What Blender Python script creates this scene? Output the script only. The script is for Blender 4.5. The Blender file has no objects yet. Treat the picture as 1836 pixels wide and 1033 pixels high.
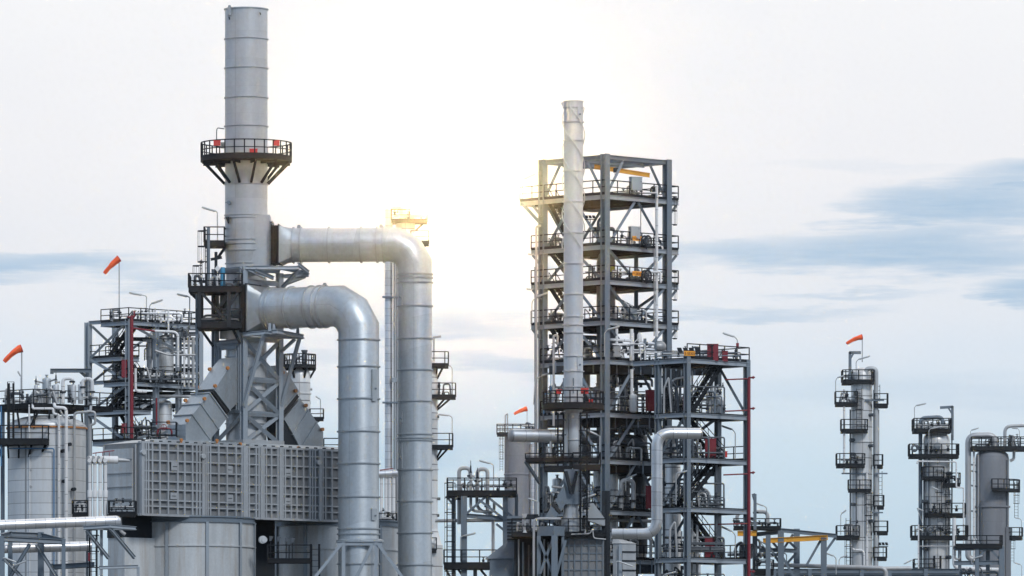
import bpy, math, random
from mathutils import Vector, Matrix
# ------------------------------------------------------------------ camera geometry used to lay the plant out
F = 12000.0; HOR = 1400.0; CX = 918.0; CZ = 1.7      # focal length and horizon in photo pixels, eye height
R = math.radians
V = Vector
UP = V((0, 0, 1))
SC = bpy.context.scene
COL = SC.collection
ORI = {}

class Fr:
    """A drawing frame at distance Y: lengths are in photo pixels at that distance, heights are photo rows."""
    def __init__(s, Y, px0=CX, yaw=0.0):
        s.Y = Y; s.u = Y / F; s.px0 = px0; s.x0 = (px0 - CX) * s.u
        s.c = math.cos(R(yaw)); s.s = math.sin(R(yaw))
    def p(s, a, b, py):
        return V((s.x0 + (a * s.c - b * s.s) * s.u, s.Y + (a * s.s + b * s.c) * s.u, CZ + (HOR - py) * s.u))
    def q(s, px, py, d=0.0):
        return s.p(px - s.px0, d, py)
    @property
    def g(s):
        return HOR + CZ / s.u
    def a_at(s, px, b=0.0):
        k = (px - CX) / F
        X0 = s.x0 - b * s.s * s.u; Y0 = s.Y + b * s.c * s.u
        return (k * Y0 - X0) / (s.u * (s.c - k * s.s))
    def at(s, px0, d=0.0, yaw=0.0):
        return Fr(s.Y + d * s.u, px0, yaw)

def axes(d, up=UP):
    d = d.normalized()
    if abs(d.dot(up)) > 0.98:
        up = V((0, 1, 0)) if abs(d.y) < 0.9 else V((1, 0, 0))
    n = d.cross(up).normalized()
    return d, n, n.cross(d).normalized()

class MB:
    def __init__(s):
        s.v = []; s.f = []; s.uv = []
    def face(s, idx, uv=None):
        s.f.append(idx); s.uv.append(uv)
    def add(s, pts):
        k = len(s.v); s.v.extend([tuple(p) for p in pts]); return k
    def loft(s, rings, closed=True, caps=True, us=None, vs=None):
        n = len(rings[0]); ks = [s.add(r) for r in rings]
        m = n if closed else n - 1
        for i in range(len(rings) - 1):
            u0, u1 = (us[i], us[i + 1]) if us else (0, 0)
            for j in range(m):
                j2 = (j + 1) % n
                v0, v1 = (vs[j], vs[j + 1]) if vs else (j / n, (j + 1) / n)
                s.face((ks[i] + j, ks[i] + j2, ks[i + 1] + j2, ks[i + 1] + j), ((u0, v0), (u0, v1), (u1, v1), (u1, v0)))
        if caps and closed:
            s.face(tuple(ks[0] + j for j in reversed(range(n))))
            s.face(tuple(ks[-1] + j for j in range(n)))
        return s
    def prism(s, pts, vec):
        pts = [V(p) for p in pts]
        return s.loft([pts, [p + vec for p in pts]])
    def bar(s, p0, p1, w, h=None, up=UP):
        h = h or w
        d, n, b = axes(p1 - p0, up)
        o = [n * (w / 2) + b * (h / 2), -n * (w / 2) + b * (h / 2), -n * (w / 2) - b * (h / 2), n * (w / 2) - b * (h / 2)]
        L = (p1 - p0).length
        return s.loft([[p0 + q for q in o], [p1 + q for q in o]], us=[0, L])
    def hbeam(s, p0, p1, w, h, t=None, up=UP):
        """I section: flanges of width w, overall depth h along the up direction."""
        t = t or max(0.02, h * 0.09)
        d, n, b = axes(p1 - p0, up)
        W, H = w / 2, h / 2; tw = t * 0.4
        pr = [(-W, H), (W, H), (W, H - t), (tw, H - t), (tw, -H + t), (W, -H + t), (W, -H), (-W, -H), (-W, -H + t), (-tw, -H + t), (-tw, H - t), (-W, H - t)]
        L = (p1 - p0).length
        return s.loft([[p0 + n * x + b * y for x, y in pr], [p1 + n * x + b * y for x, y in pr]], us=[0, L])
    def obox(s, c, ex, ey, ez):
        """box from a corner and three edge vectors"""
        return s.prism([c, c + ex, c + ex + ey, c + ey], ez)
    def tube(s, pts, r, seg=8, caps=True, closed=False):
        pts = [V(p) for p in pts]; n = len(pts)
        rs = r if isinstance(r, (list, tuple)) else [r] * n
        d0 = (pts[1] - pts[0]).normalized()
        _, N, B = axes(d0)
        rings = []; us = []; L = 0.0; din = d0
        for i in range(n):
            dn = (pts[(i + 1) % n] - pts[i]).normalized() if (i < n - 1 or closed) else din
            if i == 0: dp = dn if not closed else (pts[0] - pts[-1]).normalized()
            else: dp = (pts[i] - pts[i - 1]).normalized(); L += (pts[i] - pts[i - 1]).length
            t = (dp + dn)
            t = t.normalized() if t.length > 1e-6 else dn
            if i > 0:                                    # carry the frame over to the incoming direction
                q = din.rotation_difference(dp); N = q @ N; B = q @ B; din = dp
            ring = []
            for j in range(seg):
                a = 2 * math.pi * j / seg
                o = (N * math.cos(a) + B * math.sin(a)) * rs[i]
                den = dp.dot(t)
                if den > 0.3: o = o - dp * (o.dot(t) / den)
                ring.append(pts[i] + o)
            rings.append(ring); us.append(L)
        if closed:
            rings.append(rings[0]); us.append(L + (pts[0] - pts[-1]).length)
        return s.loft(rings, caps=caps and not closed, us=us)
    def lathe(s, c, prof, seg=32, a0=0.0, a1=360.0, caps=False):
        """c: world axis point (its z is ignored), prof: list of (radius m, world z)"""
        full = abs(a1 - a0) >= 359.9
        m = seg if full else seg + 1
        rings = []; us = []; L = 0
        for i, (r, z) in enumerate(prof):
            if i: L += math.hypot(r - prof[i - 1][0], z - prof[i - 1][1])
            us.append(L)
            rings.append([V((c.x + r * math.cos(R(a0 + (a1 - a0) * j / seg)), c.y + r * math.sin(R(a0 + (a1 - a0) * j / seg)), z)) for j in range(m)])
        vs = [j / seg for j in range(seg + 1)]
        return s.loft(rings, closed=full, caps=caps, us=us, vs=vs)
    def ball(s, c, r, seg=10, rings=6, sq=1.0):
        return s.lathe(c, [(max(1e-4, r * math.cos(a)), c.z + r * sq * math.sin(a)) for a in [-math.pi / 2 + math.pi * i / rings for i in range(rings + 1)]], seg)
    def disc(s, c, nrm, r, t, seg=16):
        nrm = nrm.normalized()
        return s.tube([c - nrm * t / 2, c + nrm * t / 2], r, seg)
    def torus(s, c, nrm, r, rt, seg=18, ts=6):
        _, n, b = axes(nrm)
        return s.tube([c + (n * math.cos(2 * math.pi * i / seg) + b * math.sin(2 * math.pi * i / seg)) * r for i in range(seg)], rt, ts, closed=True)
    # ---- link as ONE mesh object
    def build(s, name, mat, parent=None, label=None, smooth=30):
        me = bpy.data.meshes.new(name)
        o0 = ORI[parent.name] if parent is not None else None
        if o0 is None:
            xs = [p[0] for p in s.v]; ys = [p[1] for p in s.v]; zs = [p[2] for p in s.v]
            o0 = V(((min(xs) + max(xs)) / 2, (min(ys) + max(ys)) / 2, min(zs)))
        me.from_pydata([(p[0] - o0.x, p[1] - o0.y, p[2] - o0.z) for p in s.v], [], s.f)
        uvl = me.uv_layers.new(name='UVMap')
        fl = []
        for f, uv in zip(s.f, s.uv):
            if uv: 
                for q in uv: fl.extend(q)
            else: fl.extend([0.5, 0.5] * len(f))
        uvl.data.foreach_set('uv', fl)
        me.polygons.foreach_set('use_smooth', [True] * len(me.polygons))
        me.set_sharp_from_angle(angle=R(smooth))
        me.materials.append(mat)
        me.update()
        o = bpy.data.objects.new(name, me); COL.objects.link(o)
        if parent is not None: o.parent = parent
        else: o.location = o0
        ORI[o.name] = o0.copy()
        if label: o['label'] = label
        return o

def thing(name, label, cat, loc, group=None):
    o = bpy.data.objects.new(name, None); COL.objects.link(o)
    o.location = loc; ORI[o.name] = V(loc); o.empty_display_size = 0.5
    o['label'] = label; o['category'] = cat
    if group: o['group'] = group
    return o
def tag(o, label, cat, group=None):
    o['label'] = label; o['category'] = cat
    if group: o['group'] = group
    return o

def fillet(pts, rad, n=5):
    pts = [V(p) for p in pts]; out = [pts[0]]
    for i in range(1, len(pts) - 1):
        a, b, c = pts[i - 1], pts[i], pts[i + 1]
        d1 = (a - b); d2 = (c - b)
        r = min(rad, d1.length * 0.48, d2.length * 0.48)
        d1.normalize(); d2.normalize()
        for k in range(n + 1):
            t = k / n
            out.append((b + d1 * r) * (1 - t) ** 2 + b * 2 * t * (1 - t) + (b + d2 * r) * t ** 2)
    out.append(pts[-1])
    return out

# ------------------------------------------------------------------ materials
def mat(name, col, rough=0.5, metal=0.0, var=0.10, nscale=0.5, streak=0.25, dirt=None, dirt_amt=0.0, period=0.0, seam=0.03, seamv=0, seam_dark=0.45,
        panel=0.0, bump=0.0, spec=0.5, speck=0.0):
    m = bpy.data.materials.new(name); m.use_nodes = True
    nt = m.node_tree; N = nt.nodes; L = nt.links
    bs = N['Principled BSDF']
    bs.inputs['Roughness'].default_value = rough; bs.inputs['Metallic'].default_value = metal
    bs.inputs['Specular IOR Level'].default_value = spec
    def node(t, **k):
        n = N.new(t)
        for a, b in k.items(): setattr(n, a, b)
        return n
    def math_(op, a, b=None, c=None):
        n = node('ShaderNodeMath', operation=op)
        for i, x in enumerate((a, b, c)):
            if x is None: continue
            if isinstance(x, (int, float)): n.inputs[i].default_value = x
            else: L.new(x, n.inputs[i])
        return n.outputs[0]
    tc = node('ShaderNodeTexCoord')
    mp = node('ShaderNodeMapping'); mp.inputs['Scale'].default_value = (1, 1, streak)
    L.new(tc.outputs['Object'], mp.inputs['Vector'])
    nz = node('ShaderNodeTexNoise'); nz.inputs['Scale'].default_value = nscale; nz.inputs['Detail'].default_value = 5; nz.inputs['Roughness'].default_value = 0.6
    L.new(mp.outputs[0], nz.inputs['Vector'])
    f = math_('MULTIPLY_ADD', nz.outputs['Fac'], 2 * var * 2, 1 - 2 * var)
    if speck:
        n3 = node('ShaderNodeTexNoise'); n3.inputs['Scale'].default_value = nscale * 9; n3.inputs['Detail'].default_value = 3
        L.new(tc.outputs['Object'], n3.inputs['Vector'])
        f = math_('MULTIPLY', f, math_('MULTIPLY_ADD', n3.outputs['Fac'], 2 * speck, 1 - speck))
    if period:
        uv = node('ShaderNodeUVMap'); sx = node('ShaderNodeSeparateXYZ'); L.new(uv.outputs[0], sx.inputs[0])
        q = math_('DIVIDE', sx.outputs[0], period)
        fr = math_('FRACT', q)
        msk = math_('LESS_THAN', fr, seam)
        if seamv:
            cell = math_('FLOOR', q)
            qv = math_('MULTIPLY_ADD', cell, 0.0, math_('MULTIPLY', sx.outputs[1], seamv))
            msk = math_('MAXIMUM', msk, math_('LESS_THAN', math_('FRACT', qv), 0.025))
        f = math_('MULTIPLY', f, math_('MULTIPLY_ADD', msk, seam_dark - 1, 1.0))
        if panel:
            wn = node('ShaderNodeTexWhiteNoise', noise_dimensions='2D')
            cb = node('ShaderNodeCombineXYZ'); L.new(math_('FLOOR', q), cb.inputs[0])
            if seamv: L.new(math_('FLOOR', math_('MULTIPLY', sx.outputs[1], seamv)), cb.inputs[1])
            L.new(cb.outputs[0], wn.inputs['Vector'])
            f = math_('MULTIPLY', f, math_('MULTIPLY_ADD', wn.outputs['Value'], 2 * panel, 1 - panel))
    vm = node('ShaderNodeVectorMath', operation='SCALE'); vm.inputs[0].default_value = col
    L.new(f, vm.inputs['Scale'])
    out = vm.outputs[0]
    if dirt:
        n2 = node('ShaderNodeTexNoise'); n2.inputs['Scale'].default_value = nscale * 1.7; n2.inputs['Detail'].default_value = 6; n2.inputs['Roughness'].default_value = 0.65
        mp2 = node('ShaderNodeMapping'); mp2.inputs['Scale'].default_value = (1, 1, streak * 0.6); mp2.inputs['Location'].default_value = (7, 3, 1)
        L.new(tc.outputs['Object'], mp2.inputs['Vector']); L.new(mp2.outputs[0], n2.inputs['Vector'])
        mr = node('ShaderNodeMapRange'); mr.inputs['From Min'].default_value = 0.52; mr.inputs['From Max'].default_value = 0.72; mr.inputs['To Max'].default_value = dirt_amt
        L.new(n2.outputs['Fac'], mr.inputs['Value'])
        mx = node('ShaderNodeMix', data_type='RGBA'); L.new(mr.outputs[0], mx.inputs[0]); L.new(out, mx.inputs[6]); mx.inputs[7].default_value = (*dirt, 1)
        out = mx.outputs[2]
    L.new(out, bs.inputs['Base Color'])
    r2 = math_('MULTIPLY_ADD', nz.outputs['Fac'], 0.25, rough - 0.12)
    L.new(r2, bs.inputs['Roughness'])
    if bump:
        bp = node('ShaderNodeBump'); bp.inputs['Strength'].default_value = bump; bp.inputs['Distance'].default_value = 0.05
        L.new(nz.outputs['Fac'], bp.inputs['Height']); L.new(bp.outputs[0], bs.inputs['Normal'])
    return m

M = {}
M['duct'] = mat('galvanised_duct_steel', (0.44, 0.48, 0.51), 0.42, 0.55, var=0.16, nscale=0.45, streak=0.22, dirt=(0.33, 0.30, 0.26), dirt_amt=0.55, bump=0.15, speck=0.14, period=2.3, seam=0.012, seamv=4, panel=0.09, seam_dark=0.86)
M['stack'] = mat('pale_stack_paint', (0.50, 0.52, 0.535), 0.42, 0.4, var=0.14, nscale=0.4, streak=0.18, dirt=(0.36, 0.33, 0.29), dirt_amt=0.45, bump=0.1, speck=0.10, period=2.2, seam=0.012, seamv=3, panel=0.06, seam_dark=0.86)
M['slim'] = mat('slim_stack_paint', (0.54, 0.565, 0.59), 0.42, 0.3, var=0.09, nscale=0.4, streak=0.12, dirt=(0.40, 0.36, 0.32), dirt_amt=0.35, speck=0.06)
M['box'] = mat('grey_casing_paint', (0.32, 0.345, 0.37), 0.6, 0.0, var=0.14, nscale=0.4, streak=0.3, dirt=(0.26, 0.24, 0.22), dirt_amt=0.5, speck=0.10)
M['panel'] = mat('recess_shaded_panel_paint', (0.185, 0.196, 0.208), 0.65, 0.0, var=0.2, nscale=0.35, streak=0.35, dirt=(0.19, 0.175, 0.16), dirt_amt=0.6, speck=0.12)  # casing grey darkened: the shade of the recesses is put into the colour
M['drum'] = mat('weathered_drum_steel', (0.50, 0.525, 0.54), 0.5, 0.15, var=0.24, nscale=0.7, streak=0.14, dirt=(0.36, 0.31, 0.26), dirt_amt=0.75, bump=0.1, speck=0.12)
M['clad'] = mat('vessel_cladding', (0.62, 0.64, 0.655), 0.42, 0.35, var=0.13, nscale=0.4, streak=0.18, dirt=(0.42, 0.37, 0.32), dirt_amt=0.4, period=0.89, seam=0.05, seamv=3, panel=0.06, speck=0.06)
M['clad2'] = mat('tower_cladding', (0.70, 0.705, 0.70), 0.38, 0.4, var=0.10, nscale=0.3, streak=0.25, dirt=(0.42, 0.36, 0.31), dirt_amt=0.5, period=1.7, seam=0.06, seamv=4, panel=0.12, speck=0.06, seam_dark=0.35)
M['alu'] = mat('bright_pipe_cladding', (0.74, 0.74, 0.75), 0.34, 0.75, var=0.07, nscale=0.5, streak=1.0, period=0.72, seam=0.05, panel=0.10, seam_dark=0.55)
M['alu2'] = mat('large_pipe_cladding', (0.62, 0.635, 0.655), 0.38, 0.8, var=0.08, nscale=0.5, streak=1.0, period=1.1, seam=0.035, panel=0.10, seam_dark=0.5)
M['white'] = mat('white_insulated_pipe', (0.70, 0.70, 0.70), 0.5, 0.0, var=0.08, nscale=0.8, streak=0.4, dirt=(0.48, 0.42, 0.36), dirt_amt=0.4, period=1.3, seam=0.04, panel=0.05)
M['pipe'] = mat('grey_pipe_paint', (0.42, 0.43, 0.44), 0.45, 0.3, var=0.12, nscale=0.8, streak=0.5, dirt=(0.30, 0.25, 0.20), dirt_amt=0.4)
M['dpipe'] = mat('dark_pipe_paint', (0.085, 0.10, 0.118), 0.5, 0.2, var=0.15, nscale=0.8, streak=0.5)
M['steel'] = mat('blue_grey_steel_paint', (0.14, 0.178, 0.218), 0.5, 0.0, var=0.12, nscale=0.6, streak=0.25, dirt=(0.20, 0.19, 0.18), dirt_amt=0.4, speck=0.08)
M['lsteel'] = mat('light_steel_paint', (0.285, 0.33, 0.375), 0.5, 0.0, var=0.10, nscale=0.6, streak=0.25, dirt=(0.30, 0.27, 0.25), dirt_amt=0.4, speck=0.08)
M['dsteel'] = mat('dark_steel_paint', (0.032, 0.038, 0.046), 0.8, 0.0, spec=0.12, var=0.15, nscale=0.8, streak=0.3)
M['rail'] = mat('black_handrail_paint', (0.018, 0.021, 0.026), 0.8, 0.0, spec=0.12, var=0.15, nscale=1.0, streak=0.5)
M['grate'] = mat('dark_deck_grating', (0.022, 0.024, 0.027), 0.8, 0.0, spec=0.12, var=0.15, nscale=1.0, streak=1.0)
M['red'] = mat('red_safety_paint', (0.21, 0.016, 0.028), 0.5, 0.0, var=0.12, nscale=0.9, streak=0.5, dirt=(0.18, 0.03, 0.03), dirt_amt=0.4)
M['signal'] = mat('bright_red_paint', (0.62, 0.04, 0.035), 0.5, 0.0, var=0.08, nscale=1.0, streak=1.0)
M['sock'] = mat('orange_windsock_cloth', (1.0, 0.13, 0.03), 0.8, 0.0, var=0.16, nscale=2.2, streak=1.0)
M['yellow'] = mat('yellow_crane_paint', (0.72, 0.36, 0.03), 0.5, 0.0, var=0.10, nscale=0.8, streak=1.0, dirt=(0.4, 0.22, 0.05), dirt_amt=0.35)
M['sign'] = mat('amber_sign_face', (0.85, 0.36, 0.03), 0.5, 0.0, var=0.05, nscale=1.0, streak=1.0)
M['ink'] = mat('sign_lettering', (0.10, 0.03, 0.01), 0.6, 0.0, var=0.02)
M['blue'] = mat('blue_pipe_paint', (0.05, 0.17, 0.34), 0.5, 0.0, var=0.10, nscale=1.0, streak=0.5)
M['rust'] = mat('rust_orange_lug', (0.46, 0.19, 0.06), 0.6, 0.0, var=0.2, nscale=3.0, streak=1.0)
M['black'] = mat('black_rubber_bellows', (0.02, 0.021, 0.023), 0.6, 0.0, var=0.2, nscale=2.0, streak=1.0)
M['lamp'] = mat('grey_lamp_housing', (0.42, 0.44, 0.45), 0.45, 0.2, var=0.06, nscale=2.0, streak=1.0)
M['tankgrey'] = mat('weathered_grey_tank', (0.215, 0.225, 0.245), 0.6, 0.05, var=0.14, nscale=0.25, streak=0.15, dirt=(0.13, 0.13, 0.15), dirt_amt=0.8, period=3.2, seam=0.012, seam_dark=0.8, speck=0.08)
M['ground'] = mat('dusty_concrete_ground', (0.11, 0.108, 0.10), 0.85, 0.0, var=0.15, nscale=0.05, streak=1.0, speck=0.15)
M['teal'] = mat('blue_barrel_plastic', (0.05, 0.25, 0.42), 0.4, 0.0, var=0.05)
M['yg'] = mat('yellow_green_cover', (0.55, 0.58, 0.10), 0.6, 0.0, var=0.08)

# ------------------------------------------------------------------ recurring pieces
def rail_mb(mb, pts, h, t=0.072, closed=False, spacing=1.45, toe=True, mids=1):
    """handrail along world points lying on the deck top"""
    pts = [V(p) for p in pts]
    seq = pts + [pts[0]] if closed else pts
    for a, b in zip(seq[:-1], seq[1:]):
        L = (b - a).length
        if L < 0.05: continue
        z = V((0, 0, h))
        mb.bar(a + z, b + z, t, t)
        for k in range(mids):
            zz = V((0, 0, h * (k + 1) / (mids + 1)))
            mb.bar(a + zz, b + zz, t * 0.85, t * 0.85)
        if toe: mb.bar(a + V((0, 0, 0.07)), b + V((0, 0, 0.07)), 0.02, 0.14)
        n = max(1, round(L / spacing))
        for k in range(n):
            q = a + (b - a) * (k / n)
            mb.bar(q, q + z, t * 1.15, t * 1.15)
    if not closed:
        mb.bar(seq[-1], seq[-1] + V((0, 0, h)), t * 1.15, t * 1.15)
    return mb

def ladder_mb(mb, p0, p1, w=0.5, cage=True, face=V((0, -1, 0)), c0=0.0):
    """ladder from p0 (foot) up to p1; the cage bulges towards `face`"""
    d, n, b = axes(p1 - p0)
    side = face.cross(UP).normalized() * (w / 2)
    for sg in (1, -1): mb.bar(p0 + side * sg, p1 + side * sg, 0.06, 0.06)
    L = (p1 - p0).length; k = 0.3
    while k < L:
        q = p0 + (p1 - p0) * (k / L); mb.bar(q - side, q + side, 0.035, 0.035); k += 0.42
    if cage:
        rad = 0.42; k = max(2.0, c0)
        ang = [R(-110 + 220 * i / 8) for i in range(9)]
        cen = face * 0.22
        off = [cen + face * (math.cos(a) * rad) + side.normalized() * (math.sin(a) * rad) for a in ang]
        ks = []
        while k < L + 0.01: ks.append(k); k += 1.15
        for k in ks:
            q = p0 + (p1 - p0) * (k / L)
            for i in range(8): mb.bar(q + off[i], q + off[i + 1], 0.035, 0.07)
        if len(ks) > 1:
            for i in (1, 3, 5, 7):
                mb.bar(p0 + (p1 - p0) * (ks[0] / L) + off[i], p0 + (p1 - p0) * (ks[-1] / L) + off[i], 0.03, 0.03)
    return mb

def ladder(parent, fr, px, y0, y1, d=0.0, face=V((0, -1, 0)), cage=True, m=None):
    return ladder_mb(MB(), fr.q(px, y0, d), fr.q(px, y1, d), 0.5, cage, face).build('ladder', m or M['rail'], parent)

def plat(parent, fr, x0, x1, y, d0, d1, rh=None, sides='flr', thick=None, brackets=(), m='grate', bd=0.0, cut=0.0):
    """rectangular walkway (x0..x1 photo columns, d0 near..d1 far): part `platform` with `railing` and `bracket` sub-parts"""
    u = fr.u; rh = rh or 1.1 / u; thick = thick or 0.3 / u
    c = min(cut, (x1 - x0) * 0.4)
    poly = [(x0, d1), (x0, d0 + c), (x0 + c, d0), (x1 - c, d0), (x1, d0 + c), (x1, d1)]
    if c == 0: poly = [(x0, d1), (x0, d0), (x1, d0), (x1, d1)]
    P = [fr.q(a, y, b) for a, b in poly]
    pt = MB().prism(P, V((0, 0, -thick * u))).build('platform', M[m], parent)
    path = list(P)
    if 'l' not in sides: path = path[1:]
    if 'r' not in sides: path = path[:-1]
    mb = MB(); rail_mb(mb, path, rh * u, t=max(.08, 1.6 * u), closed=('b' in sides))
    mb.build('railing', M['rail'], pt)
    for (bx0, bx1, by) in brackets:
        k = MB(); k.bar(fr.q(bx0, y + thick, (d0 + bd) / 2), fr.q(bx1, by, bd), 0.14, 0.14); k.build('bracket', M['rail'], pt)
    return pt

def arcplat(parent, fr, px, r0, r1, a0, a1, y, thick=None, rh=None, nb=0, yb=None, m='grate', seg=None, rb=None, inner=False):
    """ring-sector walkway round a vessel; angles in degrees, -90 faces the camera"""
    u = fr.u; thick = thick or 0.3 / u; rh = rh or 1.1 / u
    seg = seg or max(6, int(abs(a1 - a0) / 12))
    c = fr.q(px, y)
    full = abs(a1 - a0) >= 359
    z1 = c.z; z0 = c.z - thick * u
    prof = [(r0 * u, z0), (r1 * u, z0), (r1 * u, z1), (r0 * u, z1), (r0 * u, z0)]
    mb = MB(); mb.lathe(c, prof, seg, a0, a1)
    if not full:
        for a in (a0, a1):
            e = V((math.cos(R(a)), math.sin(R(a)), 0))
            k = mb.add([V((c.x, c.y, 0)) + e * r + V((0, 0, z)) for r, z in prof[:4]]); mb.face((k, k + 1, k + 2, k + 3))
    pt = mb.build('platform', M[m], parent)
    def at(r, a, z=z1): return V((c.x + r * u * math.cos(R(a)), c.y + r * u * math.sin(R(a)), z))
    path = [at(r1 - 1, a0 + (a1 - a0) * i / seg) for i in range(seg + (0 if full else 1))]
    if not full: path = [at(r0 + 1, a0)] + path + [at(r0 + 1, a1)]
    rb_ = MB(); rail_mb(rb_, path, rh * u, t=max(.08, 1.6 * u), closed=full); rb_.build('railing', M['rail'], pt)
    for i in range(nb):
        a = a0 + (a1 - a0) * (i + 0.5) / nb
        k = MB(); k.bar(at(r1 * 0.96, a, z0), at(rb or r0, a, fr.q(px, yb).z), 0.16, 0.16); k.bar(at(r1 * 0.98, a, z0 - 0.1), at(r0, a, z0 - 0.1), 0.12, 0.2)
        k.build('bracket', M['rail'], pt)
    return pt

def stair(parent, p0, p1, wvec, m='rail', hand=True):
    """flight from p0 (foot) to p1 (head); wvec: width vector"""
    mb = MB(); h = 0.36
    for o in (V((0, 0, 0)), wvec): mb.bar(p0 + o, p1 + o, 0.09, h)
    n = max(3, int(abs(p1.z - p0.z) / 0.25))
    run = (p1 - p0); run.z = 0
    e = run.normalized() * 0.24
    for i in range(1, n):
        q = p0 + (p1 - p0) * (i / n)
        mb.prism([q - e / 2, q + e / 2, q + e / 2 + wvec, q - e / 2 + wvec], V((0, 0, -0.05)))
    st = mb.build('staircase', M[m], parent)
    if hand:
        mb = MB()
        for o in (V((0, 0, 0)), wvec):
            for hh in (0.55, 1.05): mb.bar(p0 + o + V((0, 0, hh)), p1 + o + V((0, 0, hh)), 0.05, 0.05)
            for i in range(6):
                q = p0 + (p1 - p0) * (i / 5) + o; mb.bar(q, q + V((0, 0, 1.05)), 0.05, 0.05)
        mb.build('handrail', M['rail'], st)
    return st

def lamp(label, fr, base, top, h0, h1, d=0.0, w=5.0):
    """fluorescent platform lamp: thin pole that curves over into a long housing; all points photo (x, y)"""
    b = fr.q(*base, d); t = thing('platform_lamp', label, 'lamp', b, 'lamps along the walkways')
    T = fr.q(*top, d); H0 = fr.q(*h0, d); H1 = fr.q(*h1, d)
    pts = fillet([b, T, H0], 6 * fr.u, 5) if (T - H0).length > 0.05 else [b, T]
    MB().tube(pts, 0.042, 6).build('pole', M['lamp'], t)
    mb = MB(); d_, n, up = axes(H1 - H0)
    hw = w * fr.u / 2
    prof = [(-hw, 0.0), (-hw * 0.6, hw * 0.75), (hw * 0.6, hw * 0.75), (hw, 0.0), (hw * 0.8, -hw * 0.35), (-hw * 0.8, -hw * 0.35)]
    L = H1 - H0
    rings = [[H0 + L * k + n * (x * s) + up * (y * s) for x, y in prof] for k, s in ((0, 0.7), (0.06, 1), (0.94, 1), (1, 0.75))]
    mb.loft(rings).build('lamp_head', M['lamp'], t)
    g = MB(); g.loft([[H0 + L * k + n * (x * hw) + up * (-hw * 0.36 - y) for x, y in ((-.55, 0), (.55, 0), (.55, .03), (-.55, .03))] for k in (0.1, 0.9)])
    g.build('diffuser', M['white'], t)
    return t

def windsock(label, fr, px, ybase, ytop, tip, d=0.0, bend=0.35, r=6.5, sag=0.0):
    b = fr.q(px, ybase, d); t = thing('windsock', label, 'windsock', b, 'orange windsocks on poles')
    u = fr.u
    MB().tube([b, fr.q(px, ytop, d)], 0.05, 6).build('pole', M['pipe'], t)
    H = fr.q(px - 0.5, ytop - 4, d); T = fr.q(*tip, d - 4)
    Mi = (H + T) / 2 + V((-0.0, 0, sag * u))
    pts = []; rs = []
    for i in range(9):
        k = i / 8
        pts.append(H * (1 - k) ** 2 + Mi * 2 * k * (1 - k) + T * k * k)
        rs.append((r * (1 - k) + r * 0.52 * k) * u * (1 + 0.06 * math.sin(i * 2.1)))
    mb = MB().tube(pts, rs, 18, caps=False)
    cr = random.Random(int(px * 7)); ph = [cr.uniform(0, 6.28) for _ in range(3)]
    for i in range(9):                                   # creases and sag of the cloth
        c0 = pts[i]
        for j in range(18):
            a = 2 * math.pi * j / 18; k = i / 8
            f = 1 + (.05 + .13 * k) * math.sin(3 * a + ph[0] + 1.6 * k) + .06 * math.sin(5 * a + ph[1] - 4 * k) + .05 * math.sin(9 * k + ph[2] + 2 * a)
            q = V(mb.v[i * 18 + j]); q = c0 + (q - c0) * f
            mb.v[i * 18 + j] = tuple(q)
    mb.build('sock', M['sock'], t)
    mb = MB(); mb.torus(pts[0], pts[1] - pts[0], rs[0], 0.04, 16, 6); mb.build('hoop', M['signal'], t)
    return t

def pipe(label, pts, r, m='pipe', rad=None, name='pipe', cat='pipe', seg=10, group=None, flanges=()):
    """one pipe along world points, elbows rounded; flanges: list of (index of straight, fraction)"""
    P = fillet(pts, rad if rad is not None else r * 3.2, 6) if len(pts) > 2 else [V(p) for p in pts]
    mb = MB().tube(P, r, seg)
    for (i, k) in flanges:
        a, b = V(pts[i]), V(pts[i + 1]); c = a + (b - a) * k
        mb.disc(c, b - a, r * 1.7, r * 0.5, 14)
    o = mb.build(name, M[m] if isinstance(m, str) else m)
    return tag(o, label, cat, group)

def handwheel_mb(mb, c, nrm, r):
    mb.torus(c, nrm, r, r * 0.1, 16, 5)
    _, n, b = axes(nrm)
    for q in (n, b): mb.bar(c - q * r, c + q * r, r * 0.12, r * 0.12)
    mb.bar(c, c - nrm.normalized() * r * 1.2, r * 0.16, r * 0.16)
    return mb

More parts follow.
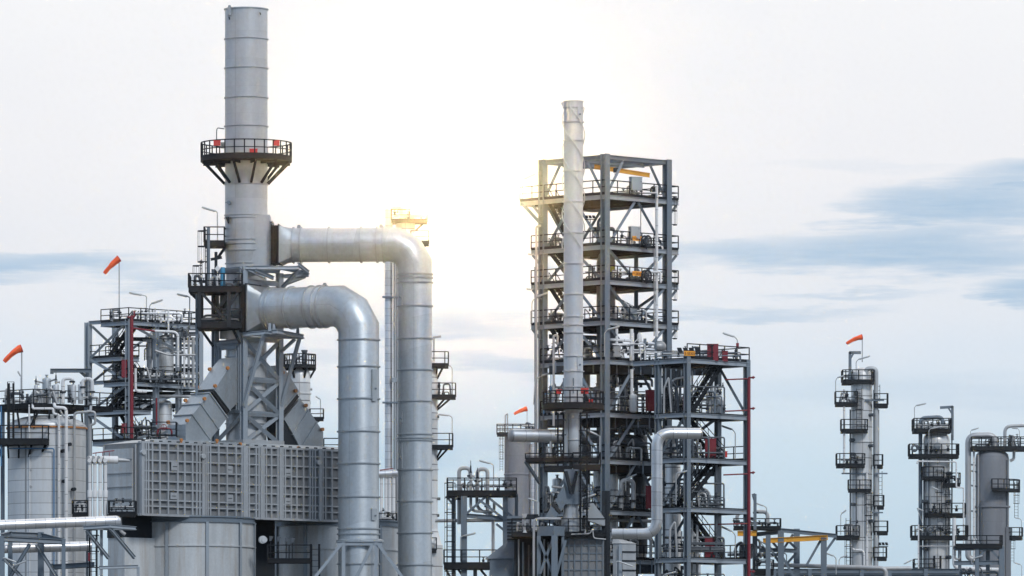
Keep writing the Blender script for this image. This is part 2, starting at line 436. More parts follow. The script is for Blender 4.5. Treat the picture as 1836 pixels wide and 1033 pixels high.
def manifold(label, fr, x0, x1, y, d0, d1, top, seed, n=5, nv=5, mats=('pipe', 'white', 'alu', 'dpipe'), rr=(1.2, 3.2), vessels=0, cat='pipework', base=None):
    """a connected run of pipes, risers and valves standing on a deck between two photo columns"""
    rnd = random.Random(seed); u = fr.u
    t = thing('pipe_manifold', label, cat, fr.q((x0 + x1) / 2, y, (d0 + d1) / 2))
    for i in range(n):
        r = rnd.uniform(*rr) * u; mm = M[rnd.choice(mats)]
        d = rnd.uniform(d0, d1); ya = y - rnd.uniform(4, max(5, top * 0.75)); xa = rnd.uniform(x0, x0 + (x1 - x0) * 0.5); xb = rnd.uniform(xa + (x1 - x0) * 0.25, x1)
        k = rnd.random()
        if k < 0.3: pts = [fr.q(xa, y, d), fr.q(xa, ya, d), fr.q(xb, ya, d), fr.q(xb, y, d)]
        elif k < 0.6: pts = [fr.q(xa, y, d), fr.q(xa, y - top * rnd.uniform(.6, 1), d), fr.q(xa + rnd.uniform(5, 12), y - top * rnd.uniform(.6, 1), d), fr.q(xa + 13, y, d)]
        elif k < 0.8: pts = [fr.q(x0, ya, d), fr.q(x1, ya, d + rnd.uniform(-4, 4)), fr.q(x1, y, d)]
        else: pts = [fr.q(xa, y, d), fr.q(xa, y - top * rnd.uniform(.5, 1), d)]
        mb = MB().tube(fillet(pts, r * 2.6, 4) if len(pts) > 2 else pts, r, 8)
        a, b = pts[0], pts[1]
        for kk in (0.35, 0.6):
            mb.disc(a + (b - a) * kk, b - a, r * 1.6, r * 0.5, 10)
        mb.build('pipe', mm, t)
    for i in range(nv):
        c = fr.q(rnd.uniform(x0, x1), y - rnd.uniform(2, top * 0.8), rnd.uniform(d0, d1) - 2); s = rnd.uniform(2.0, 4.0) * u
        mb = MB(); mb.lathe(c, [(0.01, c.z - s), (s * .75, c.z - s), (s * .6, c.z - s * .3), (s * .9, c.z), (s * .6, c.z + s * .4), (s * .3, c.z + s * .6), (s * .25, c.z + s * 1.6), (0.01, c.z + s * 1.6)], 8)
        handwheel_mb(mb, c + V((0, 0, s * 1.6)), V((0, -0.4, 1)), s * 0.8)
        mb.build('valve', M['dsteel'], t)
    for i in range(vessels):
        c = fr.q(rnd.uniform(x0 + 4, x1 - 4), y, (d0 + d1) / 2); r = rnd.uniform(4, 7) * u; h = top * rnd.uniform(.6, .9) * u
        capsule(MB(), c, r, c.z, c.z + h).build('vessel', M['clad'], t)
    return t

def capsule(mb, c, r, z0, z1, seg=16, noz=True, leg=0.0):
    k = r * 0.5
    pr = [(0.005, z0)] + [(r * math.sin(a), z0 + k - k * math.cos(a)) for a in (0.5, 1.0, 1.35)] + [(r, z0 + k), (r, z1 - k)] + [(r * math.sin(a), z1 - k + k * math.cos(a)) for a in (1.35, 1.0, 0.5)] + [(0.005, z1)]
    mb.lathe(c, pr, seg)
    if noz:
        mb.tube([V((c.x, c.y, z1 - 0.02)), V((c.x, c.y, z1 + r * 0.5))], r * 0.25, 8); mb.disc(V((c.x, c.y, z1 + r * .5)), UP, r * .42, r * .15, 10)
    return mb

def vessel(label, fr, px, r, y0, y1, d=0.0, m='clad', name='vessel', cat='vessel', skirt=0.0):
    """small upright pressure vessel standing on a deck"""
    u = fr.u; c = fr.q(px, y0, d)
    t = thing(name, label, cat, c)
    z0 = c.z + skirt * u; z1 = c.z + (y0 - y1) * u
    capsule(MB(), c, r * u, z0, z1).build('shell', M[m], t)
    if skirt:
        MB().lathe(c, [(r * u * .9, c.z), (r * u * .9, z0 + r * u * .4)], 14).build('skirt', M['pipe'], t)
    return t

def relief(label, fr, px, y0, y1, d=0.0, r=4.0, group=None):
    """safety relief valve: flanged body below a tall spring bonnet with a side outlet"""
    u = fr.u; c = fr.q(px, y0, d); h = (y0 - y1) * u; z = c.z; r *= u
    t = thing('relief_valve', label, 'valve', c, group)
    MB().lathe(c, [(r * .6, z), (r, z), (r, z + h * .05), (r * .5, z + h * .07), (r * .7, z + h * .25), (r * .9, z + h * .33), (r * .9, z + h * .38), (.01, z + h * .38)], 12).build('body', M['pipe'], t)
    MB().lathe(c, [(r * .8, z + h * .38), (r * .8, z + h * .42), (r * .5, z + h * .45), (r * .42, z + h * .72), (r * .22, z + h * .75), (r * .18, z + h * .95), (.01, z + h)], 12).build('bonnet', M['dsteel'], t)
    mb = MB(); a = V((c.x, c.y, z + h * .22)); b = a + V((r * 2.2, 0, 0)); mb.tube([a, b], r * .5, 8); mb.disc(b, b - a, r * .85, r * .35, 12); mb.build('outlet', M['pipe'], t)
    return t

def gooseneck(label, fr, x0, y0, yt, x1, y1, d=0.0, r=3.0, m='pipe', group=None):
    """pipe that rises from y0, arches over at yt and comes down to y1, flanged at both feet"""
    u = fr.u; c = fr.q(x0, y0, d)
    t = thing('gooseneck_pipe', label, 'pipe', c, group)
    pts = [c, fr.q(x0, yt, d), fr.q(x1, yt, d), fr.q(x1, y1, d)]
    MB().tube(fillet(pts, abs(x1 - x0) * .45 * u, 7), r * u, 10).build('bend', M[m], t)
    for (x, y) in ((x0, yt + (y0 - yt) * .55), (x1, yt + (y1 - yt) * .75)):
        MB().disc(fr.q(x, y, d), UP, r * 1.65 * u, r * .9 * u, 14).build('flange', M['dsteel'], t)
    return t

def cabinet(label, fr, x0, x1, y0, y1, d, m='red', depth=8, legs=0, yaw=0.0, name='cabinet', cat='cabinet', door=True):
    """upright equipment box with a lid, framed door, handle and feet"""
    u = fr.u; F2 = fr.at((x0 + x1) / 2, d, yaw); w = (x1 - x0) / 2
    t = thing(name, label, cat, F2.p(0, 0, y0))
    ex = F2.p(1, 0, 0) - F2.p(0, 0, 0); ey = F2.p(0, 1, 0) - F2.p(0, 0, 0); ez = V((0, 0, 1)) * F2.u
    o = F2.p(-w, 0, y0)
    H = y0 - y1
    MB().obox(o + ez * legs, ex * 2 * w, ey * depth, ez * (H - legs)).build('body', M[m], t)
    MB().obox(o + ez * (H) - ex * .7 - ey * .7, ex * (2 * w + 1.4), ey * (depth + 1.4), ez * .9).build('lid', M[m], t)
    if door:
        mb = MB().obox(o + ez * (legs + 1.2) - ey * .35 + ex * 1.2, ex * (2 * w - 2.4), ey * .3, ez * (H - legs - 2.6))
        dr = mb.build('door', M[m], t)
        MB().obox(o + ez * (legs + H * .45) - ey * .9 + ex * (2 * w - 2.9), ex * .6, ey * .5, ez * 2.2).build('handle', M['dsteel'], dr)
    if legs:
        for k in (0.3, 2 * w - 1.3):
            MB().obox(o + ex * k, ex * 1.1, ey * 1.1, ez * legs).build('leg', M['dsteel'], t)
    return t

def sign(label, fr, x0, x1, y0, y1, d, text, yaw=0.0):
    F2 = fr.at((x0 + x1) / 2, d, yaw); w = (x1 - x0) / 2
    t = thing('tag_sign', label, 'sign', F2.p(0, 0, y0), 'amber equipment tag signs')
    ex = F2.p(1, 0, 0) - F2.p(0, 0, 0); ey = F2.p(0, 1, 0) - F2.p(0, 0, 0); ez = V((0, 0, 1)) * F2.u
    MB().obox(F2.p(-w, 0, y0), ex * 2 * w, ey * .8, ez * (y0 - y1)).build('plate', M['sign'], t)
    lettering(t, text, F2.p(-w * .92, -0.25, y0 - (y0 - y1) * .2), yaw, (y0 - y1) * .78 * F2.u, 2 * w * .92 * F2.u)
    return t

def lettering(parent, text, pos, yaw, size, width):
    cu = bpy.data.curves.new('lettering', 'FONT'); cu.body = text; cu.size = size; cu.extrude = 0.006; cu.offset = size * 0.012
    cu.materials.append(M['ink'])
    o = bpy.data.objects.new('lettering', cu); COL.objects.link(o)
    o.parent = parent; o.location = pos - ORI[parent.name]; o.rotation_euler = (R(90), 0, R(yaw))
    bpy.context.view_layer.update()
    if o.dimensions.x > 0: o.scale.x = width / o.dimensions.x
    me = bpy.data.meshes.new_from_object(o.evaluated_get(bpy.context.evaluated_depsgraph_get()))     # plain mesh of the letters
    m = bpy.data.objects.new('lettering', me); COL.objects.link(m)
    m.parent = parent; m.location = o.location; m.rotation_euler = o.rotation_euler; m.scale = o.scale
    bpy.data.objects.remove(o); bpy.data.curves.remove(cu)
    m.name = 'lettering'
    return m

def floodlights(label, fr, x0, x1, y0, ytop, d=0.0, n=3, m='rail', hs=6):
    """posts and crossbar carrying tilted square floodlights"""
    u = fr.u; t = thing('floodlight_rack', label, 'floodlight', fr.q((x0 + x1) / 2, y0, d))
    mb = MB(); xm = (x0 + x1) / 2
    mb.bar(fr.q(xm, y0, d), fr.q(xm, ytop + hs, d), 0.07); mb.bar(fr.q(x0, ytop + hs, d), fr.q(x1, ytop + hs, d), 0.07)
    mb.build('stand', M['rail'], t)
    for i in range(n):
        x = x0 + (x1 - x0) * (i + .5) / n; w = min(hs, (x1 - x0) / n * .8) / 2 * u
        c = fr.q(x, ytop + hs * .4, d - 2)
        ex = V((w, 0, 0)); ez = V((-w * .3, w * .5, w * 1.0)); ey = V((0, .6, .25)) * w
        mb = MB().obox(c - ex - ez, ex * 2, ey, ez * 2)
        mb.build('floodlight', M[m], t)
    return t

def steel_tower(label, name, fr, A, B, levels, braces, ytop, cw=0.5, col_tops=None, m='steel', skip=(), cat='structure', beam=0.34, roof=None):
    """open steel frame on four H columns; fr's origin is the nearest corner. levels: (y, (a0,a1,b0,b1), rail sides, railh)"""
    u = fr.u; t = thing(name, label, cat, fr.p(A / 2, B / 2, fr.g))
    ea = (fr.p(1, 0, 0) - fr.p(0, 0, 0)).normalized(); eb = (fr.p(0, 1, 0) - fr.p(0, 0, 0)).normalized()
    for i, (a, b) in enumerate(((0, 0), (A, 0), (0, B), (A, B))):
        if i in skip: continue
        yt = col_tops[i] if col_tops else ytop
        MB().hbeam(fr.p(a, b, fr.g), fr.p(a, b, yt), cw, cw, up=eb).build('steel_post', M[m], t)
    for lv in levels:
        y, (a0, a1, b0, b1), sides = lv[:3]
        th = 0.10
        P = [fr.p(a, b, y) for a, b in ((a0, b0), (a1, b0), (a1, b1), (a0, b1))]
        mb = MB().prism(P, V((0, 0, -th)))
        for k in range(1, 5):                                  # joists under the grating
            a = a0 + (a1 - a0) * k / 5
            mb.bar(fr.p(a, b0 + 2, y) - V((0, 0, .25)), fr.p(a, b1 - 2, y) - V((0, 0, .25)), .12, .28)
        dk = mb.build('floor_deck', M['grate'], t)
        z = V((0, 0, -th - beam / 2 - .01))
        for (p, q) in ((0, 1), (1, 2), (2, 3), (3, 0)):
            MB().hbeam(P[p] + z, P[q] + z, .2, beam).build('edge_beam', M['lsteel'], dk)
        path = {'f': (0, 1), 'r': (1, 2), 'b': (2, 3), 'l': (3, 0)}
        mb = MB(); got = False
        for ch in sides:
            p, q = path[ch]; rail_mb(mb, [P[p], P[q]], (lv[3] if len(lv) > 3 else 1.1 / u) * u, t=max(.08, 1.6 * u)); got = True
        if got: mb.build('railing', M['rail'], dk)
    bw = .2
    def br(p0, p1): MB().hbeam(p0, p1, bw, bw, up=V((0, 1, .3)).normalized()).build('brace', M[m], t)
    for (face, yt, yb, kind) in braces:
        def P(k, y):
            if face == 'a': return fr.p(A * k, 0, y)
            if face == 'b': return fr.p(0, B * k, y)
            if face == 'A': return fr.p(A * k, B, y)
            return fr.p(A, B * k, y)
        e = 0.06
        if kind == '^': br(P(e, yb), P(.47, yt)); br(P(1 - e, yb), P(.53, yt))
        if kind == 'v': br(P(e, yt), P(.47, yb)); br(P(1 - e, yt), P(.53, yb))
        if kind == 'x': br(P(e, yt), P(1 - e, yb)); br(P(e, yb), P(1 - e, yt))
        if kind == '/': br(P(e, yb), P(1 - e, yt))
        if kind == '\\': br(P(e, yt), P(1 - e, yb))
        if kind == '-': MB().hbeam(P(0.02, yt), P(.98, yt), .22, beam).build('cross_beam', M[m], t)
        if kind == 'k': br(P(.72, yt), P(.97, yb)); br(P(.28, yt), P(.03, yb))
    return t
# ================================================================== the big furnace, its stack and ducts
def on(fr, px, py, b=0.0):
    """point of the vertical plane b=const of a turned frame that shows at photo pixel (px, py)"""
    a = fr.a_at(px, b); q = fr.p(a, b, 0)
    return V((q.x, q.y, CZ + (HOR - py) * q.y / F))
def ona(fr, px, py, a):
    g = Fr(fr.Y, fr.px0, 0); k = (px - CX) / F
    X0 = fr.x0 + a * fr.c * fr.u; Y0 = fr.Y + a * fr.s * fr.u
    b = (X0 - k * Y0) / (fr.u * (fr.s + k * fr.c))
    q = fr.p(a, b, 0)
    return V((q.x, q.y, CZ + (HOR - py) * q.y / F))

FB = Fr(489.8, 250, 42); FT = Fr(497.6, 437, 42); FS = Fr(500.0)
ba = (FB.p(1, 0, 0) - FB.p(0, 0, 0)); bb = (FB.p(0, 1, 0) - FB.p(0, 0, 0)); bz = V((0, 0, FB.u))

# ---- rib-panelled furnace casing
A1 = FB.a_at(650); BD = 104
t = thing('furnace_casing', 'wide grey furnace casing with a grid of raised ribs, on the two round drums', 'furnace', FB.p(A1 / 2, BD / 2, FB.g))
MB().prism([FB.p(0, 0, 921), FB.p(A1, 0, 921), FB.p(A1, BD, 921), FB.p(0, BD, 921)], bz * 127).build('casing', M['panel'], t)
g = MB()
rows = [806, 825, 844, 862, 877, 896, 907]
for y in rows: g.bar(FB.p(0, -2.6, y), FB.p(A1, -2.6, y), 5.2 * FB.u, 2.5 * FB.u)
cols = [258.5, 263, 270, 283.5, 298.5, 315.5, 328, 342, 349.5, 355, 366, 369.5, 374, 389, 404, 420, 430.5, 440, 443.5, 456, 461, 470, 474, 483.5, 495, 504, 508, 519, 529, 541, 552.5, 557, 562, 575.5, 580.5, 592, 606, 612]
for x in cols:
    a = FB.a_at(x); g.prism([FB.p(a - 1.6, 0, 921), FB.p(a + 1.6, 0, 921), FB.p(a + 1.6, -5.8, 921), FB.p(a - 1.6, -5.8, 921)], bz * 127)
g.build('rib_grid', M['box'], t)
for x in (252.5, 361, 436.5, 465.5, 499.5, 570.5):
    a = FB.a_at(x); w = 3.2 if x != 436.5 else 5.5
    MB().prism([FB.p(a - w, 0, 924), FB.p(a + w, 0, 924), FB.p(a + w, -7, 924), FB.p(a - w, -7, 924)], bz * 132).build('casing_post', M['box'], t)
g = MB(); g.bar(FB.p(-2, -1.5, 793), FB.p(A1, -1.5, 793), 7 * FB.u, 3.6 * FB.u); g.build('top_flange', M['box'], t)
g = MB(); g.bar(FB.p(-2, -1.5, 922.5), FB.p(A1, -1.5, 922.5), 8 * FB.u, 4 * FB.u); g.build('bottom_flange', M['box'], t)
for (x, y) in ((256.5, 811), (363.5, 818), (571, 829)):
    c = on(FB, x, y, -7.6); MB().disc(c, -bb, 4.6 * FB.u, .25, 18).build('vent_cap', M['stack'], t)
for (x, y, w, h) in ((313, 836, 13, 15), (311, 889, 12, 12), (411, 842, 11, 14), (412, 893, 11, 13), (516, 848, 12, 16), (516, 899, 11, 13)):
    c = on(FB, x - w / 2, y + h / 2, -4.2)
    d = MB().obox(c, ba * (w / .76), bb * -1.0, bz * h).build('access_door', M['box'], t)
    MB().obox(c + ba * (w / .76) * .2 + bz * (h * .45) - bb * 1.6, ba * (w / .76) * .6, bb * .6, bz * .8).build('handle', M['rail'], d)
g = MB()
for k in range(26):
    a = 6 + k * A1 / 26; g.obox(FB.p(a, -1, 790.6), ba * 6, bb * 3, bz * 2.0)
g.build('cap_strip', M['dsteel'], t)
# end wall with its horizontal seams
g = MB()
for y in (822, 847, 871.5, 894): g.bar(FB.p(-4.4, 16, y), FB.p(-4.4, BD - 8, y), 2 * FB.u, 1.4 * FB.u)
for b in (9, BD - 3): g.bar(FB.p(-1.4, b, 918), FB.p(-1.4, b, 796), 3 * FB.u, 3 * FB.u)
g.build('end_rib', M['box'], t)
MB().prism([FB.p(-3.4, 16, 919), FB.p(-3.4, BD - 8, 919), FB.p(-3.4, BD - 8, 803), FB.p(-3.4, 16, 803)], ba * 3.0).build('end_wall', M['drum'], t)
# low pitched roof
g = MB(); r0 = [FB.p(0, 3, 793.5), FB.p(A1, 3, 793.5), FB.p(A1, BD, 793.5), FB.p(0, BD, 793.5)]; r1 = [FB.p(50, 14, 785), FB.p(A1 - 40, 14, 785), FB.p(A1 - 40, BD - 20, 785), FB.p(50, BD - 20, 785)]
g.loft([r0, r1]).build('roof', M['duct'], t)

for (a0, a1, b0, b1, y0, mm, nm) in ((250, 392, 90, 100, FB.g, 'dsteel', 'dark_gap_box'), (4, 90, 56, 98, 962, 'dsteel', 'dark_gap_box'), (6, 90, 50, 98, FB.g, 'drum', 'lower_casing')):  # near-black boxes added to keep the gaps beside the drums dark
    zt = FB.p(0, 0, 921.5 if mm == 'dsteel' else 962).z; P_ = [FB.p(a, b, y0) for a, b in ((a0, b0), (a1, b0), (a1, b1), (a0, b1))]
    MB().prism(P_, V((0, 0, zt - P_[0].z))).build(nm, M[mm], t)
# ---- the two round drums that carry it
def drum(label, px, d, r, ytop, ribs):
    fr = FS.at(px, d); u = fr.u; c = fr.q(px, fr.g)
    t = thing('furnace_drum', label, 'drum', c, 'round furnace drums')
    zt = fr.q(px, ytop).z; zg = 0.0
    MB().lathe(c, [(r * u, zg), (r * u, zt), (0.01, zt)], 72).build('shell', M['drum'], t)
    mb = MB()
    for y in (ytop + 42, ytop + 108, ytop + 190): 
        z = fr.q(px, y).z; mb.lathe(c, [(r * u, z - .05), ((r + 2.2) * u, z - .05), ((r + 2.2) * u, z + .05), (r * u, z + .05)], 72)
    mb.build('stiffener_ring', M['drum'], t)
    zz = zt + 8 * u
    MB().lathe(c, [((r - 6) * u, zt - .02), ((r + 3) * u, zt - .02), ((r + 3) * u, zt + .08), ((r + .6) * u, zt + .12), ((r + .6) * u, zz), ((r + 3) * u, zz + .02), ((r + 3) * u, zz + .12), ((r - 6) * u, zz + .12)], 72).build('rim', M['steel'], t)
    for a in ribs:
        e = V((math.sin(R(a)), -math.cos(R(a)), 0)); 
        p = V((c.x, c.y, 0)) + e * (r + 1.8) * u
        MB().hbeam(p, V((p.x, p.y, zt)), 5.5 * u, 4 * u, up=e).build('rib', M['lsteel'], t)
    return fr
fd1 = drum('weathered round steel drum with vertical ribs under the left end of the furnace casing', 340, -57, 117, 940, (-87, -58, -17, 18, 52, 80))
fd2 = drum('weathered round steel drum half hidden behind the thick duct leg', 601, 177, 117, 946, (-60, -25, 10, 44))

# ---- tall stack
def lathe_rings(fr, px, r, y0, y1, rings, w=1.1, pr=2.2, extra=()):
    """profile (world) of a shell from y0 (bottom) to y1 (top) with stiffener rings"""
    u = fr.u; zz = lambda y: CZ + (HOR - y) * u
    rr = (lambda y: r) if not callable(r) else r
    pf = [(rr(y0) * u, zz(y0))]
    for y in sorted(rings, reverse=True):
        q = rr(y) * u
        pf += [(q, zz(y + w)), (q + pr * u, zz(y + w * .8)), (q + pr * u, zz(y - w * .8)), (q, zz(y - w))]
    pf += [(rr(y1) * u, zz(y1))]
    return pf
def door_on(parent, fr, cx, d, r, ang, w, y0, y1, m, name='access_door', knob=True):
    f2 = fr.at(cx, d, ang); e = -r
    ex = f2.p(1, 0, 0) - f2.p(0, 0, 0); ey = f2.p(0, 1, 0) - f2.p(0, 0, 0); ez = V((0, 0, f2.u))
    sag = r - math.sqrt(max(0, r * r - (w / 2) ** 2))
    o = MB().obox(f2.p(-w / 2, -r - 1.6, y0), ex * w, ey * (1.6 + sag + .6), ez * (y0 - y1)).build(name, m, parent)
    if knob: MB().disc(f2.p(w * .12, -r - 2.0, y0 - (y0 - y1) * .4), ey, 1.7 * f2.u, .12, 10).build('knob', M['steel'], o)
    return o

def rfun(y): return 38.2 if y < 470 else 36.5
st = thing('tall_stack', 'tall thick pale grey furnace stack with ring stiffeners, higher than everything else', 'stack', FS.q(441.5, 795))
c = FS.q(441.5, 0)
pf = lathe_rings(FS, 441.5, rfun, 800, 18.5, [70.7, 123, 176, 227, 331, 386.5, 391.5, 430.6, 438.5, 450, 473, 640, 700, 760], pr=2.0, w=1.0)
u = FS.u; pf += [(40.2 * u, pf[-1][1] + .02), (40.2 * u, pf[-1][1] + .09), (36.8 * u, pf[-1][1] + .09), (36.8 * u, pf[-1][1] - 4)]
MB().lathe(c, pf, 64).build('shell', M['stack'], st)
pt = arcplat(st, FS, 441.5, 39, 82, -180, 180, 284, thick=7, rh=27, nb=12, yb=330, rb=40, seg=28)
g = MB()
for k in range(12):
    a = R(-75 + 30 * k); e = V((math.cos(a), math.sin(a), 0)); z = FS.q(441.5, 291).z; q = V((c.x, c.y, z))
    g.bar(q + e * 39 * u, q + e * 80 * u, .1, .22)
g.build('support_beam', M['rail'], pt)
g = MB(); g.lathe(FS.q(412.5, 0, -24), [(.01, 0), (.01, 0.01)], 3)
lug = MB(); lug.prism([FS.q(409.5, 31, -33), FS.q(416, 31, -33), FS.q(416, 17, -33), FS.q(414.5, 13, -33), FS.q(411, 13, -33), FS.q(409.5, 17, -33)], V((0, .35, 0))); lug.build('lifting_lug', M['lsteel'], st)
g = MB(); g.bar(FS.q(412, 34, -33), FS.q(413, 39, -33), .1); g.bar(FS.q(467, 26, -31), FS.q(468.4, 30, -31), .08); g.build('nozzle', M['dsteel'], st)
g = MB().tube([FS.q(412, 366, -25), FS.q(411.4, 366, -34)], 3.6 * u, 12); g.tube([FS.q(405, 366, -33), FS.q(412, 366, -34)], .8 * u, 6); g.build('port', M['steel'], st)
g = MB(); g.prism([FS.q(405, 391, -30), FS.q(412, 391, -32), FS.q(412.5, 403, -32), FS.q(409.5, 403, -32)], V((0, .3, 0))); g.build('cleat', M['dsteel'], st)
for (x0, x1, y0, y1, d, nm) in ((383, 395, 261, 252.5, -80, 'left of three on the tall stack walkway'), (490.5, 501, 261, 252.5, -60, 'right of three on the tall stack walkway'), (447.5, 461.5, 277.5, 267.5, -45, 'pale red box standing low against the tall stack, inside the walkway rail')):
    cabinet('red warning light box, ' + nm if 'three' in nm else nm, FS, x0, x1, y0, y1, d, 'signal', depth=6, name='warning_light_box', cat='warning light')
cabinet('small white instrument box beside the left red box on the tall stack walkway', FS, 395.5, 402, 266, 256, -62, 'white', depth=5, name='instrument_box', cat='instrument box')
o = MB().tube(fillet([FS.q(391, 284, -60), FS.q(391, 235, -60), FS.q(403, 234, -30)], 8 * u, 6), .9 * u, 8).build('hooked_pipe', M['dpipe']); tag(o, 'thin hooked pipe rising from the tall stack walkway to its shell', 'pipe')
# inlet box on the right of the stack
f2 = FS.at(458, 0, 0)
g = MB().prism([FS.q(452, 479, -35), FS.q(485, 479, -35), FS.q(485, 388, -35), FS.q(452, 388, -35)], V((0, 68 * u, 0))); g.build('inlet_box', M['stack'], st)
g = MB()
for (xa, xb, h) in ((484, 486, 38), (488, 490, 37)): g.prism([FS.q(xa, 441 + h, -38), FS.q(xb, 441 + h, -38), FS.q(xb, 441 - h, -38), FS.q(xa, 441 - h, -38)], V((0, 76 * u, 0)))
for y in (400, 417, 434, 451, 468): g.bar(FS.q(487, y, -37), FS.q(487, y, 37), .3, .08)
g.build('inlet_flange', M['lsteel'], st)

# ---- ducts
def sq_ring(c, ax, h, n=32):
    _, N, B = axes(ax)
    out = []
    for j in range(n):
        a = 2 * math.pi * j / n; x, y = math.cos(a), math.sin(a); k = h / max(abs(x), abs(y))
        out.append(c + N * x * k + B * y * k)
    return out
def ci_ring(c, ax, r, n=32):
    _, N, B = axes(ax)
    return [c + (N * math.cos(2 * math.pi * j / n) + B * math.sin(2 * math.pi * j / n)) * r for j in range(n)]
def duct(label, fr, x0, yc, d0, alpha, xend, r, hs, sq_len, bend, hrings, vrings, ydown, lugs, jl, vr=None, dbl=()):
    u = fr.u; ax = V((math.cos(R(alpha)), -math.sin(R(alpha)), 0)); O = fr.q(x0, yc, d0)
    S = (xend - x0) / math.cos(R(alpha)); A = lambda s, y: V((O.x, O.y, 0)) + ax * s * u + V((0, 0, fr.q(0, y).z))
    t = thing('exhaust_duct', label, 'duct', A(S, fr.g), 'thick round exhaust ducts')
    tt = bend * math.tan(R(15)); cl = bend * 2 * math.tan(R(15))
    s0 = S - bend
    pts = [A(sq_len, yc), A(s0 + tt, yc), A(s0 + tt + cl * math.cos(R(30)), yc + cl * .5), A(S, yc + bend - tt), A(S, ydown)]
    MB().tube(pts, r * u, 56).build('duct_shell', M['duct'], t)
    MB().loft([sq_ring(A(0, yc), ax, hs * u, 56), sq_ring(A(sq_len * .15, yc), ax, hs * u, 56), ci_ring(A(sq_len + .5, yc), ax, r * u, 56)]).build('transition', M['duct'], t)
    g = MB()
    for s in (-jl, -jl * .72, -jl * .45, -jl * .2): g.loft([sq_ring(A(s, yc), ax, (hs + 1) * u), sq_ring(A(s + jl * .12, yc), ax, (hs - 1.0) * u), sq_ring(A(s + jl * .24, yc), ax, (hs + 1) * u)])
    g.build('bellows_joint', M['black'], t)
    g = MB()
    for s in (-jl - 2, -jl * .02): g.loft([sq_ring(A(s, yc), ax, (hs + 2.6) * u), sq_ring(A(s + 1.6, yc), ax, (hs + 2.6) * u)])
    g.build('flange', M['dsteel'], t)
    def ring(c, ax_, w=1.1, h=2.6, rr=r):
        return MB().loft([ci_ring(c - ax_ * w * u, ax_, (rr - .5) * u, 56), ci_ring(c - ax_ * w * u, ax_, (rr + h) * u, 56), ci_ring(c + ax_ * w * u, ax_, (rr + h) * u, 56), ci_ring(c + ax_ * w * u, ax_, (rr - .5) * u, 56)])
    for s in hrings: ring(A(s, yc), ax).build('stiffener_ring', M['duct'], t)
    for y in vrings: ring(A(S, y), UP).build('stiffener_ring', M['duct'], t)
    for s in lugs:
        cc = A(s, yc - r - 1)
        g = MB(); _, n, b = axes(ax)
        g.prism([cc - ax * 3.4 * u - b * 2 * u, cc + ax * 3.4 * u - b * 2 * u, cc + ax * 3.4 * u + UP * 2 * u, cc + ax * 2 * u + UP * 5 * u, cc - ax * 2 * u + UP * 5 * u, cc - ax * 3.4 * u + UP * 2 * u], n * .12)
        g.build('lifting_lug', M['duct'], t)
    return t, A, S, ax
# upper duct
td1, A_, S_, _ = duct('thinner exhaust duct running from the tall stack, bending down on the right', FS, 503, 441.5, -18, 5, 744.5, 30.3, 33, 25, 47,
    [24, 38, 88, 146, 175, 187], [495, 501.5, 510, 552, 610, 666, 722, 781, 788, 792, 844.5, 901, 957.5, 1014.5], FS.g, [34, 182], 11)
f3 = FS.at(744.5, -18 - 242 * math.tan(R(5)))
for (an, w, y0, y1) in ((-57, 11, 550, 510), (-54, 8, 759, 739), (-57, 11, 841, 796)): door_on(td1, f3, 744.5, 0, 30.3, an, w, y0, y1, M['duct'])
# lower duct
td2, A_, S_, ax_ = duct('thicker exhaust duct coming forward from the steel tower and down before the furnace', FS, 462, 557, -38, 27, 646, 36.2, 41, 24, 54,
    [26, 35, 72, 112, 128, 139], [618.5, 666, 723, 781, 838, 897, 953.5, 963, 1016], FS.g, [139], 10)
f4 = Fr((A_(S_, 0)).y, 646); d4 = 0
for (an, w, y0, y1) in ((45, 12, 721, 664), (44, 12, 934, 913)): door_on(td2, f4, 646, 0, 36.2, an, w, y0, y1, M['duct'])
# collar and leg frame of the near duct
u4 = f4.u; c4 = f4.q(646, 0)
MB().lathe(c4, [(36 * u4, f4.q(0, 973).z), (43 * u4, f4.q(0, 973).z), (43 * u4, f4.q(0, 969).z), (37 * u4, f4.q(0, 967).z)], 48).build('collar', M['duct'], td2)
t = thing('duct_leg_frame', 'grey steel leg frame with splayed struts round the foot of the thicker exhaust duct', 'support frame', f4.q(646, f4.g))
for (x, d) in ((617, -40), (675, -40), (617, 40), (675, 40)): MB().hbeam(f4.q(x, f4.g, d), f4.q(x, 974, d), .26, .26).build('leg', M['lsteel'], t)
for d in (-40, 40): MB().hbeam(f4.q(606, 976, d), f4.q(686, 976, d), .22, .3).build('cross_beam', M['lsteel'], t)
for (x0, y0, x1, y1, d) in ((614, 976, 560, 1044, -43), (678, 976, 728, 1044, -43), (668, 980, 636, 1044, -43)):
    MB().hbeam(f4.q(x0, y0, d), f4.q(x1, y1, d), .22, .22, up=V((0, 1, 0))).build('strut', M['lsteel'], t)
    e = f4.q(x1, y1, d)
    MB().hbeam(e, V((e.x, e.y, 0)), .22, .22).build('leg', M['lsteel'], t)

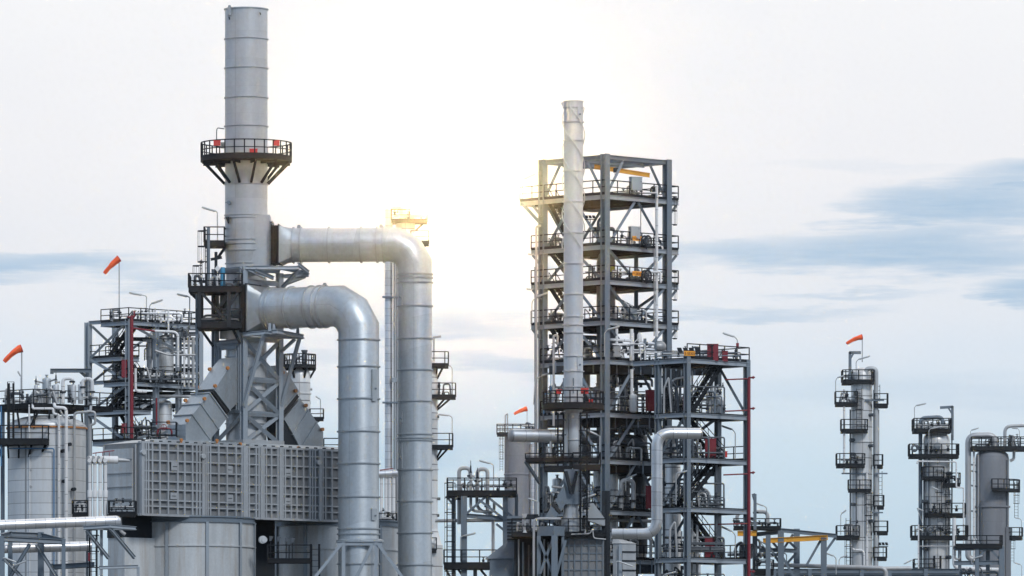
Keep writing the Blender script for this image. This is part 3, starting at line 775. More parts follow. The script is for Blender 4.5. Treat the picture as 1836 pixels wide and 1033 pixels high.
# ---- steel tower that carries the stack
TA, TB = 84, 80
t = thing('stack_support_tower', 'braced grey steel tower around the tall stack, standing on the furnace casing', 'steel tower', FT.p(TA / 2, TB / 2, 795))
ta = (FT.p(1, 0, 0) - FT.p(0, 0, 0)).normalized(); tb = (FT.p(0, 1, 0) - FT.p(0, 0, 0)).normalized()
for i, (a, b) in enumerate(((0, 0), (TA, 0), (0, TB), (TA, TB))):
    MB().hbeam(FT.p(a, b, 797), FT.p(a, b, 478 if i != 1 else 486), .42, .42, up=tb).build('steel_post', M['lsteel'], t)
def tbar(p, q, w=.26, h=.26, nm='brace', m='lsteel'): return MB().hbeam(p, q, w, h, up=V((0, 1, .4)).normalized()).build(nm, M[m], t)
for y in (482, 505, 607, 680, 741): tbar(FT.p(2, 0, y), FT.p(TA - 2, 0, y), .3, .3, 'cross_beam')
for y in (482, 560, 612, 735): tbar(FT.p(0, 2, y), FT.p(0, TB - 2, y), .3, .3, 'cross_beam')
for (y0, y1) in ((612, 676), (684, 738), (744, 792)):
    tbar(FT.p(3, -1, y0), FT.p(TA - 3, -1, y1)); tbar(FT.p(3, 1.5, y1), FT.p(TA - 3, 1.5, y0))
for (y0, y1) in ((484, 556), (742, 790)): tbar(FT.p(0, 3, y0), FT.p(0, TB - 3, y1))
# portal that frames the left chute
for b in (12, 68): MB().hbeam(FT.p(-2, b, 735), FT.p(-2, b, 620), .3, .3, up=tb).build('portal_post', M['lsteel'], t)
MB().hbeam(FT.p(-2, 9, 621), FT.p(-2, 71, 621), .3, .36).build('portal_beam', M['lsteel'], t)
MB().prism([FT.p(-6, -6, 803), FT.p(TA + 6, -6, 803), FT.p(TA + 6, TB + 6, 803), FT.p(-6, TB + 6, 803)], V((0, 0, 15 * FT.u))).build('plinth', M['box'], t)
# plate plenum behind the lower flange
MB().prism([FT.p(6, 3, 604), FT.p(60, 3, 604), FT.p(60, TB - 5, 604), FT.p(6, TB - 5, 604)], V((0, 0, 96 * FT.u))).build('plenum_box', M['duct'], t)
g = MB()
for (a0, a1, y0, y1) in ((9, 58, 512, 514.5), (9, 11.5, 602, 514)): g.prism([FT.p(a0, 2, y0), FT.p(a1, 2, y0), FT.p(a1, 2, y1), FT.p(a0, 2, y1)], tb * .1)
g.build('stiffener', M['lsteel'], t)
# duct brackets to the right
t = thing('duct_bracket', 'light steel bracket reaching right under the thinner duct, beside the tall stack', 'bracket', FS.q(497, 500, -30), 'steel brackets under the ducts')
def B2(p, q, w=.2, h=.26, nm='beam'): MB().hbeam(p, q, w, h, up=V((0, .3, 1)).normalized()).build(nm, M['lsteel'], t)
B2(FS.q(441, 485, -60), FS.q(538, 485, -55)); B2(FS.q(502, 480, 0), FS.q(553, 491, -10)); B2(FS.q(536, 478, -56), FS.q(554, 490, -14)); B2(FS.q(500, 496, 0), FS.q(554, 494, -14))
B2(FS.q(448, 488, -60), FS.q(478, 501, -50), nm='strut'); B2(FS.q(460, 488, -60), FS.q(492, 502, -40), nm='strut'); B2(FS.q(502, 520, 0), FS.q(538, 487, -54), nm='strut'); B2(FS.q(503, 512, 0), FS.q(548, 496, -12), nm='strut'); B2(FS.q(499, 482, 0), FS.q(499, 522, 0), nm='post')
t = thing('duct_bracket', 'grey steel bracket carrying the thicker duct at the tower, with long slanting struts', 'bracket', FS.q(490, 606, -60), 'steel brackets under the ducts')
B2(FS.q(438, 605, -66), FS.q(500, 601, -90), .24, .3); B2(FS.q(500, 601, -90), FS.q(545, 606, -30), .24, .3); B2(FS.q(478, 603, -100), FS.q(545, 606, -30), .2, .2); B2(FS.q(440, 606, -60), FS.q(545, 606, -30), .24, .3)
B2(FS.q(476, 606, -85), FS.q(439.5, 732, -64), .24, .24, 'strut'); B2(FS.q(538, 609, -34), FS.q(503.5, 728, -4), .24, .24, 'strut'); B2(FS.q(530, 609, -20), FS.q(503, 632, -4), .2, .2, 'strut')
g = MB(); 
for (x, d) in ((487, -95), (494, -80), (535, -40)): g.prism([FS.q(x - 3, 600, d), FS.q(x + 3, 600, d), FS.q(x + 2, 586, d), FS.q(x - 2, 586, d)], V((0, .5, 0)))
g.build('saddle', M['lsteel'], t)

# ---- square flue chutes left and right of the tower
B0 = 12; BW = 50
def chute_piece(parent, name, poly, m, b0=B0, bw=BW):
    P = [on(FT, x, y, b0) for x, y in poly]
    return MB().prism(P, tb * bw * FT.u).build(name, m, parent)
def band(parent, name, p0, p1, w, grow, m):
    """flange band across a chute between two photo points of its front side"""
    a, b = on(FT, *p0, B0 - grow), on(FT, *p1, B0 - grow)
    d = (b - a).normalized(); n = d.cross(tb).normalized() * (w * FT.u / 2)
    a = a - d * grow * FT.u; b = b + d * grow * FT.u
    return MB().prism([a - n, b - n, b + n, a + n], tb * (BW + 2 * grow) * FT.u).build(name, m, parent)
tcl = thing('flue_chute', 'square grey flue chute stepping down leftwards from the steel tower', 'flue', FT.p(-60, 37, 790), 'square flue chutes beside the tower')
chute_piece(tcl, 'upper_duct', [(432, 640), (432, 716), (413, 735), (386, 697), (410.5, 659), (426, 641)], M['duct'])
band(tcl, 'bellows_joint', (382, 700), (410, 741), 7, -1.2, M['black'])
chute_piece(tcl, 'lower_duct', [(376, 705), (408, 749), (373, 793), (333, 793), (333, 761), (346, 743), (361, 724)], M['duct'])
for p0, p1 in (((377, 705), (408, 748)), ((361.5, 724.5), (393, 769)), ((346, 743.5), (378, 788))): band(tcl, 'flange', p0, p1, 2.4, 2.2, M['duct'])
band(tcl, 'flange', (385, 698), (413, 735), 2.2, 2.0, M['duct'])
def lugs(parent, pts, b=B0 - 2):
    for (x, y, bb_) in pts:
        c = on(FT, x, y, bb_); MB().disc(c, tb, 3.3 * FT.u, .16, 14).build('lug_cap', M['rust'], parent)
lugs(tcl, [(408, 660, B0 - 3), (376, 662, B0 + BW), (385.5, 692, B0 - 3), (353, 694, B0 + BW), (366.5, 715, B0 - 3), (332.5, 718, B0 + BW), (335.5, 754, B0 - 3), (301.5, 757, B0 + BW)])
tcr = thing('flue_chute', 'square grey flue chute stepping down rightwards from the steel tower', 'flue', FT.p(150, 37, 800), 'square flue chutes beside the tower')
chute_piece(tcr, 'upper_duct', [(500, 655), (507, 655), (536, 701), (503, 741), (498, 735)], M['duct'])
band(tcr, 'bellows_joint', (535, 708), (505, 745), 8, -1.0, M['black'])
chute_piece(tcr, 'lower_duct', [(538, 715), (554, 736), (568, 757), (579.5, 775), (579.5, 809), (541, 809), (526, 779), (510, 752)], M['duct'])
for p0, p1 in (((539, 716), (510, 752)), ((554, 736), (526, 779)), ((569, 757), (542, 801)), ((535, 702), (504, 740))): band(tcr, 'flange', p0, p1, 2.2, 1.2, M['duct'])
MB().prism([on(FT, 505, 745, B0 + 3), on(FT, 541, 802, B0 + 3), on(FT, 541, 809, B0 + 3), on(FT, 512, 806, B0 + 3), on(FT, 504, 770, B0 + 3)], tb * (BW - 6) * FT.u).build('underside_shade', M['dsteel'], tcr)  # dark block standing in for the shade under the chute
lugs(tcr, [(507, 668, B0 - 3), (530, 701, B0 - 3), (548.5, 727, B0 - 3), (578, 770, B0 - 3)])
# loose lifting lugs on the casing roof
for (x, y, lb) in ((389, 790, 'rusty orange lifting lug on the casing roof, near the left chute foot'), (431, 796, 'rusty orange lifting lug on the casing roof, at the tower plinth'), (535, 803, 'rusty orange lifting lug on the casing roof, below the right chute'), (596.5, 806, 'rusty orange lifting lug on the casing roof, near the thicker duct'), (325, 789, 'rusty orange lifting lug on the casing roof, at the left handrail')):
    q = on(FB, x, y, 1); mb = MB(); mb.disc(q, bb, 3.0 * FB.u, .12, 14); mb.obox(q - ba * 2 - bz * 5 - bb * .5, ba * 4, bb * 1.2, bz * 5)
    tag(mb.build('lifting_lug', M['rust']), lb, 'lifting lug', 'orange lifting lugs on the casing roof')

# ---- black walkways left of the tower
t = thing('tower_walkway', 'black two-storey walkway frame with a caged ladder on the left of the tall stack', 'walkway', FS.q(392, 594, -60))
plat(t, FS, 342, 437, 522, -86, 6, rh=25, sides='flr', thick=8)
plat(t, FS, 357, 437, 585, -84, 6, rh=25, sides='flr', thick=9)
plat(t, FS, 368, 404, 438, -48, 0, rh=27, sides='flr', thick=8)
for (x, d) in ((361, -82), (414, -82), (361, 2), (383, -10)): MB().hbeam(FS.q(x, 592, d), FS.q(x, 528, d), .3, .3).build('post', M['dsteel'], t)
for (x0, y0, x1, y1, d) in ((366, 532, 410, 582, -82), (408, 532, 384, 580, -10), (363, 594, 384, 624, -40), (420, 594, 433, 620, -60), (345, 530, 360, 545, -60), (430, 530, 414, 556, -82), (404, 446, 390, 466, -20)): MB().bar(FS.q(x0, y0, d), FS.q(x1, y1, d), .2, .2).build('strut', M['dsteel'], t)
MB().hbeam(FS.q(376, 522, -46), FS.q(376, 412, -46), .22, .22).build('post', M['steel'], t)
MB().hbeam(FS.q(389, 522, -40), FS.q(389, 455, -40), .22, .22).build('post', M['dsteel'], t)
ladder(t, FS, 372, 522, 416, d=-52, face=V((-1, -.3, 0)).normalized())
ladder(t, FS, 363, 584, 470, d=-50, face=V((-1, -.3, 0)).normalized())
MB().hbeam(FS.q(380, 469, -46), FS.q(399, 464, -30), .12, .2).build('beam', M['dsteel'], t)
MB().hbeam(FS.q(356, 800, -70), FS.q(356, 532, -70), .2, .2).build('post', M['steel'], t)
mb = MB(); cc = FS.q(402, 522, -60); mb.lathe(cc, [(.01, cc.z), (4.2 * u, cc.z), (4.4 * u, cc.z + 10 * u), (4.2 * u, cc.z + 20 * u), (4.5 * u, cc.z + 20.5 * u), (4.5 * u, cc.z + 33 * u), (3.6 * u, cc.z + 38 * u), (.01, cc.z + 38 * u)], 16)
tag(mb.build('barrel', M['teal']), 'blue barrel-shaped tank on the upper black walkway beside the tall stack', 'tank')
mb = MB(); q = FS.q(393, 487, -70); mb.prism([q + V((-5, 0, 0)) * u, q + V((0, 0, -6)) * u, q + V((5, 0, 0)) * u, q + V((0, 0, 6)) * u], V((0, .05, 0))); mb.bar(q - V((0, -.04, .2)), FS.q(393, 522, -69), .06)
tag(mb.build('warning_plate', M['white']), 'pale diamond-shaped plate on a post on the upper black walkway', 'sign')
manifold('small pipes and valves behind the rail of the lower black walkway', FS, 364, 430, 585, -70, -20, 24, 5, n=5, nv=4, mats=('dpipe', 'pipe'))
manifold('small pipes and valves behind the rail of the upper black walkway', FS, 352, 432, 522, -66, -30, 26, 6, n=5, nv=5, mats=('dpipe', 'pipe', 'lamp'))

lamp('lamp arching left from the caged ladder top beside the tall stack', FS, (391.5, 438), (391, 384), (389, 382), (363, 374.5), d=-30)
lamp('lamp on a thin post left of the lower black walkway, head pointing left', FS, (342, 590), (342, 536), (339, 535), (319, 530.5), d=-40)

# ---- handrails on the casing roof
def rail_thing(label, fr, pts, y, h=25, base=None):
    mb = MB(); rail_mb(mb, [fr.q(x, y, d) for x, d in pts], h * fr.u); return tag(mb.build('handrail', M['rail']), label, 'handrail', 'loose runs of black handrail')
rail_thing('black handrail on the casing roof left of the left chute', FS, [(280, -150), (323, -150), (323, -90)], 790, 25)
rail_thing('black handrail on the casing roof between the right chute and the thicker duct', FS, [(579, 60), (613, 60), (625, 90)], 806, 23)
mb = MB(); q = FS.q(290, 790, -140); mb.tube(fillet([q, FS.q(290, 776, -140), FS.q(315, 776, -140), FS.q(315, 790, -140)], .3), .07, 8); handwheel_mb(mb, FS.q(301, 774, -143), V((0, -1, .3)), .22)
tag(mb.build('water_valve_line', M['red']), 'small red pipe with a wheel on the casing roof behind the left handrail', 'pipe')
# ================================================================== left side: white vessel, stair structure, foreground pipes
FV = Fr(520)
u = FV.u
# ---- the wide clad vessel
t = thing('process_vessel', 'wide white clad vessel at the left edge with a domed top under a black deck', 'vessel', FV.q(84, FV.g))
c = FV.q(84, 0); z = lambda y: FV.q(84, y).z; r = 70 * u
pf = [(r, 0), (r, z(769)), (r + .1, z(768.5)), (r + .1, z(766)), (r, z(765.5))] + [(r * math.cos(R(a)), z(765.5) + 21 * u * math.sin(R(a))) for a in (8, 20, 35, 52, 70, 88)]
MB().lathe(c, pf, 64).build('shell', M['clad'], t)
MB().lathe(c, [(r + .02, z(770)), (r + .13, z(770)), (r + .13, z(767)), (r + .02, z(767))], 64).build('rust_band', M['rust'], t)
MB().lathe(V((FV.q(100, 0).x, c.y - 20 * u, 0)), [(2.8 * u, z(752)), (2.8 * u, z(728))], 12).build('nozzle', M['white'], t)
g = MB(); g.bar(FV.q(58, 1480, -66), FV.q(58, 748, -66), .12, .1); g.build('vertical_seam', M['clad'], t)
for (y, s) in ((845, 1), (875, 1)):
    MB().disc(FV.q(60, y, -67), V((0, 1, 0)), 2 * u, .1, 10).build('nozzle', M['pipe'], t)
f5 = Fr(520 - 74 * .0433, 60, 45)
# the upper square deck, one corner towards us
dk = MB().prism([f5.p(0, 0, 725), f5.p(190, 0, 725), f5.p(190, 150, 725), f5.p(0, 150, 725)], V((0, 0, -6 * u))).build('top_deck', M['grate'], t)
g = MB(); rail_mb(g, [f5.p(0, 150, 725), f5.p(0, 0, 725), f5.p(190, 0, 725)], 27 * u); g.build('railing', M['rail'], dk)
for (a, b, px, y) in ((4, 50, 40, 770), (6, 4, 66, 772), (18, 2, 58, 770), (40, 2, 92, 772), (118, 4, 150, 770), (60, 4, 100, 768)):
    MB().bar(f5.p(a, b, 731), FV.q(px, y, -68 if px < 130 else -20), .14, .14).build('brace', M['rail'], dk)
plat(t, FV, -40, 93, 794, -98, -20, rh=26, sides='flr', thick=8, brackets=((88, 76, 820), (62, 56, 822), (40, 38, 824), (20, 20, 824), (2, 8, 824)), bd=-62, cut=10)
ladder(t, FV, 26, 794, 690, d=-90, cage=False)
for px in (22, 30): MB().bar(FV.q(px, 800, -80), FV.q(px, 692, -80), .16).build('post', M['rail'], t)
for (x, y0, y1) in ((154, 790, 730), (4, 1033, 730)): MB().hbeam(FV.q(x, FV.g, 10), FV.q(x, y1, 10), .3, .3).build('post', M['steel'], t)

# equipment standing on its deck
for (px, r_, y1, lb) in ((66, 3.6, 691, 'slim white vessel behind the deck rail, first from the left on the white vessel'), (133, 5.2, 690, 'upright vessel behind the deck rail, left of the last bent pipe'), (146, 5.2, 689, 'upright vessel behind the deck rail, right against the blue-grey post')):
    vessel(lb, FV, px, r_, 725, y1, d=-20, m='clad', skirt=4)
vessel('broad bare metal drum, the tallest piece on the white vessel deck', FV, 83, 8, 722, 676, d=10, m='duct', name='metal_drum', cat='drum', skirt=8)
vessel('ribbed white vessel below the tall spiked relief valve', FV, 102, 5.4, 725, 690, d=-24, m='clad')
relief('spiked relief valve on the left of the bare metal drum', FV, 66, 694, 675, d=-20, r=2.5)
relief('taller spiked relief valve on the right of the bare metal drum', FV, 102, 692, 668, d=-24, r=3)
MB_ = MB().tube([FV.q(64, 684, -16), FV.q(76, 686, 6)], 1.6 * u, 8); tag(MB_.build('short_pipe', M['pipe']), 'short pipe joining the left relief valve to the bare metal drum', 'pipe')
MB_ = MB().tube([FV.q(90, 683, 6), FV.q(102, 681, -22)], 1.7 * u, 8); tag(MB_.build('short_pipe', M['pipe']), 'short pipe joining the bare metal drum to the taller relief valve', 'pipe')
gooseneck('bent white pipe with a dark flange between the relief valve and the twin vessels', FV, 114.5, 725, 680, 131, 688, d=-24, r=3.2, m='white')
gooseneck('bent white pipe arching right beside the blue-grey post over the black deck', FV, 150, 708, 681, 167, 712, d=-26, r=3.2, m='white')
manifold('low pipes and valves along the rail of the white vessel deck', FV, 50, 178, 725, -40, -5, 30, 11, n=8, nv=7, mats=('pipe', 'white', 'dpipe', 'pipe'))
manifold('dark valves beside the ladder on the white vessel deck', FV, 4, 46, 726, -50, 0, 30, 12, n=5, nv=5, mats=('dpipe', 'dpipe', 'pipe'))
cabinet('grey instrument box behind the rail between the white vessels', FV, 93, 100, 722, 692, -10, 'box', depth=6)
cabinet('grey instrument box next to the twin upright vessels', FV, 121, 130, 722, 691, -4, 'box', depth=6)
windsock('orange windsock on the white vessel at the left edge, hanging down left', FV, 40.5, 726, 630, (9, 650), d=-20, r=6.6, sag=7)
lamp('small lamp on a thin post left of the lower windsock', FV, (37, 726), (37, 676), (37, 675), (31, 665), d=10, w=4)
# downcomer pipes
P = lambda *a: [FV.q(x, y, d) for x, y, d in a]
pipe('first white pipe from the left down the front of the white vessel', P((64, 728, -70), (64, 737, -76), (101, 737, -78), (101, 746, -78), (111, 748, -78), (111, FV.g, -78)), 2.2 * u, 'white', rad=.15)
pipe('second white pipe down the front of the white vessel, topped by an elbow', P((102, 728, -70), (104, 735, -78), (124, 736, -78), (124, FV.g, -78)), 3.0 * u, 'white', rad=.3)
pipe('third pipe down the right flank of the white vessel, with a long top arm', P((166, 731, -50), (166, 741, -54), (137, 743, -54), (137, FV.g, -54)), 2.4 * u, 'pipe', rad=.3)
pipe('short linking pipe across the front of the white vessel between two downpipes', P((113, 740, -78), (120, 753, -76), (137, 753, -56)), 1.8 * u, 'pipe', rad=.2)
pipe('pale pipe with a sideways step on the right of the white vessel', P((160, 740, -54), (174, 742, -54), (174, 763, -54), (165, 765, -54), (165, FV.g, -54)), 2.2 * u, 'pipe', rad=.2)
pipe('thin blue pipe turning down the front of the white vessel', P((20, 808, -80), (102, 808, -76), (102, FV.g, -76)), 1.2 * u, 'blue', rad=.15)
pipe('thin blue upright pipe by the left picture edge under the deck', P((9, 840, -90), (9, 733, -90)), 1.4 * u, 'blue')
pipe('thin grey upright pipe on the left front of the white vessel', P((58, 794, -80), (58, 730, -80)), 1.3 * u, 'white')
for i, (x, y) in enumerate(((128, 800), (131, 752), (136, 880), (118, 812), (120, 866))):
    MB().disc(FV.q(x, y, -62 if x > 125 else -70), V((.5, -1, 0)), 3.2 * u, .5, 12).build('side_nozzle', M['dsteel'], t)

# ---- open stair structure behind
FC = Fr(600, 231, 45); FC0 = Fr(600); uc = FC.u
ts = steel_tower('open blue-grey stair structure with a red riser on its near corner post', 'stair_structure', FC, 171, 110,
    [(574, (-3, 171, -3, 72), 'flr'), (637, (0, 42, 20, 110), 'flr'), (683, (-3, 171, -3, 64), 'flr'), (733, (-3, 50, -3, 112), 'fl'), (790, (-30, 171, -22, 64), 'flr')],
    [('b', 578, 637, '\\'), ('b', 690, 733, '\\'), ('a', 584, 640, '\\'), ('a', 690, 733, '/'), ('a', 742, 790, '/'), ('b', 574, 0, '-'), ('b', 683, 0, '-'), ('b', 640, 683, '/'), ('A', 580, 680, 'x'), ('b', 742, 790, '/')], 573, cw=.5, m='lsteel')
for (a, b) in ((65, 0), (65, 110), (120, 0)): MB().hbeam(FC.p(a, b, FC.g), FC.p(a, b, 577), .42, .42, up=V((.7, .7, 0))).build('steel_post', M['lsteel'], ts)
ec = V((math.cos(R(45)), math.sin(R(45)), 0)) * 0.75
for (b0, y0, b1, y1, a) in ((70, 637, 6, 577, 14), (10, 683, 52, 638, 26), (76, 733, 10, 684, 14), (10, 790, 56, 735, 26)):
    stair(ts, FC.p(a, b0, y0), FC.p(a, b1, y1), ec)
MB().hbeam(FC0.q(86, 661, 60), FC0.q(160, 661, 60), .3, .36).build('davit_arm', M['steel'], ts)
MB().bar(FC0.q(140, 663, 60), FC0.q(155, 676, 70), .2).build('davit_strut', M['steel'], ts)
MB().bar(FC0.q(89, 660, 60), FC0.q(89, 667, 60), .3).build('davit_hook', M['steel'], ts)
q = lambda *a: [FC0.q(x, y, d) for x, y, d in a]
pipe('dark red fire riser on the corner post of the stair structure', q((236.5, FC.g, -6), (236.5, 566, -6)), 3.0 * uc, 'red')
pipe('red pipe crossing below the top deck of the stair structure', q((238, 589, -6), (293, 594, 30)), 1.6 * uc, 'red', flanges=[(0, .97)])
pipe('small bent red pipe on top of the fire riser, at the deck rail', q((229, 569, -6), (241, 570, -6), (241, 558, -6)), 1.6 * uc, 'red', rad=.2)
pipe('thin red pipe dropping behind the left chute in the stair structure', q((279, 712, 30), (279, 760, 30)), 1.6 * uc, 'red')
cabinet('red fire hose cabinet on the second deck, beside the fire riser', FC0, 218, 228, 677, 646, 0, 'red', depth=8)
cabinet('small red cabinet low on the stair structure, above the casing handrail', FC0, 218, 227, 778, 760, 0, 'red', depth=8)
vessel('grey upright reactor vessel inside the stair structure, under the top deck', FC0, 293, 14, 684, 594, d=90, m='clad2', skirt=6)
vessel('short white vessel low inside the stair structure, behind the left chute', FC0, 289, 15, 800, 712, d=90, m='clad')
vessel('pale slim vessel at the second deck of the stair structure, left of the reactor', FC0, 263, 5, 684, 600, d=90, m='white')
pipe('white pipe bent down in front of the reactor vessel of the stair structure', q((270, 592, 20), (318, 594, 20), (318, 657, 20)), 2.4 * uc, 'white', rad=.5)
pipe('long horizontal grey pipe below the reactor middle in the stair structure', q((276, 626, 40), (300, 634, 40), (352, 634, 40)), 2.0 * uc, 'pipe', rad=.3)
pipe('upright thin white pipe through the top deck of the stair structure', q((301, 594, 20), (301, 555, 20)), 1.6 * uc, 'white')
pipe('white upright pipe below the second deck beside the red riser', q((243, 660, -2), (243, 702, -2), (262, 702, 10)), 2.4 * uc, 'white', rad=.4)
pipe('white pipe pair left of the reactor vessel in the stair structure', q((250, 604, 100), (345, 606, 100)), 2.4 * uc, 'white')
pipe('dark pipe under the second deck of the stair structure', q((240, 706, 60), (345, 708, 60)), 2.8 * uc, 'pipe')
pipe('dark horizontal pipe under the third level of the stair structure', q((210, 712, 90), (300, 717, 90)), 3.0 * uc, 'dpipe')
for i, x in enumerate((327, 335, 343)):
    pipe(('left', 'middle', 'right')[i] + ' of three pale upright pipes behind the black tower walkway', q((x, 690, 70), (x, 600, 70)), (1.8 + .5 * i) * uc, ('white', 'pipe', 'pipe')[i])
for i, y in enumerate((590, 612, 648, 662)):
    pipe(('highest', 'second', 'third', 'lowest')[i] + ' dark pipe run behind the three pale uprights in the stair structure', q((300, y, 110), (352, y + 1, 110)), 2.4 * uc, ('pipe', 'dpipe', 'dpipe', 'pipe')[i])
manifold('pipes and valves crowding the top deck of the stair structure', FC0, 232, 340, 576, 20, 60, 26, 21, n=11, nv=10, rr=(1, 2.2))
manifold('valves and pipes left of the windsock on the top deck', FC0, 196, 230, 575, 20, 50, 20, 22, n=4, nv=4, rr=(1, 2))
manifold('pipes and valves along the second deck of the stair structure', FC0, 240, 345, 684, 10, 50, 30, 23, n=10, nv=10, rr=(1, 2.4), mats=('pipe', 'white', 'dpipe', 'dpipe', 'dpipe'))
manifold('pipes and valves behind the lowest black rail of the stair structure', FC0, 210, 300, 791, 10, 60, 36, 24, n=8, nv=9, rr=(1, 2.4), mats=('pipe', 'dpipe', 'dpipe'))
gooseneck('bent grey pipe at the left of the top deck of the stair structure', FC0, 199, 574, 553, 212, 560, d=30, r=2.6, m='pipe')
windsock('orange windsock high above the stair structure, hanging down left', FC0, 212.5, 575, 466, (186, 489), d=20, r=6.0, sag=4)
lamp('lamp on the tallest post over the stair structure, head pointing left', FC0, (260, 575), (260.5, 528), (253, 526.5), (229, 522.5), d=40)
lamp('lamp leaning right over the top deck of the stair structure', FC0, (266, 575), (266, 546), (269, 542), (290, 535), d=40)
lamp('lamp slanting up right below the second deck of the stair structure', FC0, (240, 745), (240, 738), (244, 737), (262, 727), d=20)

# ---- small vessel right of the steel tower
t = thing('process_vessel', 'domed grey vessel with a round black deck, between the steel tower and the thicker duct', 'vessel', FC0.q(537, FC0.g, 0))
c = FC0.q(537, 0, 0); z = lambda y: FC0.q(0, y).z; r = 19.5 * uc
MB().lathe(c, [(r, 0), (r, z(708)), (r + .09, z(707)), (r + .09, z(705)), (r, z(704)), (r, z(672)), (r * .93, z(666)), (r * .75, z(661)), (.01, z(658))], 40).build('shell', M['clad2'], t)
arcplat(t, FC0, 537, 4, 30, -200, 20, 657, thick=4, rh=21, nb=4, yb=678, rb=19)
MB().lathe(FC0.q(546, 0, -4), [(4.6 * uc, z(655)), (5.4 * uc, z(640)), (4 * uc, z(634)), (5.8 * uc, z(630)), (5.8 * uc, z(628)), (.01, z(628))], 14).build('nozzle', M['dpipe'], t)
for (x, y) in ((560, 698), (557, 722)): MB().tube([FC0.q(552, y, 0), FC0.q(x, y, 0)], 2.4 * uc, 10).build('side_nozzle', M['pipe'], t)
plat(t, FC0, 556, 580, 751, -14, 10, rh=17, sides='flr', thick=4, brackets=((572, 558, 764),))
manifold('handwheel valves on the round deck of the domed grey vessel', FC0, 504, 562, 656, -18, 6, 18, 31, n=5, nv=6, rr=(.8, 1.6), mats=('dpipe', 'dpipe', 'pipe'))
lamp('little lamp on the side deck of the domed grey vessel', FC0, (575, 751), (575, 718), (574, 716), (566, 711), d=-6, w=4)

# ---- white manifold pipes left of the casing end
FM = Fr(487); um = FM.u
for i, x in enumerate((161, 170, 179.5, 189)):
    t = thing('burner_pipe', ('first', 'second', 'third', 'fourth')[i] + ' from the left of four white upright pipes before the casing end wall', 'pipe', FM.q(x, 926, 0), 'four white burner pipes')
    zt = lambda y: FM.q(x, y).z; cc = FM.q(x, 0, 0)
    MB().lathe(cc, [(3.1 * um, zt(930)), (3.1 * um, zt(826))], 16).build('riser', M['white'], t)
    MB().lathe(cc, [(4.1 * um, zt(893)), (4.3 * um, zt(892)), (4.3 * um, zt(880)), (4.1 * um, zt(879))], 16).build('collar', M['white'], t)
    x1 = (x + 8) if i < 3 else 211
    MB().disc(FM.q(x, 826, -3), V((0, 1, 0)), 3.8 * um, .3, 14).build('cap', M['white'], t)
    MB().tube([FM.q(x - 4.0, 824, 0), FM.q(x - 3, 824, 0), FM.q(x1, 824.5, 22 if i < 3 else 6)], [4.4 * um, 6.8 * um, 6.8 * um], 16).build('top_header', M['white'], t)
    if i == 3: MB().tube([FM.q(211, 824.5, 6), FM.q(212, 824.5, 6), FM.q(222, 825, 8), FM.q(232, 825.5, 10)], [6.5 * um, 4 * um, 3.4 * um, 1.6 * um], 12).build('nozzle', M['pipe'], t)
mb = MB(); mb.tube([FM.q(166, 813, 0), FM.q(205, 808, 0)], .9 * um, 8)
for x in (172, 184, 196): mb.tube([FM.q(x, 811, 0), FM.q(x, 818, 0)], .6 * um, 6)
tag(mb.build('thin_red_pipe', M['red']), 'thin red pipe above the four white upright pipes', 'pipe')
def deckrail(label, fr, x0, x1, y, d0, d1, rh, sides='flr', seed=1, vn=5, clutter=True):
    t = thing('valve_platform', label, 'platform', fr.q((x0 + x1) / 2, y, d0))
    plat(t, fr, x0, x1, y, d0, d1, rh=rh, sides=sides, thick=6)
    if clutter: manifold('dark valves standing on the ' + label, fr, x0 + 2, x1 - 2, y, d0 + 4, d0 + 16, rh * 1.3, seed, n=4, nv=vn, rr=(.7, 1.6), mats=('dpipe', 'pipe', 'white'))
deckrail('little black platform left of the four white pipes', FM, 130, 157, 922, -6, 30, 24, seed=41)
deckrail('little black platform right of the four white pipes', FM, 195, 243, 921, -10, 20, 22, seed=42, vn=8)
pipe('grey elbow pipe hanging in the dark below the casing end', [FM.q(x, y, 10) for x, y in ((215, 922), (215, 952), (224, 958))], 3 * um, 'pipe', rad=.4)
# ---- big horizontal pipes and pipe rack in front
FP = Fr(478); up = FP.u
t = thing('large_pipe', 'upper large bright clad pipe crossing the lower left corner, closed at its right end', 'pipe', FP.q(100, 938, 0), 'large clad pipes at lower left')
a_, b_ = FP.q(-60, 945.5, -40), FP.q(207, 933, 20); dd = (b_ - a_).normalized()
MB().tube([a_, b_, b_ + dd * .16, b_ + dd * .3, b_ + dd * .36], [9.2 * up, 9.2 * up, 8.2 * up, 5.4 * up, .02], 32).build('shell', M['alu'], t)
MB().bar(FP.q(192, 943, 10), FP.q(192, 948, 10), .4, .3).build('shoe', M['steel'], t)
t = thing('large_pipe', 'lower large bright clad pipe behind the blue-grey rack posts at lower left', 'pipe', FP.q(80, 980, 60), 'large clad pipes at lower left')
MB().tube([FP.q(-60, 983, 60), FP.q(158, 976, 90)], 9 * up, 32).build('shell', M['alu'], t)
def rackbars(t, fr, bars, m='steel', w=.3, nm='beam'):
    for x0, y0, d0, x1, y1, d1 in bars: MB().hbeam(fr.q(x0, y0, d0), fr.q(x1, y1, d1), w, w * 1.1, up=V((0, .2, 1)).normalized()).build(nm, M[m], t)
t = thing('pipe_rack', 'blue-grey pipe rack with crossed struts in front of the two large pipes at lower left', 'pipe rack', FP.q(60, FP.g, 0))
for (x, y, d, w) in ((4, 962, -20, .42), (69, 952, 60, .42), (114, 967, 0, .26), (14, 953, 60, .3), (86, 1008, 90, .26)): MB().hbeam(FP.q(x, FP.g, d), FP.q(x, y, d), w, w).build('post', M['steel'], t)
rackbars(t, FP, ((4, 967, -20, 114, 972, 0), (12, 956, 60, 69, 958, 60), (88, 1014, 90, 165, 1010, 70), (4, 962, -20, 14, 954, 60), (114, 970, 0, 69, 957, 60)))
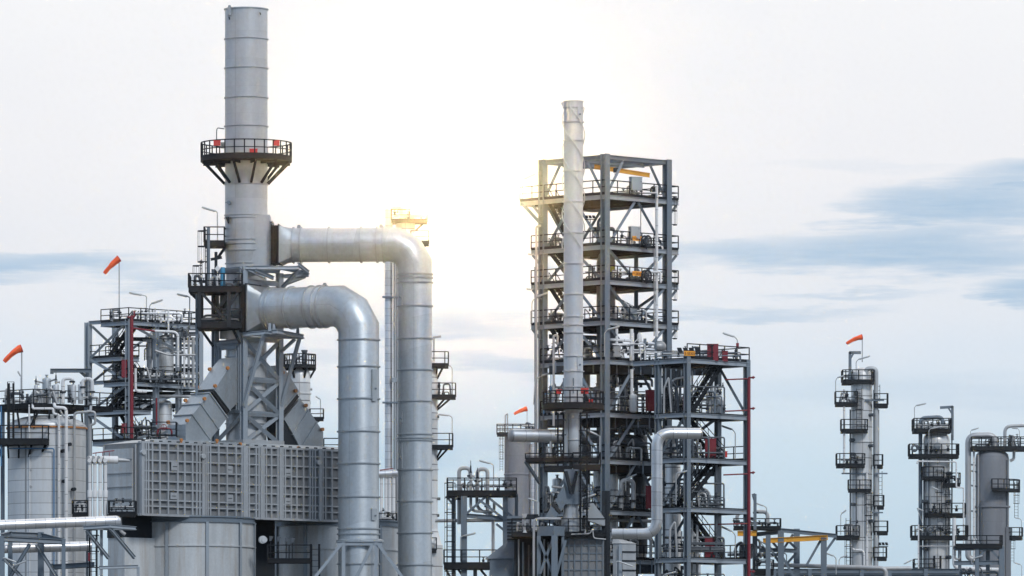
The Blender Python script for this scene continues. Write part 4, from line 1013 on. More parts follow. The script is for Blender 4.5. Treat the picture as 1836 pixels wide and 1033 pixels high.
rackbars(t, FP, ((54, 976, -10, 18, 1036, -10), (64, 976, 20, 104, 1040, 20), (8, 1002, -10, 44, 1040, -10)), w=.2, nm='strut')
lamp('lamp crossing below the large pipes between the rack posts', FP, (8, 1002), (9, 1001), (12, 1002), (31, 1009), d=-30, w=4)
lamp('lamp slanting up right between the rack posts at lower left', FP, (24, 1020), (24, 1017), (28, 1015), (49, 1007), d=-30, w=4)
t = thing('pipe_bracket', 'light steel bracket frame holding the closed end of the upper large pipe', 'bracket', FP.q(198, 946, 10))
rackbars(t, FP, ((150, 947, 0, 198, 944, -10), (198, 944, -10, 241, 946, 40), (150, 947, 0, 241, 946, 40)), m='lsteel', w=.22)
rackbars(t, FP, ((155, 951, 0, 193, 1000, 30), (198, 948, -8, 239, 999, 40), (178, 1018, 0, 246, 1015, 30), (246, 1015, 30, 246, 1060, 30), (180, 948, 30, 180, 1060, 30)), m='lsteel', w=.2, nm='strut')
t = thing('caged_ladder', 'dark caged ladder below the bracket of the upper large pipe', 'ladder', FP.q(166, FP.g, 20))
ladder(t, FP, 166, FP.g, 948, d=24)
for x in (159, 172): MB().bar(FP.q(x, FP.g, 26), FP.q(x, 946, 26), .12).build('post', M['rail'], t)
cabinet('tiny red call box on the caged ladder below the large pipe bracket', FP, 158, 162, 1006, 992, 10, 'red', depth=4)
# right drum platform with lamps
FR_ = Fr(492); ur = FR_.u
t = thing('valve_platform', 'black railed platform with a ladder before the right-hand round drum', 'platform', FR_.q(515, 1003, 60))
plat(t, FR_, 478, 556, 1003, 40, 90, rh=27, sides='flr', thick=5)
ladder(t, FR_, 564, FR_.g, 975, d=44, cage=False)
for x in (556, 571): MB().bar(FR_.q(x, FR_.g, 44), FR_.q(x, 974, 44), .16).build('post', M['rail'], t)
for i, (x, y) in enumerate(((486, 965), (500, 966), (514, 967), (525, 968))):
    t = thing('floodlight', ('first', 'second', 'third', 'fourth')[i] + ' from the left of four small floodlights over the drum platform', 'floodlight', FR_.q(x - 2, 1000, 60), 'four floodlights over the drum platform')
    MB().bar(FR_.q(x - 3, 1003, 60), FR_.q(x - 3, y + 2, 60), .07).build('stand', M['rail'], t)
    MB().prism([FR_.q(x - 5, y + 3, 56), FR_.q(x - 2, y + 3, 56), FR_.q(x + 2, y - 5, 56), FR_.q(x - 5, y - 6, 56)], V((0, .3, 0))).build('floodlight_head', M['dpipe'], t)
mb = MB(); mb.disc(FR_.q(469, 966, 50), V((.3, -1, 0)), 7 * ur, .3, 24); mb.disc(FR_.q(470, 966, 54), V((.3, -1, 0)), 5.4 * ur, .7, 24)
tag(mb.build('round_manhole', M['stack']), 'pale round manhole cover in the dark gap between the round drums', 'manhole')

# more pipework filling the stair structure
for i, (x0, x1, y, top, d0, d1, sd, mm) in enumerate(((240, 345, 640, 50, 60, 120, 141, ('pipe', 'dpipe', 'dpipe')), (205, 345, 733, 46, 60, 120, 142, ('pipe', 'dpipe', 'white')), (196, 232, 683, 40, 50, 100, 143, ('dpipe', 'pipe')), (300, 352, 600, 20, 60, 110, 144, ('dpipe', 'dpipe', 'pipe')), (240, 300, 790, 50, 70, 120, 145, ('white', 'dpipe', 'pipe')))):
    manifold('maze of pipes inside the stair structure, ' + ('between the top and second decks', 'between the second and third decks', 'behind the left stairs at mid height', 'just under the top deck at its right end', 'behind the short white vessel near the bottom')[i], FC0, x0, x1, y, d0, d1, top, sd, n=12, nv=6, rr=(.9, 2.6), mats=mm)
for i, (y, d) in enumerate(((600, 120), (655, 120), (700, 90), (722, 90), (762, 80))):
    MB().hbeam(FC0.q(200, y, d), FC0.q(352, y + 1, d), .26, .34).build('cross_beam', M['dsteel'], ts)
# ================================================================== right-hand platform tower, slim stack, stair annex
FE = Fr(545, 1085, 45); E0 = Fr(545); ue = FE.u
EA, EB = 161, 157
ext = (-3, EA + 26, -3, EB + 27)
lv = [(y, (-3, EA + 26, -3, EB + 56) if y == 347 else ext if y < 600 else (-3, EA + 3, -3, EB + 3), 'flr') for y in (347, 437, 500, 573)] + [(y, (-3, EA + 3, -3, EB + 3), 'flr') for y in (643, 738, 822, 913, 1000)]
te = steel_tower('tall open platform tower of blue-grey steel behind the slim white stack', 'platform_tower', FE, EA, EB, lv,
    [('a', 281, 0, '-'), ('b', 281, 0, '-'), ('A', 281, 0, '-'), ('B', 281, 0, '-'), ('a', 288, 347, 'k'), ('b', 288, 347, 'k'), ('a', 358, 437, '^'), ('b', 358, 437, '^'), ('a', 447, 497, 'v'), ('b', 449, 500, '^'),
     ('a', 511, 568, 'v'), ('b', 511, 573, '^'), ('a', 584, 643, 'v'), ('b', 584, 643, '^'), ('a', 654, 738, '^'), ('b', 654, 738, '^'), ('a', 748, 822, '^'), ('b', 748, 822, '^'), ('a', 832, 913, '^'), ('b', 832, 913, '^'), ('a', 924, 1000, '^'), ('A', 358, 437, 'v'), ('B', 511, 573, 'x'), ('A', 654, 738, '^'), ('B', 832, 913, 'x'), ('A', 924, 1000, 'x')], 276, cw=.56)
g = MB()
for k in (.3, .62): g.hbeam(FE.p(EA * k, 3, 283), FE.p(EA * k, EB - 3, 283), .2, .36)
for k in (.35, .7): g.hbeam(FE.p(3, EB * k, 284), FE.p(EA - 3, EB * k, 284), .2, .3)
g.build('roof_beam', M['steel'], te)
for (a, b) in ((62, 157), (161, 78)): MB().hbeam(FE.p(a, b, FE.g), FE.p(a, b, 300 if a < 100 else 440), .34, .34).build('steel_post', M['steel'], te)
et = V((math.cos(R(45)), math.sin(R(45)), 0)) * 0.8
for (yt, yb) in ((351, 437), (440, 500), (503, 573), (576, 643)): stair(te, FE.p(10, 92, yb), FE.p(10, 152, yt), et)
for (y0, y1, a, b) in ((437, 340, 174, 6), (573, 465, 176, 8), (643, 560, 176, 8)):
    q = FE.p(a, b, 0); ladder_mb(MB(), V((q.x, q.y, FE.p(0, 0, y0).z)), V((q.x, q.y, FE.p(0, 0, y1).z)), .5, True, V((.8, -.6, 0))).build('ladder', M['rail'], te)
MB().hbeam(FE.p(-6, EB + 12, FE.g), FE.p(-6, EB + 12, 470), .26, .26).build('steel_post', M['steel'], te)
for y in (358, 448, 511, 583):
    MB().bar(FE.p(-2, EB + 24, y), FE.p(-2, EB + 2, y + 20), .16).build('brace', M['steel'], te); MB().bar(FE.p(EA + 24, 0, y), FE.p(EA + 2, 0, y + 20), .16).build('brace', M['steel'], te)
MB().bar(FE.p(-2, EB + 52, 352), FE.p(-2, EB + 3, 392), .2).build('brace', M['steel'], te)
lamp('lamp at the far left end of the top deck of the platform tower', E0, (937, 352), (937, 312), (940, 308), (962, 298), d=150)
# crane beam
t = thing('crane_beam', 'yellow crane runway beam hung under the roof of the tall platform tower', 'crane beam', E0.q(1130, 303, 40))
MB().hbeam(E0.q(1066, 297, 20), E0.q(1166, 309, 60), .24, .34).build('runway', M['yellow'], t)
mb = MB(); mb.obox(E0.q(1100, 306, 30), V((.5, 0, 0)), V((0, .4, 0)), V((0, 0, .35))); mb.bar(E0.q(1103, 305, 33), E0.q(1103, 318, 33), .04); mb.build('hoist', M['dsteel'], t)
# slim white stack
FSL = Fr(520); us = FSL.u
t = thing('slim_stack', 'slim white stack with a spiral strake round its upper part, before the platform tower', 'stack', FSL.q(1028, FSL.g))
def rs(y): return 17.4 if y < 640 else (17.2 if y < 735 else 13.2)
pf = lathe_rings(FSL, 1027.6, rs, 838, 183, [219, 252, 307, 362, 418, 473, 528, 568, 583, 597, 639, 666, 694, 712], pr=1.9, w=.9)
zz = lambda y: FSL.q(0, y).z
pf = [(7.5 * us, zz(838)), (12 * us, zz(806))] + lathe_rings(FSL, 1028, lambda y: 13, 804, 742, [750, 789], pr=2, w=.9) + lathe_rings(FSL, 1028, lambda y: 17.3, 736, 183, [193, 219, 252, 307, 362, 418, 473, 528, 568, 583, 597, 639, 666, 694, 712], pr=2.5, w=1.0)
pf += [(18.6 * us, zz(183)), (18.6 * us, zz(181.6)), (16.5 * us, zz(181.6)), (16.5 * us, zz(200))]
c = FSL.q(1028, 0)
MB().lathe(c, pf, 48).build('shell', M['slim'], t)
for k in range(3):
    pts = []
    for i in range(91):
        y = 194 + (446 - 194) * i / 90; a = 2 * math.pi * ((y - 194) / 168.0 + k / 3) + 2.35
        pts.append(V((c.x + math.cos(a) * 20.2 * us, c.y + math.sin(a) * 20.2 * us, zz(y))))
    MB().tube(pts, .95 * us, 6).build('strake', M['slim'], t)
for (y0, y1, an) in ((216, 192, 34), (664, 641, 34)): door_on(t, FSL, 1028, 0, 17.4, an, 8, y0, y1, M['slim'])
mb = MB(); mb.prism([FSL.q(1010, 192, -3), FSL.q(1006, 187, -3), FSL.q(1006, 184, -3), FSL.q(1010, 184, -3)], V((0, .3, 0))); mb.build('lifting_lug', M['slim'], t)
arcplat(t, FSL, 1028, 17.4, 55, -180, 180, 727, thick=8, rh=24, seg=26)
for (y, x0, x1, d0) in ((840, 976, 1026, -44), (838, 1027, 1076, -46)): plat(t, FSL, x0, x1, y, d0, 0, rh=24, sides='flr', thick=7)
plat(t, FSL, 942, 1074, 824, -20, 60, rh=10, sides='f', thick=5)
MB().bar(FSL.q(942, 828, -16), FSL.q(968, 866, 20), .2).build('bracket', M['steel'], t)
ladder(t, FSL, 1005, 828, 742, d=-30)
for x in (1000, 1010): MB().bar(FSL.q(x, 836, -26), FSL.q(x, 742, -26), .14).build('post', M['rail'], t)
MB().hbeam(FSL.q(1014, 940, -8), FSL.q(1014, 742, -8), .34, .34).build('post', M['lsteel'], t)
for (x0, x1) in ((985, 1015), (1065, 1041)): MB().bar(FSL.q(x0, 726, 10), FSL.q(x1, 686, 6), .16).build('brace', M['steel'], t)
for x in (1010, 1028, 1045): MB().bar(FSL.q(x, 706, -18.5), FSL.q(x, 679, -18.5), .09).build('cage_bar', M['steel'], t)
cabinet('small bright red box on the left rail of the slim stack walkway', FSL, 998, 1006.5, 706, 699, -46, 'signal', depth=5, name='warning_light_box', cat='warning light')
cabinet('larger bright red box on the right rail of the slim stack walkway', FSL, 1041.5, 1055, 706, 696.5, -46, 'signal', depth=6, name='warning_light_box', cat='warning light')
cabinet('pinkish red box standing low inside the slim stack walkway', FSL, 1056, 1063, 727, 717, -30, 'signal', depth=5, name='warning_light_box', cat='warning light')
# furnishing of the platform tower decks (world helper: q on its own depth)
def e(x, y, d): return E0.q(x, y, d)
cabinet('large white switch box on legs, on the top deck of the platform tower', E0, 1131, 1153, 350, 318, 44, 'stack', depth=9, legs=9, yaw=30)
cabinet('white switch box on legs, on the second deck, above the upper amber sign', E0, 1130, 1149, 444, 407, 44, 'stack', depth=9, legs=16, yaw=30)
def reel(label, fr, x, y, d, r):
    t = thing('hose_reel', label, 'hose reel', fr.q(x, y + r + 4, d), 'round hose reels on the tower decks'); u = fr.u; c = fr.q(x, y, d); ax = V((.75, -.66, 0)).normalized()
    mb = MB(); mb.torus(c - ax * .18, ax, r * u, .08, 22, 6); mb.build('rim', M['dsteel'], t); mb = MB(); mb.torus(c + ax * .18, ax, r * u, .08, 22, 6); mb.build('rim', M['dsteel'], t)
    mb = MB(); mb.tube([c - ax * .2, c + ax * .2], r * .55 * u, 16); mb.build('hose_drum', M['dpipe'], t)
    mb = MB(); _, n, b = axes(ax)
    for k in range(4):
        a = math.pi * k / 4; o = (n * math.cos(a) + b * math.sin(a)) * r * u
        mb.bar(c + ax * .18 - o, c + ax * .18 + o, .05)
    mb.build('spokes', M['dsteel'], t)
    mb = MB(); mb.bar(c, c - V((0, 0, (r + 5) * u)), .1); mb.build('stand', M['dsteel'], t)
reel('hose reel on the top deck of the platform tower, right of the large switch box', E0, 1176, 335, 82, 7)
reel('hose reel right of the upper amber sign on the platform tower', E0, 1160, 428, 58, 9.5)
reel('hose reel right of the lower amber sign on the platform tower', E0, 1160, 490, 58, 9)
sign('amber tag sign on the second deck rail of the platform tower, below a white box', E0, 1131, 1154, 432, 423.5, 46, 'V-58302', 45)
sign('amber tag sign on the third deck rail of the platform tower', E0, 1131, 1154, 495, 486.5, 46, 'V-58301', 45)
pipe('long white upright pipe down the right face of the platform tower', [e(1179, 600, 70), e(1179, 327, 70)], 2.6 * ue, 'white', seg=10)
pipe('thin pipe beside the long white upright on the platform tower right face', [e(1174.5, 598, 72), e(1174.5, 440, 72)], 1.1 * ue, 'pipe')
pipe('thin conduit hanging under the top deck of the platform tower', [e(1150, 437, 60), e(1150, 360, 60)], .8 * ue, 'dpipe')
floodlights('row of three floodlights on a post between slim stack and tower corner', E0, 1049, 1068, 437, 384, d=30, n=3, hs=7)
# central column
t = thing('reactor_tower', 'brown-grey round column up the middle of the platform tower behind its corner post', 'column', E0.q(1088, E0.g, 112))
c = E0.q(1088, 0, 112); z = lambda y: E0.q(0, y).z
MB().lathe(c, [(17 * ue, 0), (17 * ue, z(462)), (13 * ue, z(448)), (8 * ue, z(443)), (8 * ue, z(425)), (11 * ue, z(424)), (11 * ue, z(420)), (6 * ue, z(419)), (6 * ue, z(400)), (.01, z(400))], 32).build('shell', M['tankgrey'], t)
mb = MB(); mb.disc(E0.q(1096, 487, 96), V((.5, -1, 0)), 6 * ue, .5, 18); mb.build('manhole', M['dsteel'], t)
MB().lathe(E0.q(1099, 0, 94), [(4.2 * ue, z(481)), (4.4 * ue, z(471)), (.01, z(470))], 12).build('lagging_cover', M['yg'], t)
manifold('dark pipes and valves on the second deck behind the tower corner post', E0, 1062, 1102, 440, 40, 100, 60, 51, n=9, nv=9, rr=(1, 2.6), mats=('dpipe', 'dpipe', 'pipe'))
manifold('thin pipes on the third deck between slim stack and tower corner', E0, 1050, 1080, 500, 40, 90, 40, 52, n=6, nv=5, rr=(.7, 1.6), mats=('pipe', 'dpipe'))
manifold('pipes and valves on the fourth deck behind the tower corner post', E0, 1095, 1160, 575, 50, 90, 40, 53, n=9, nv=8, rr=(.8, 2.2), mats=('pipe', 'white', 'dpipe'))
manifold('valves on the fourth deck between slim stack and tower corner', E0, 1046, 1078, 575, 50, 90, 30, 54, n=4, nv=5, rr=(.8, 1.8), mats=('dpipe', 'pipe'))
cabinet('pale square box among the pipes on the fourth deck of the platform tower', E0, 1128, 1142, 577, 554, 60, 'box', depth=10)
cabinet('dark box against the corner post on the fourth deck of the platform tower', E0, 1073, 1080, 575, 540, 20, 'dpipe', depth=7)
# exchanger group on the fifth deck
t = thing('heat_exchanger', 'pale twin-tube heat exchanger with a domed end, on the fifth deck of the platform tower', 'heat exchanger', e(1165, 645, 40))
for y in (613, 624): MB().tube([e(1146, y, 30), e(1176, y + 1, 44)], 3.2 * ue, 16).build('tube', M['alu'], t)
mb = MB(); mb.loft([ci_ring(e(1176, 619, 44), V((1, .3, 0)).normalized(), k * ue, 20) for k in (9,)] + [ci_ring(e(1176 + dx, 619, 44 + dx * .3), V((1, .3, 0)).normalized(), k * ue, 20) for dx, k in ((4, 10.5), (11, 11), (15, 9), (18, 5.5), (19.5, .2))]); mb.build('end_dome', M['clad'], t)
for x, d in ((1157, 30), (1177, 40)): MB().prism([e(x - 2.5, 645, d), e(x + 2.5, 645, d), e(x + 2.5, 605, d), e(x - 2.5, 605, d)], V((0, .6, 0))).build('saddle_post', M['steel'], t)
vessel('small white vessel above the heat exchanger on the fifth deck', E0, 1147, 4.2, 612, 596, d=30, m='white')
pipe('tallest white upright pipe left of the heat exchanger, fifth deck', [e(1133, 645, 30), e(1133, 588, 30)], 3.4 * ue, 'white')
pipe('white upright pipe nearest the tower corner post on the fifth deck', [e(1106, 640, 20), e(1106, 588, 20)], 2.6 * ue, 'white')
pipe('white horizontal pipe from the corner post towards the heat exchanger', [e(1092, 608, 16), e(1131, 609, 30)], 2.6 * ue, 'white')
pipe('lower white horizontal pipe with a red valve at the heat exchanger', [e(1098, 617, 18), e(1130, 616, 26)], 2.2 * ue, 'white')
cabinet('white square insulated box at the rail of the fifth deck', E0, 1100, 1113, 640, 621, 12, 'white', depth=9)
manifold('valves and small pipes around the heat exchanger on the fifth deck', E0, 1094, 1195, 645, 20, 60, 42, 55, n=9, nv=10, rr=(.8, 2.0), mats=('white', 'pipe', 'dpipe'))
manifold('pipes on the fifth deck between slim stack and corner post', E0, 1048, 1080, 645, 40, 90, 50, 56, n=6, nv=6, rr=(.9, 2.4), mats=('pipe', 'dpipe'))
lamp('lamp slanting up right in front of the tower corner post, above the white pipes', E0, (1084, 640), (1084, 597), (1089, 592), (1111, 586), d=-8)
# left edge lamps
for lb, pts in (('lamp on a bent post at the left edge of the third level of the platform tower', ((956, 500), (956, 425), (966, 395), (966, 394))),):
    pass
lamp('lamp over the left end of the fourth deck of the platform tower, head slanting right', E0, (954, 573), (954, 534), (961, 526), (983, 518), d=100)
lamp('lamp over the left end of the fifth deck of the platform tower', E0, (957, 720), (960, 674), (972, 668), (990, 662), d=100)
lamp('short lamp stub pointing left at the second deck of the platform tower', E0, (957, 446), (957, 449), (955, 449), (947, 448), d=100, w=4)
lamp('short lamp stub pointing left at the third deck of the platform tower', E0, (955, 510), (955, 512), (953, 512), (944, 511), d=100, w=4)
pipe('tall grey pipe with a bent top down the left side of the platform tower', [e(962, E0.g, 104), e(962, 398, 104), e(970, 396, 104)], 2.2 * ue, 'pipe', rad=.3)
pipe('white pipe with a hooked top left of the slim stack below the fourth deck', [e(993, 760, 60), e(993, 598, 60), e(1000, 597, 60), e(1000, 612, 60)], 2.2 * ue, 'pipe', rad=.3)
pipe('thin blue pipe beside the slim stack walkway', [e(975, 740, 40), e(975, 704, 40), e(988, 704, 40), e(988, 670, 40)], .9 * ue, 'blue', rad=.2)
# sixth deck (y 738)
vessel('white vessel with a tall neck on the sixth deck, left of the red cabinet', E0, 1136, 6.8, 738, 704, d=40, m='white')
pipe('tall white pipe above the necked vessel of the sixth deck', [e(1133.5, 706, 40), e(1133.5, 660, 40)], 2.8 * ue, 'white')
cabinet('large dark red cabinet on the sixth deck of the platform tower', E0, 1161, 1178, 737, 700, 42, 'red', depth=12, yaw=20)
vessel('grey vessel behind the slim stack walkway on the sixth deck', E0, 1072, 9, 738, 688, d=80, m='tankgrey')
manifold('pipes and valves on the sixth deck behind the braces', E0, 1092, 1175, 739, 50, 100, 55, 57, n=10, nv=8, rr=(.9, 2.4), mats=('pipe', 'dpipe', 'dpipe', 'white'))
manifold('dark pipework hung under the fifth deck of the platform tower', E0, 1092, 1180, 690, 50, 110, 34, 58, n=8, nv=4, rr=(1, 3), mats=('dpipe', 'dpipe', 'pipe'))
# seventh deck (y 822)
vessel('squat grey vessel on the seventh deck beside the tower corner post', E0, 1103, 8.5, 824, 797, d=40, m='tankgrey')
manifold('pipes and valves on the seventh deck left of the big silver pipe', E0, 1092, 1168, 824, 40, 90, 44, 59, n=9, nv=9, rr=(.9, 2.4), mats=('pipe', 'dpipe', 'white'))
pipe('large dark elbow pipe behind the big silver pipe on the seventh deck', [e(1085, 784, 90), e(1150, 786, 90), e(1156, 826, 90)], 11 * ue, 'dpipe', rad=1.2, seg=18)
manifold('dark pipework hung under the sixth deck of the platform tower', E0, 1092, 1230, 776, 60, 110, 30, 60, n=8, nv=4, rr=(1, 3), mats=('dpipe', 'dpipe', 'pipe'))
# eighth deck (y 913) and below
gooseneck('grey gooseneck pipe with dark flanges on the eighth deck of the platform tower', E0, 1114, 913, 860, 1136, 910, d=30, r=4.2, m='pipe')
manifold('pipes on the eighth deck around the grey gooseneck', E0, 1096, 1168, 914, 50, 90, 40, 61, n=6, nv=7, rr=(.8, 2), mats=('pipe', 'dpipe'))
manifold('pipes below the eighth deck behind the lower silver pipe', E0, 1096, 1168, 1000, 50, 90, 60, 62, n=8, nv=7, rr=(1, 3), mats=('pipe', 'dpipe', 'white'))
for i, (x, r_, y1) in enumerate(((1072, 7, 822), (1101, 9, 824))):
    tag(MB().lathe(E0.q(x, 0, 100), [(r_ * ue, 0), (r_ * ue, z(y1)), (.01, z(y1))], 24).build('upright_vessel', M['clad2']), ('narrow pale upright column behind the lower part of the slim stack', 'grey upright column just right of the tower corner post, lower half')[i], 'tower')
for i, y in enumerate((880, 940)):
    pipe(('upper', 'lower')[i] + ' grey horizontal pipe across the back of the lower platform tower', [e(1050, y, 130), e(1190, y + 3, 130)], 2.6 * ue, 'pipe')
lamp('lamp below the seventh deck near the slim stack foot, bent over from the right', E0, (1075, 838), (1075, 784), (1070, 782), (1048, 772), d=-40)
lamp('lamp slanting up right at the gooseneck of the eighth deck', E0, (1122, 880), (1122, 860), (1126, 857), (1142, 850), d=10, w=4)
# large dark equipment deep inside the tower
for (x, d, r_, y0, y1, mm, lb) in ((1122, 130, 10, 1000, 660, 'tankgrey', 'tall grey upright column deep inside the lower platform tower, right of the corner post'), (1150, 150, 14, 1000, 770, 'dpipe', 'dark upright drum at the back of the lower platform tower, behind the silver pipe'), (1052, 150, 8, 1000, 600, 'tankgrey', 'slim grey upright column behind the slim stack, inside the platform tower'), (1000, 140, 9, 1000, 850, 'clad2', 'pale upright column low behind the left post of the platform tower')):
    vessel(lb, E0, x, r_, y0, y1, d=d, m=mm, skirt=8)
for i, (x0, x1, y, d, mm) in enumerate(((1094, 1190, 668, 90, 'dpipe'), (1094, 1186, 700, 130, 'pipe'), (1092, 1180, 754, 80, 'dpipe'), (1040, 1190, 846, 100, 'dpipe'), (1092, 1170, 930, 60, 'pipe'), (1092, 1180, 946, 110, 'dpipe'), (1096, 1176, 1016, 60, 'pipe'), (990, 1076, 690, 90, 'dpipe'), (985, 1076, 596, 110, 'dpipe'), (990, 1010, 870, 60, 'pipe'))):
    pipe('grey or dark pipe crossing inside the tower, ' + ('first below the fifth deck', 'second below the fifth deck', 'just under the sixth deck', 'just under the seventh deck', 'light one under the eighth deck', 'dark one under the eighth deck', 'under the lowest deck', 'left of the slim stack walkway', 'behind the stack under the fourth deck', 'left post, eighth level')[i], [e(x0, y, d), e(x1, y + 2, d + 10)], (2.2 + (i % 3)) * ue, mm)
for i, (x0, x1, y, d0, d1, top, sd) in enumerate(((1100, 1190, 439, 60, 110, 30, 121), (1098, 1186, 502, 60, 110, 30, 122), (1100, 1180, 349, 60, 110, 22, 123), (985, 1012, 439, 90, 130, 26, 124), (985, 1012, 575, 90, 130, 30, 125), (980, 1012, 645, 90, 130, 44, 126), (980, 1012, 739, 60, 130, 60, 127), (975, 1060, 824, 70, 130, 50, 128), (975, 1012, 914, 70, 130, 50, 129), (1050, 1085, 914, 30, 90, 60, 130), (1186, 1230, 739, 60, 100, 50, 131), (1180, 1232, 824, 70, 110, 50, 132), (1180, 1230, 1000, 50, 110, 50, 133))):
    manifold('tangle of small pipes ' + ('on the second deck below the white box', 'on the third deck beside the amber sign', 'on the top deck beside the large white box', 'on the second deck left of the slim stack', 'on the fourth deck left of the slim stack', 'on the fifth deck left of the slim stack', 'on the sixth deck left of the slim stack', 'on the seventh deck behind the slim stack', 'on the eighth deck left of the slim stack', 'on the eighth deck right of the slim stack', 'on the sixth deck at the annex joint', 'on the seventh deck at the annex joint', 'on the lowest deck at the annex joint')[i], E0, x0, x1, y, d0, d1, top, sd, n=8, nv=6, rr=(.7, 2.2), mats=('dpipe', 'dpipe', 'pipe', 'white'))
# dark boxes added below the decks to darken the inside of the steelwork
for i, (x0, x1, y, h_, d0, d1) in enumerate(((1096, 1182, 668, 20, 50, 120), (1094, 1176, 764, 18, 60, 140), (1094, 1190, 846, 14, 60, 140), (985, 1076, 664, 12, 60, 130), (982, 1076, 760, 12, 70, 140), (1096, 1180, 1026, 14, 40, 110), (1240, 1296, 668, 14, 60, 90), (1190, 1228, 690, 40, 60, 90), (1240, 1290, 850, 12, 66, 96))):
    a = e(x0, y, d0); 
    td = thing('dark_fill_box', 'dark filler box added ' + ('below the fifth deck right of the tower corner post', 'below the sixth deck right of the tower corner post', 'below the seventh deck right of the tower corner post', 'below the fifth deck left of the slim stack', 'below the sixth deck left of the slim stack', 'low near the bottom edge, right of the tower corner post', 'under the annex top deck behind the stairs', 'upright at the joint of tower and annex', 'below the third annex level behind the stairs')[i], 'filler box', a)
    MB().obox(a, V(((x1 - x0) * ue, 0, 0)), V((0, (d1 - d0) * ue, 0)), V((0, 0, h_ * ue))).build('fill_body', M['dsteel'], td)
    for k in range(4):
        x = x0 + (x1 - x0) * (k + .5) / 4
        MB().bar(e(x, y + 1, d0 - 1), e(x, y - h_ - 8, d0 - 1), .12).build('hanger', M['steel'], td)
# pale clad column between tower and annex
t = thing('clad_tower', 'tall pale clad column standing between the platform tower and the stair annex', 'column', E0.q(1205, E0.g, 20))
c = E0.q(1205, 0, 20)
MB().lathe(c, [(16.5 * ue, 0), (16.5 * ue, z(842)), (15.6 * ue, z(840)), (15.6 * ue, z(828)), (9 * ue, z(812)), (8 * ue, z(795)), (13 * ue, z(786)), (13 * ue, z(776)), (.01, z(774))], 36).build('shell', M['clad2'], t)
mb = MB(); mb.bar(e(1186, 806, 2), e(1202, 806, 2), .5, .4); mb.disc(e(1194, 800, 0), V((0, 1, 0)), 5 * ue, .5, 14); mb.build('nozzle', M['pipe'], t)
tag(MB().lathe(E0.q(1247, 0, 60), [(11 * ue, 0), (11 * ue, z(955)), (6 * ue, z(945)), (.01, z(943))], 24).build('short_vessel', M['clad']), 'short white clad column with a dark band, low behind the annex stairs', 'tower')
pipe('large grey elbow pipe behind the annex stairs, dropping on the right', [e(1240, 880, 90), e(1270, 876, 90), e(1270, 915, 90)], 8 * ue, 'pipe', rad=1.2, seg=18)

# ---- stair annex on the right
FH = Fr(538, 1232, 45); H0 = Fr(538); uh = FH.u; HA, HB = 157, 72
th = steel_tower('stair annex of blue-grey steel with zigzag black stairs, right of the platform tower', 'stair_annex', FH, HA, HB,
    [(641, (-3, HA + 3, -3, HB + 60), 'fr'), (738, (-3, HA + 3, -3, HB + 2), ''), (819, (-3, HA + 3, -3, HB + 2), 'r'), (908, (-3, HA + 3, -3, HB + 2), ''), (998, (-3, HA - 6, -3, HB + 2), 'r')],
    [('A', 832, 908, '^'), ('B', 650, 735, '/'), ('b', 745, 815, '\\')], 639, cw=.42)
ea = V((math.cos(R(45)), math.sin(R(45)), 0)); eb_ = V((-math.sin(R(45)), math.cos(R(45)), 0)) * .85
for (a0, y0, a1, y1, b) in ((27, 738, 112, 643, 14), (134, 819, 27, 739, 34), (6, 908, 104, 821, 14), (134, 998, 36, 910, 34)): stair(th, FH.p(a0, b, y0), FH.p(a1, b, y1), eb_)
for (y, a0, a1) in ((738, 20, 60), (738, 110, 157), (819, 60, 157), (908, 3, 60), (908, 110, 157), (998, 60, 150)):
    mb = MB(); rail_mb(mb, [FH.p(a0, HB - 4, y), FH.p(a1, HB - 4, y)], 1.1); mb.build('railing', M['rail'], th)
h = lambda x, y, d: H0.q(x, y, d)
cabinet('large red cabinet on the top deck of the stair annex', H0, 1268, 1288, 647, 617.5, 44, 'red', depth=10)
cabinet('small red drum-like box right of the large red cabinet on the annex top deck', H0, 1295, 1305, 648, 630, 60, 'red', depth=8, door=False)
cabinet('dark red cabinet on the third annex level beside the stairs', H0, 1264, 1284, 821, 787, 70, 'red', depth=10)
cabinet('dull red cabinet at the lowest annex level beside the stairs', H0, 1264, 1284, 1000, 966, 70, 'red', depth=10)
cabinet('narrow red cabinet behind the annex corner post, second level', H0, 1225, 1233, 740, 712, 50, 'red', depth=8)
cabinet('narrow red cabinet behind the big silver pipe, eighth deck', E0, 1158, 1168, 912, 872, 30, 'red', depth=8)
cabinet('little red extinguisher box at the stair foot, third annex level', H0, 1298, 1304, 820, 810, 90, 'signal', depth=5, door=False)
sign('amber tag sign on the front rail of the annex top deck, near its corner', H0, 1225, 1248, 638, 629.5, -4, 'E-58302', 30)
floodlights('black floodlights tilted up behind the amber sign of the stair annex', H0, 1214, 1256, 642, 624, d=16, n=4, hs=8)
lamp('lamp with a red call box on its post, at the annex top deck end', H0, (1326, 645), (1326, 602), (1321, 597), (1299, 590), d=110)
mb = MB(); mb.obox(h(1323.5, 617, 108), V((5, 0, 0)) * uh, V((0, .2, 0)), V((0, 0, 9 * uh))); tag(mb.build('call_box', M['red']), 'red call box halfway up the lamp post at the annex right end', 'call box')
lamp('lamp at the right of the third annex level, head pointing left', H0, (1322, 819), (1322, 770), (1317, 765), (1297, 758), d=110)
lamp('lamp at the right of the lowest annex level, head slanting down right', H0, (1322, 1000), (1322, 955), (1316, 949), (1296, 940), d=110)
lamp('lamp slanting up towards the annex corner post, fourth level', H0, (1212, 905), (1212, 852), (1214, 849), (1232, 845), d=-6, w=4)
lamp('lamp slanting up at the foot of the pale clad column', H0, (1188, 1040), (1188, 1034), (1192, 1031), (1212, 1026), d=-20, w=4)
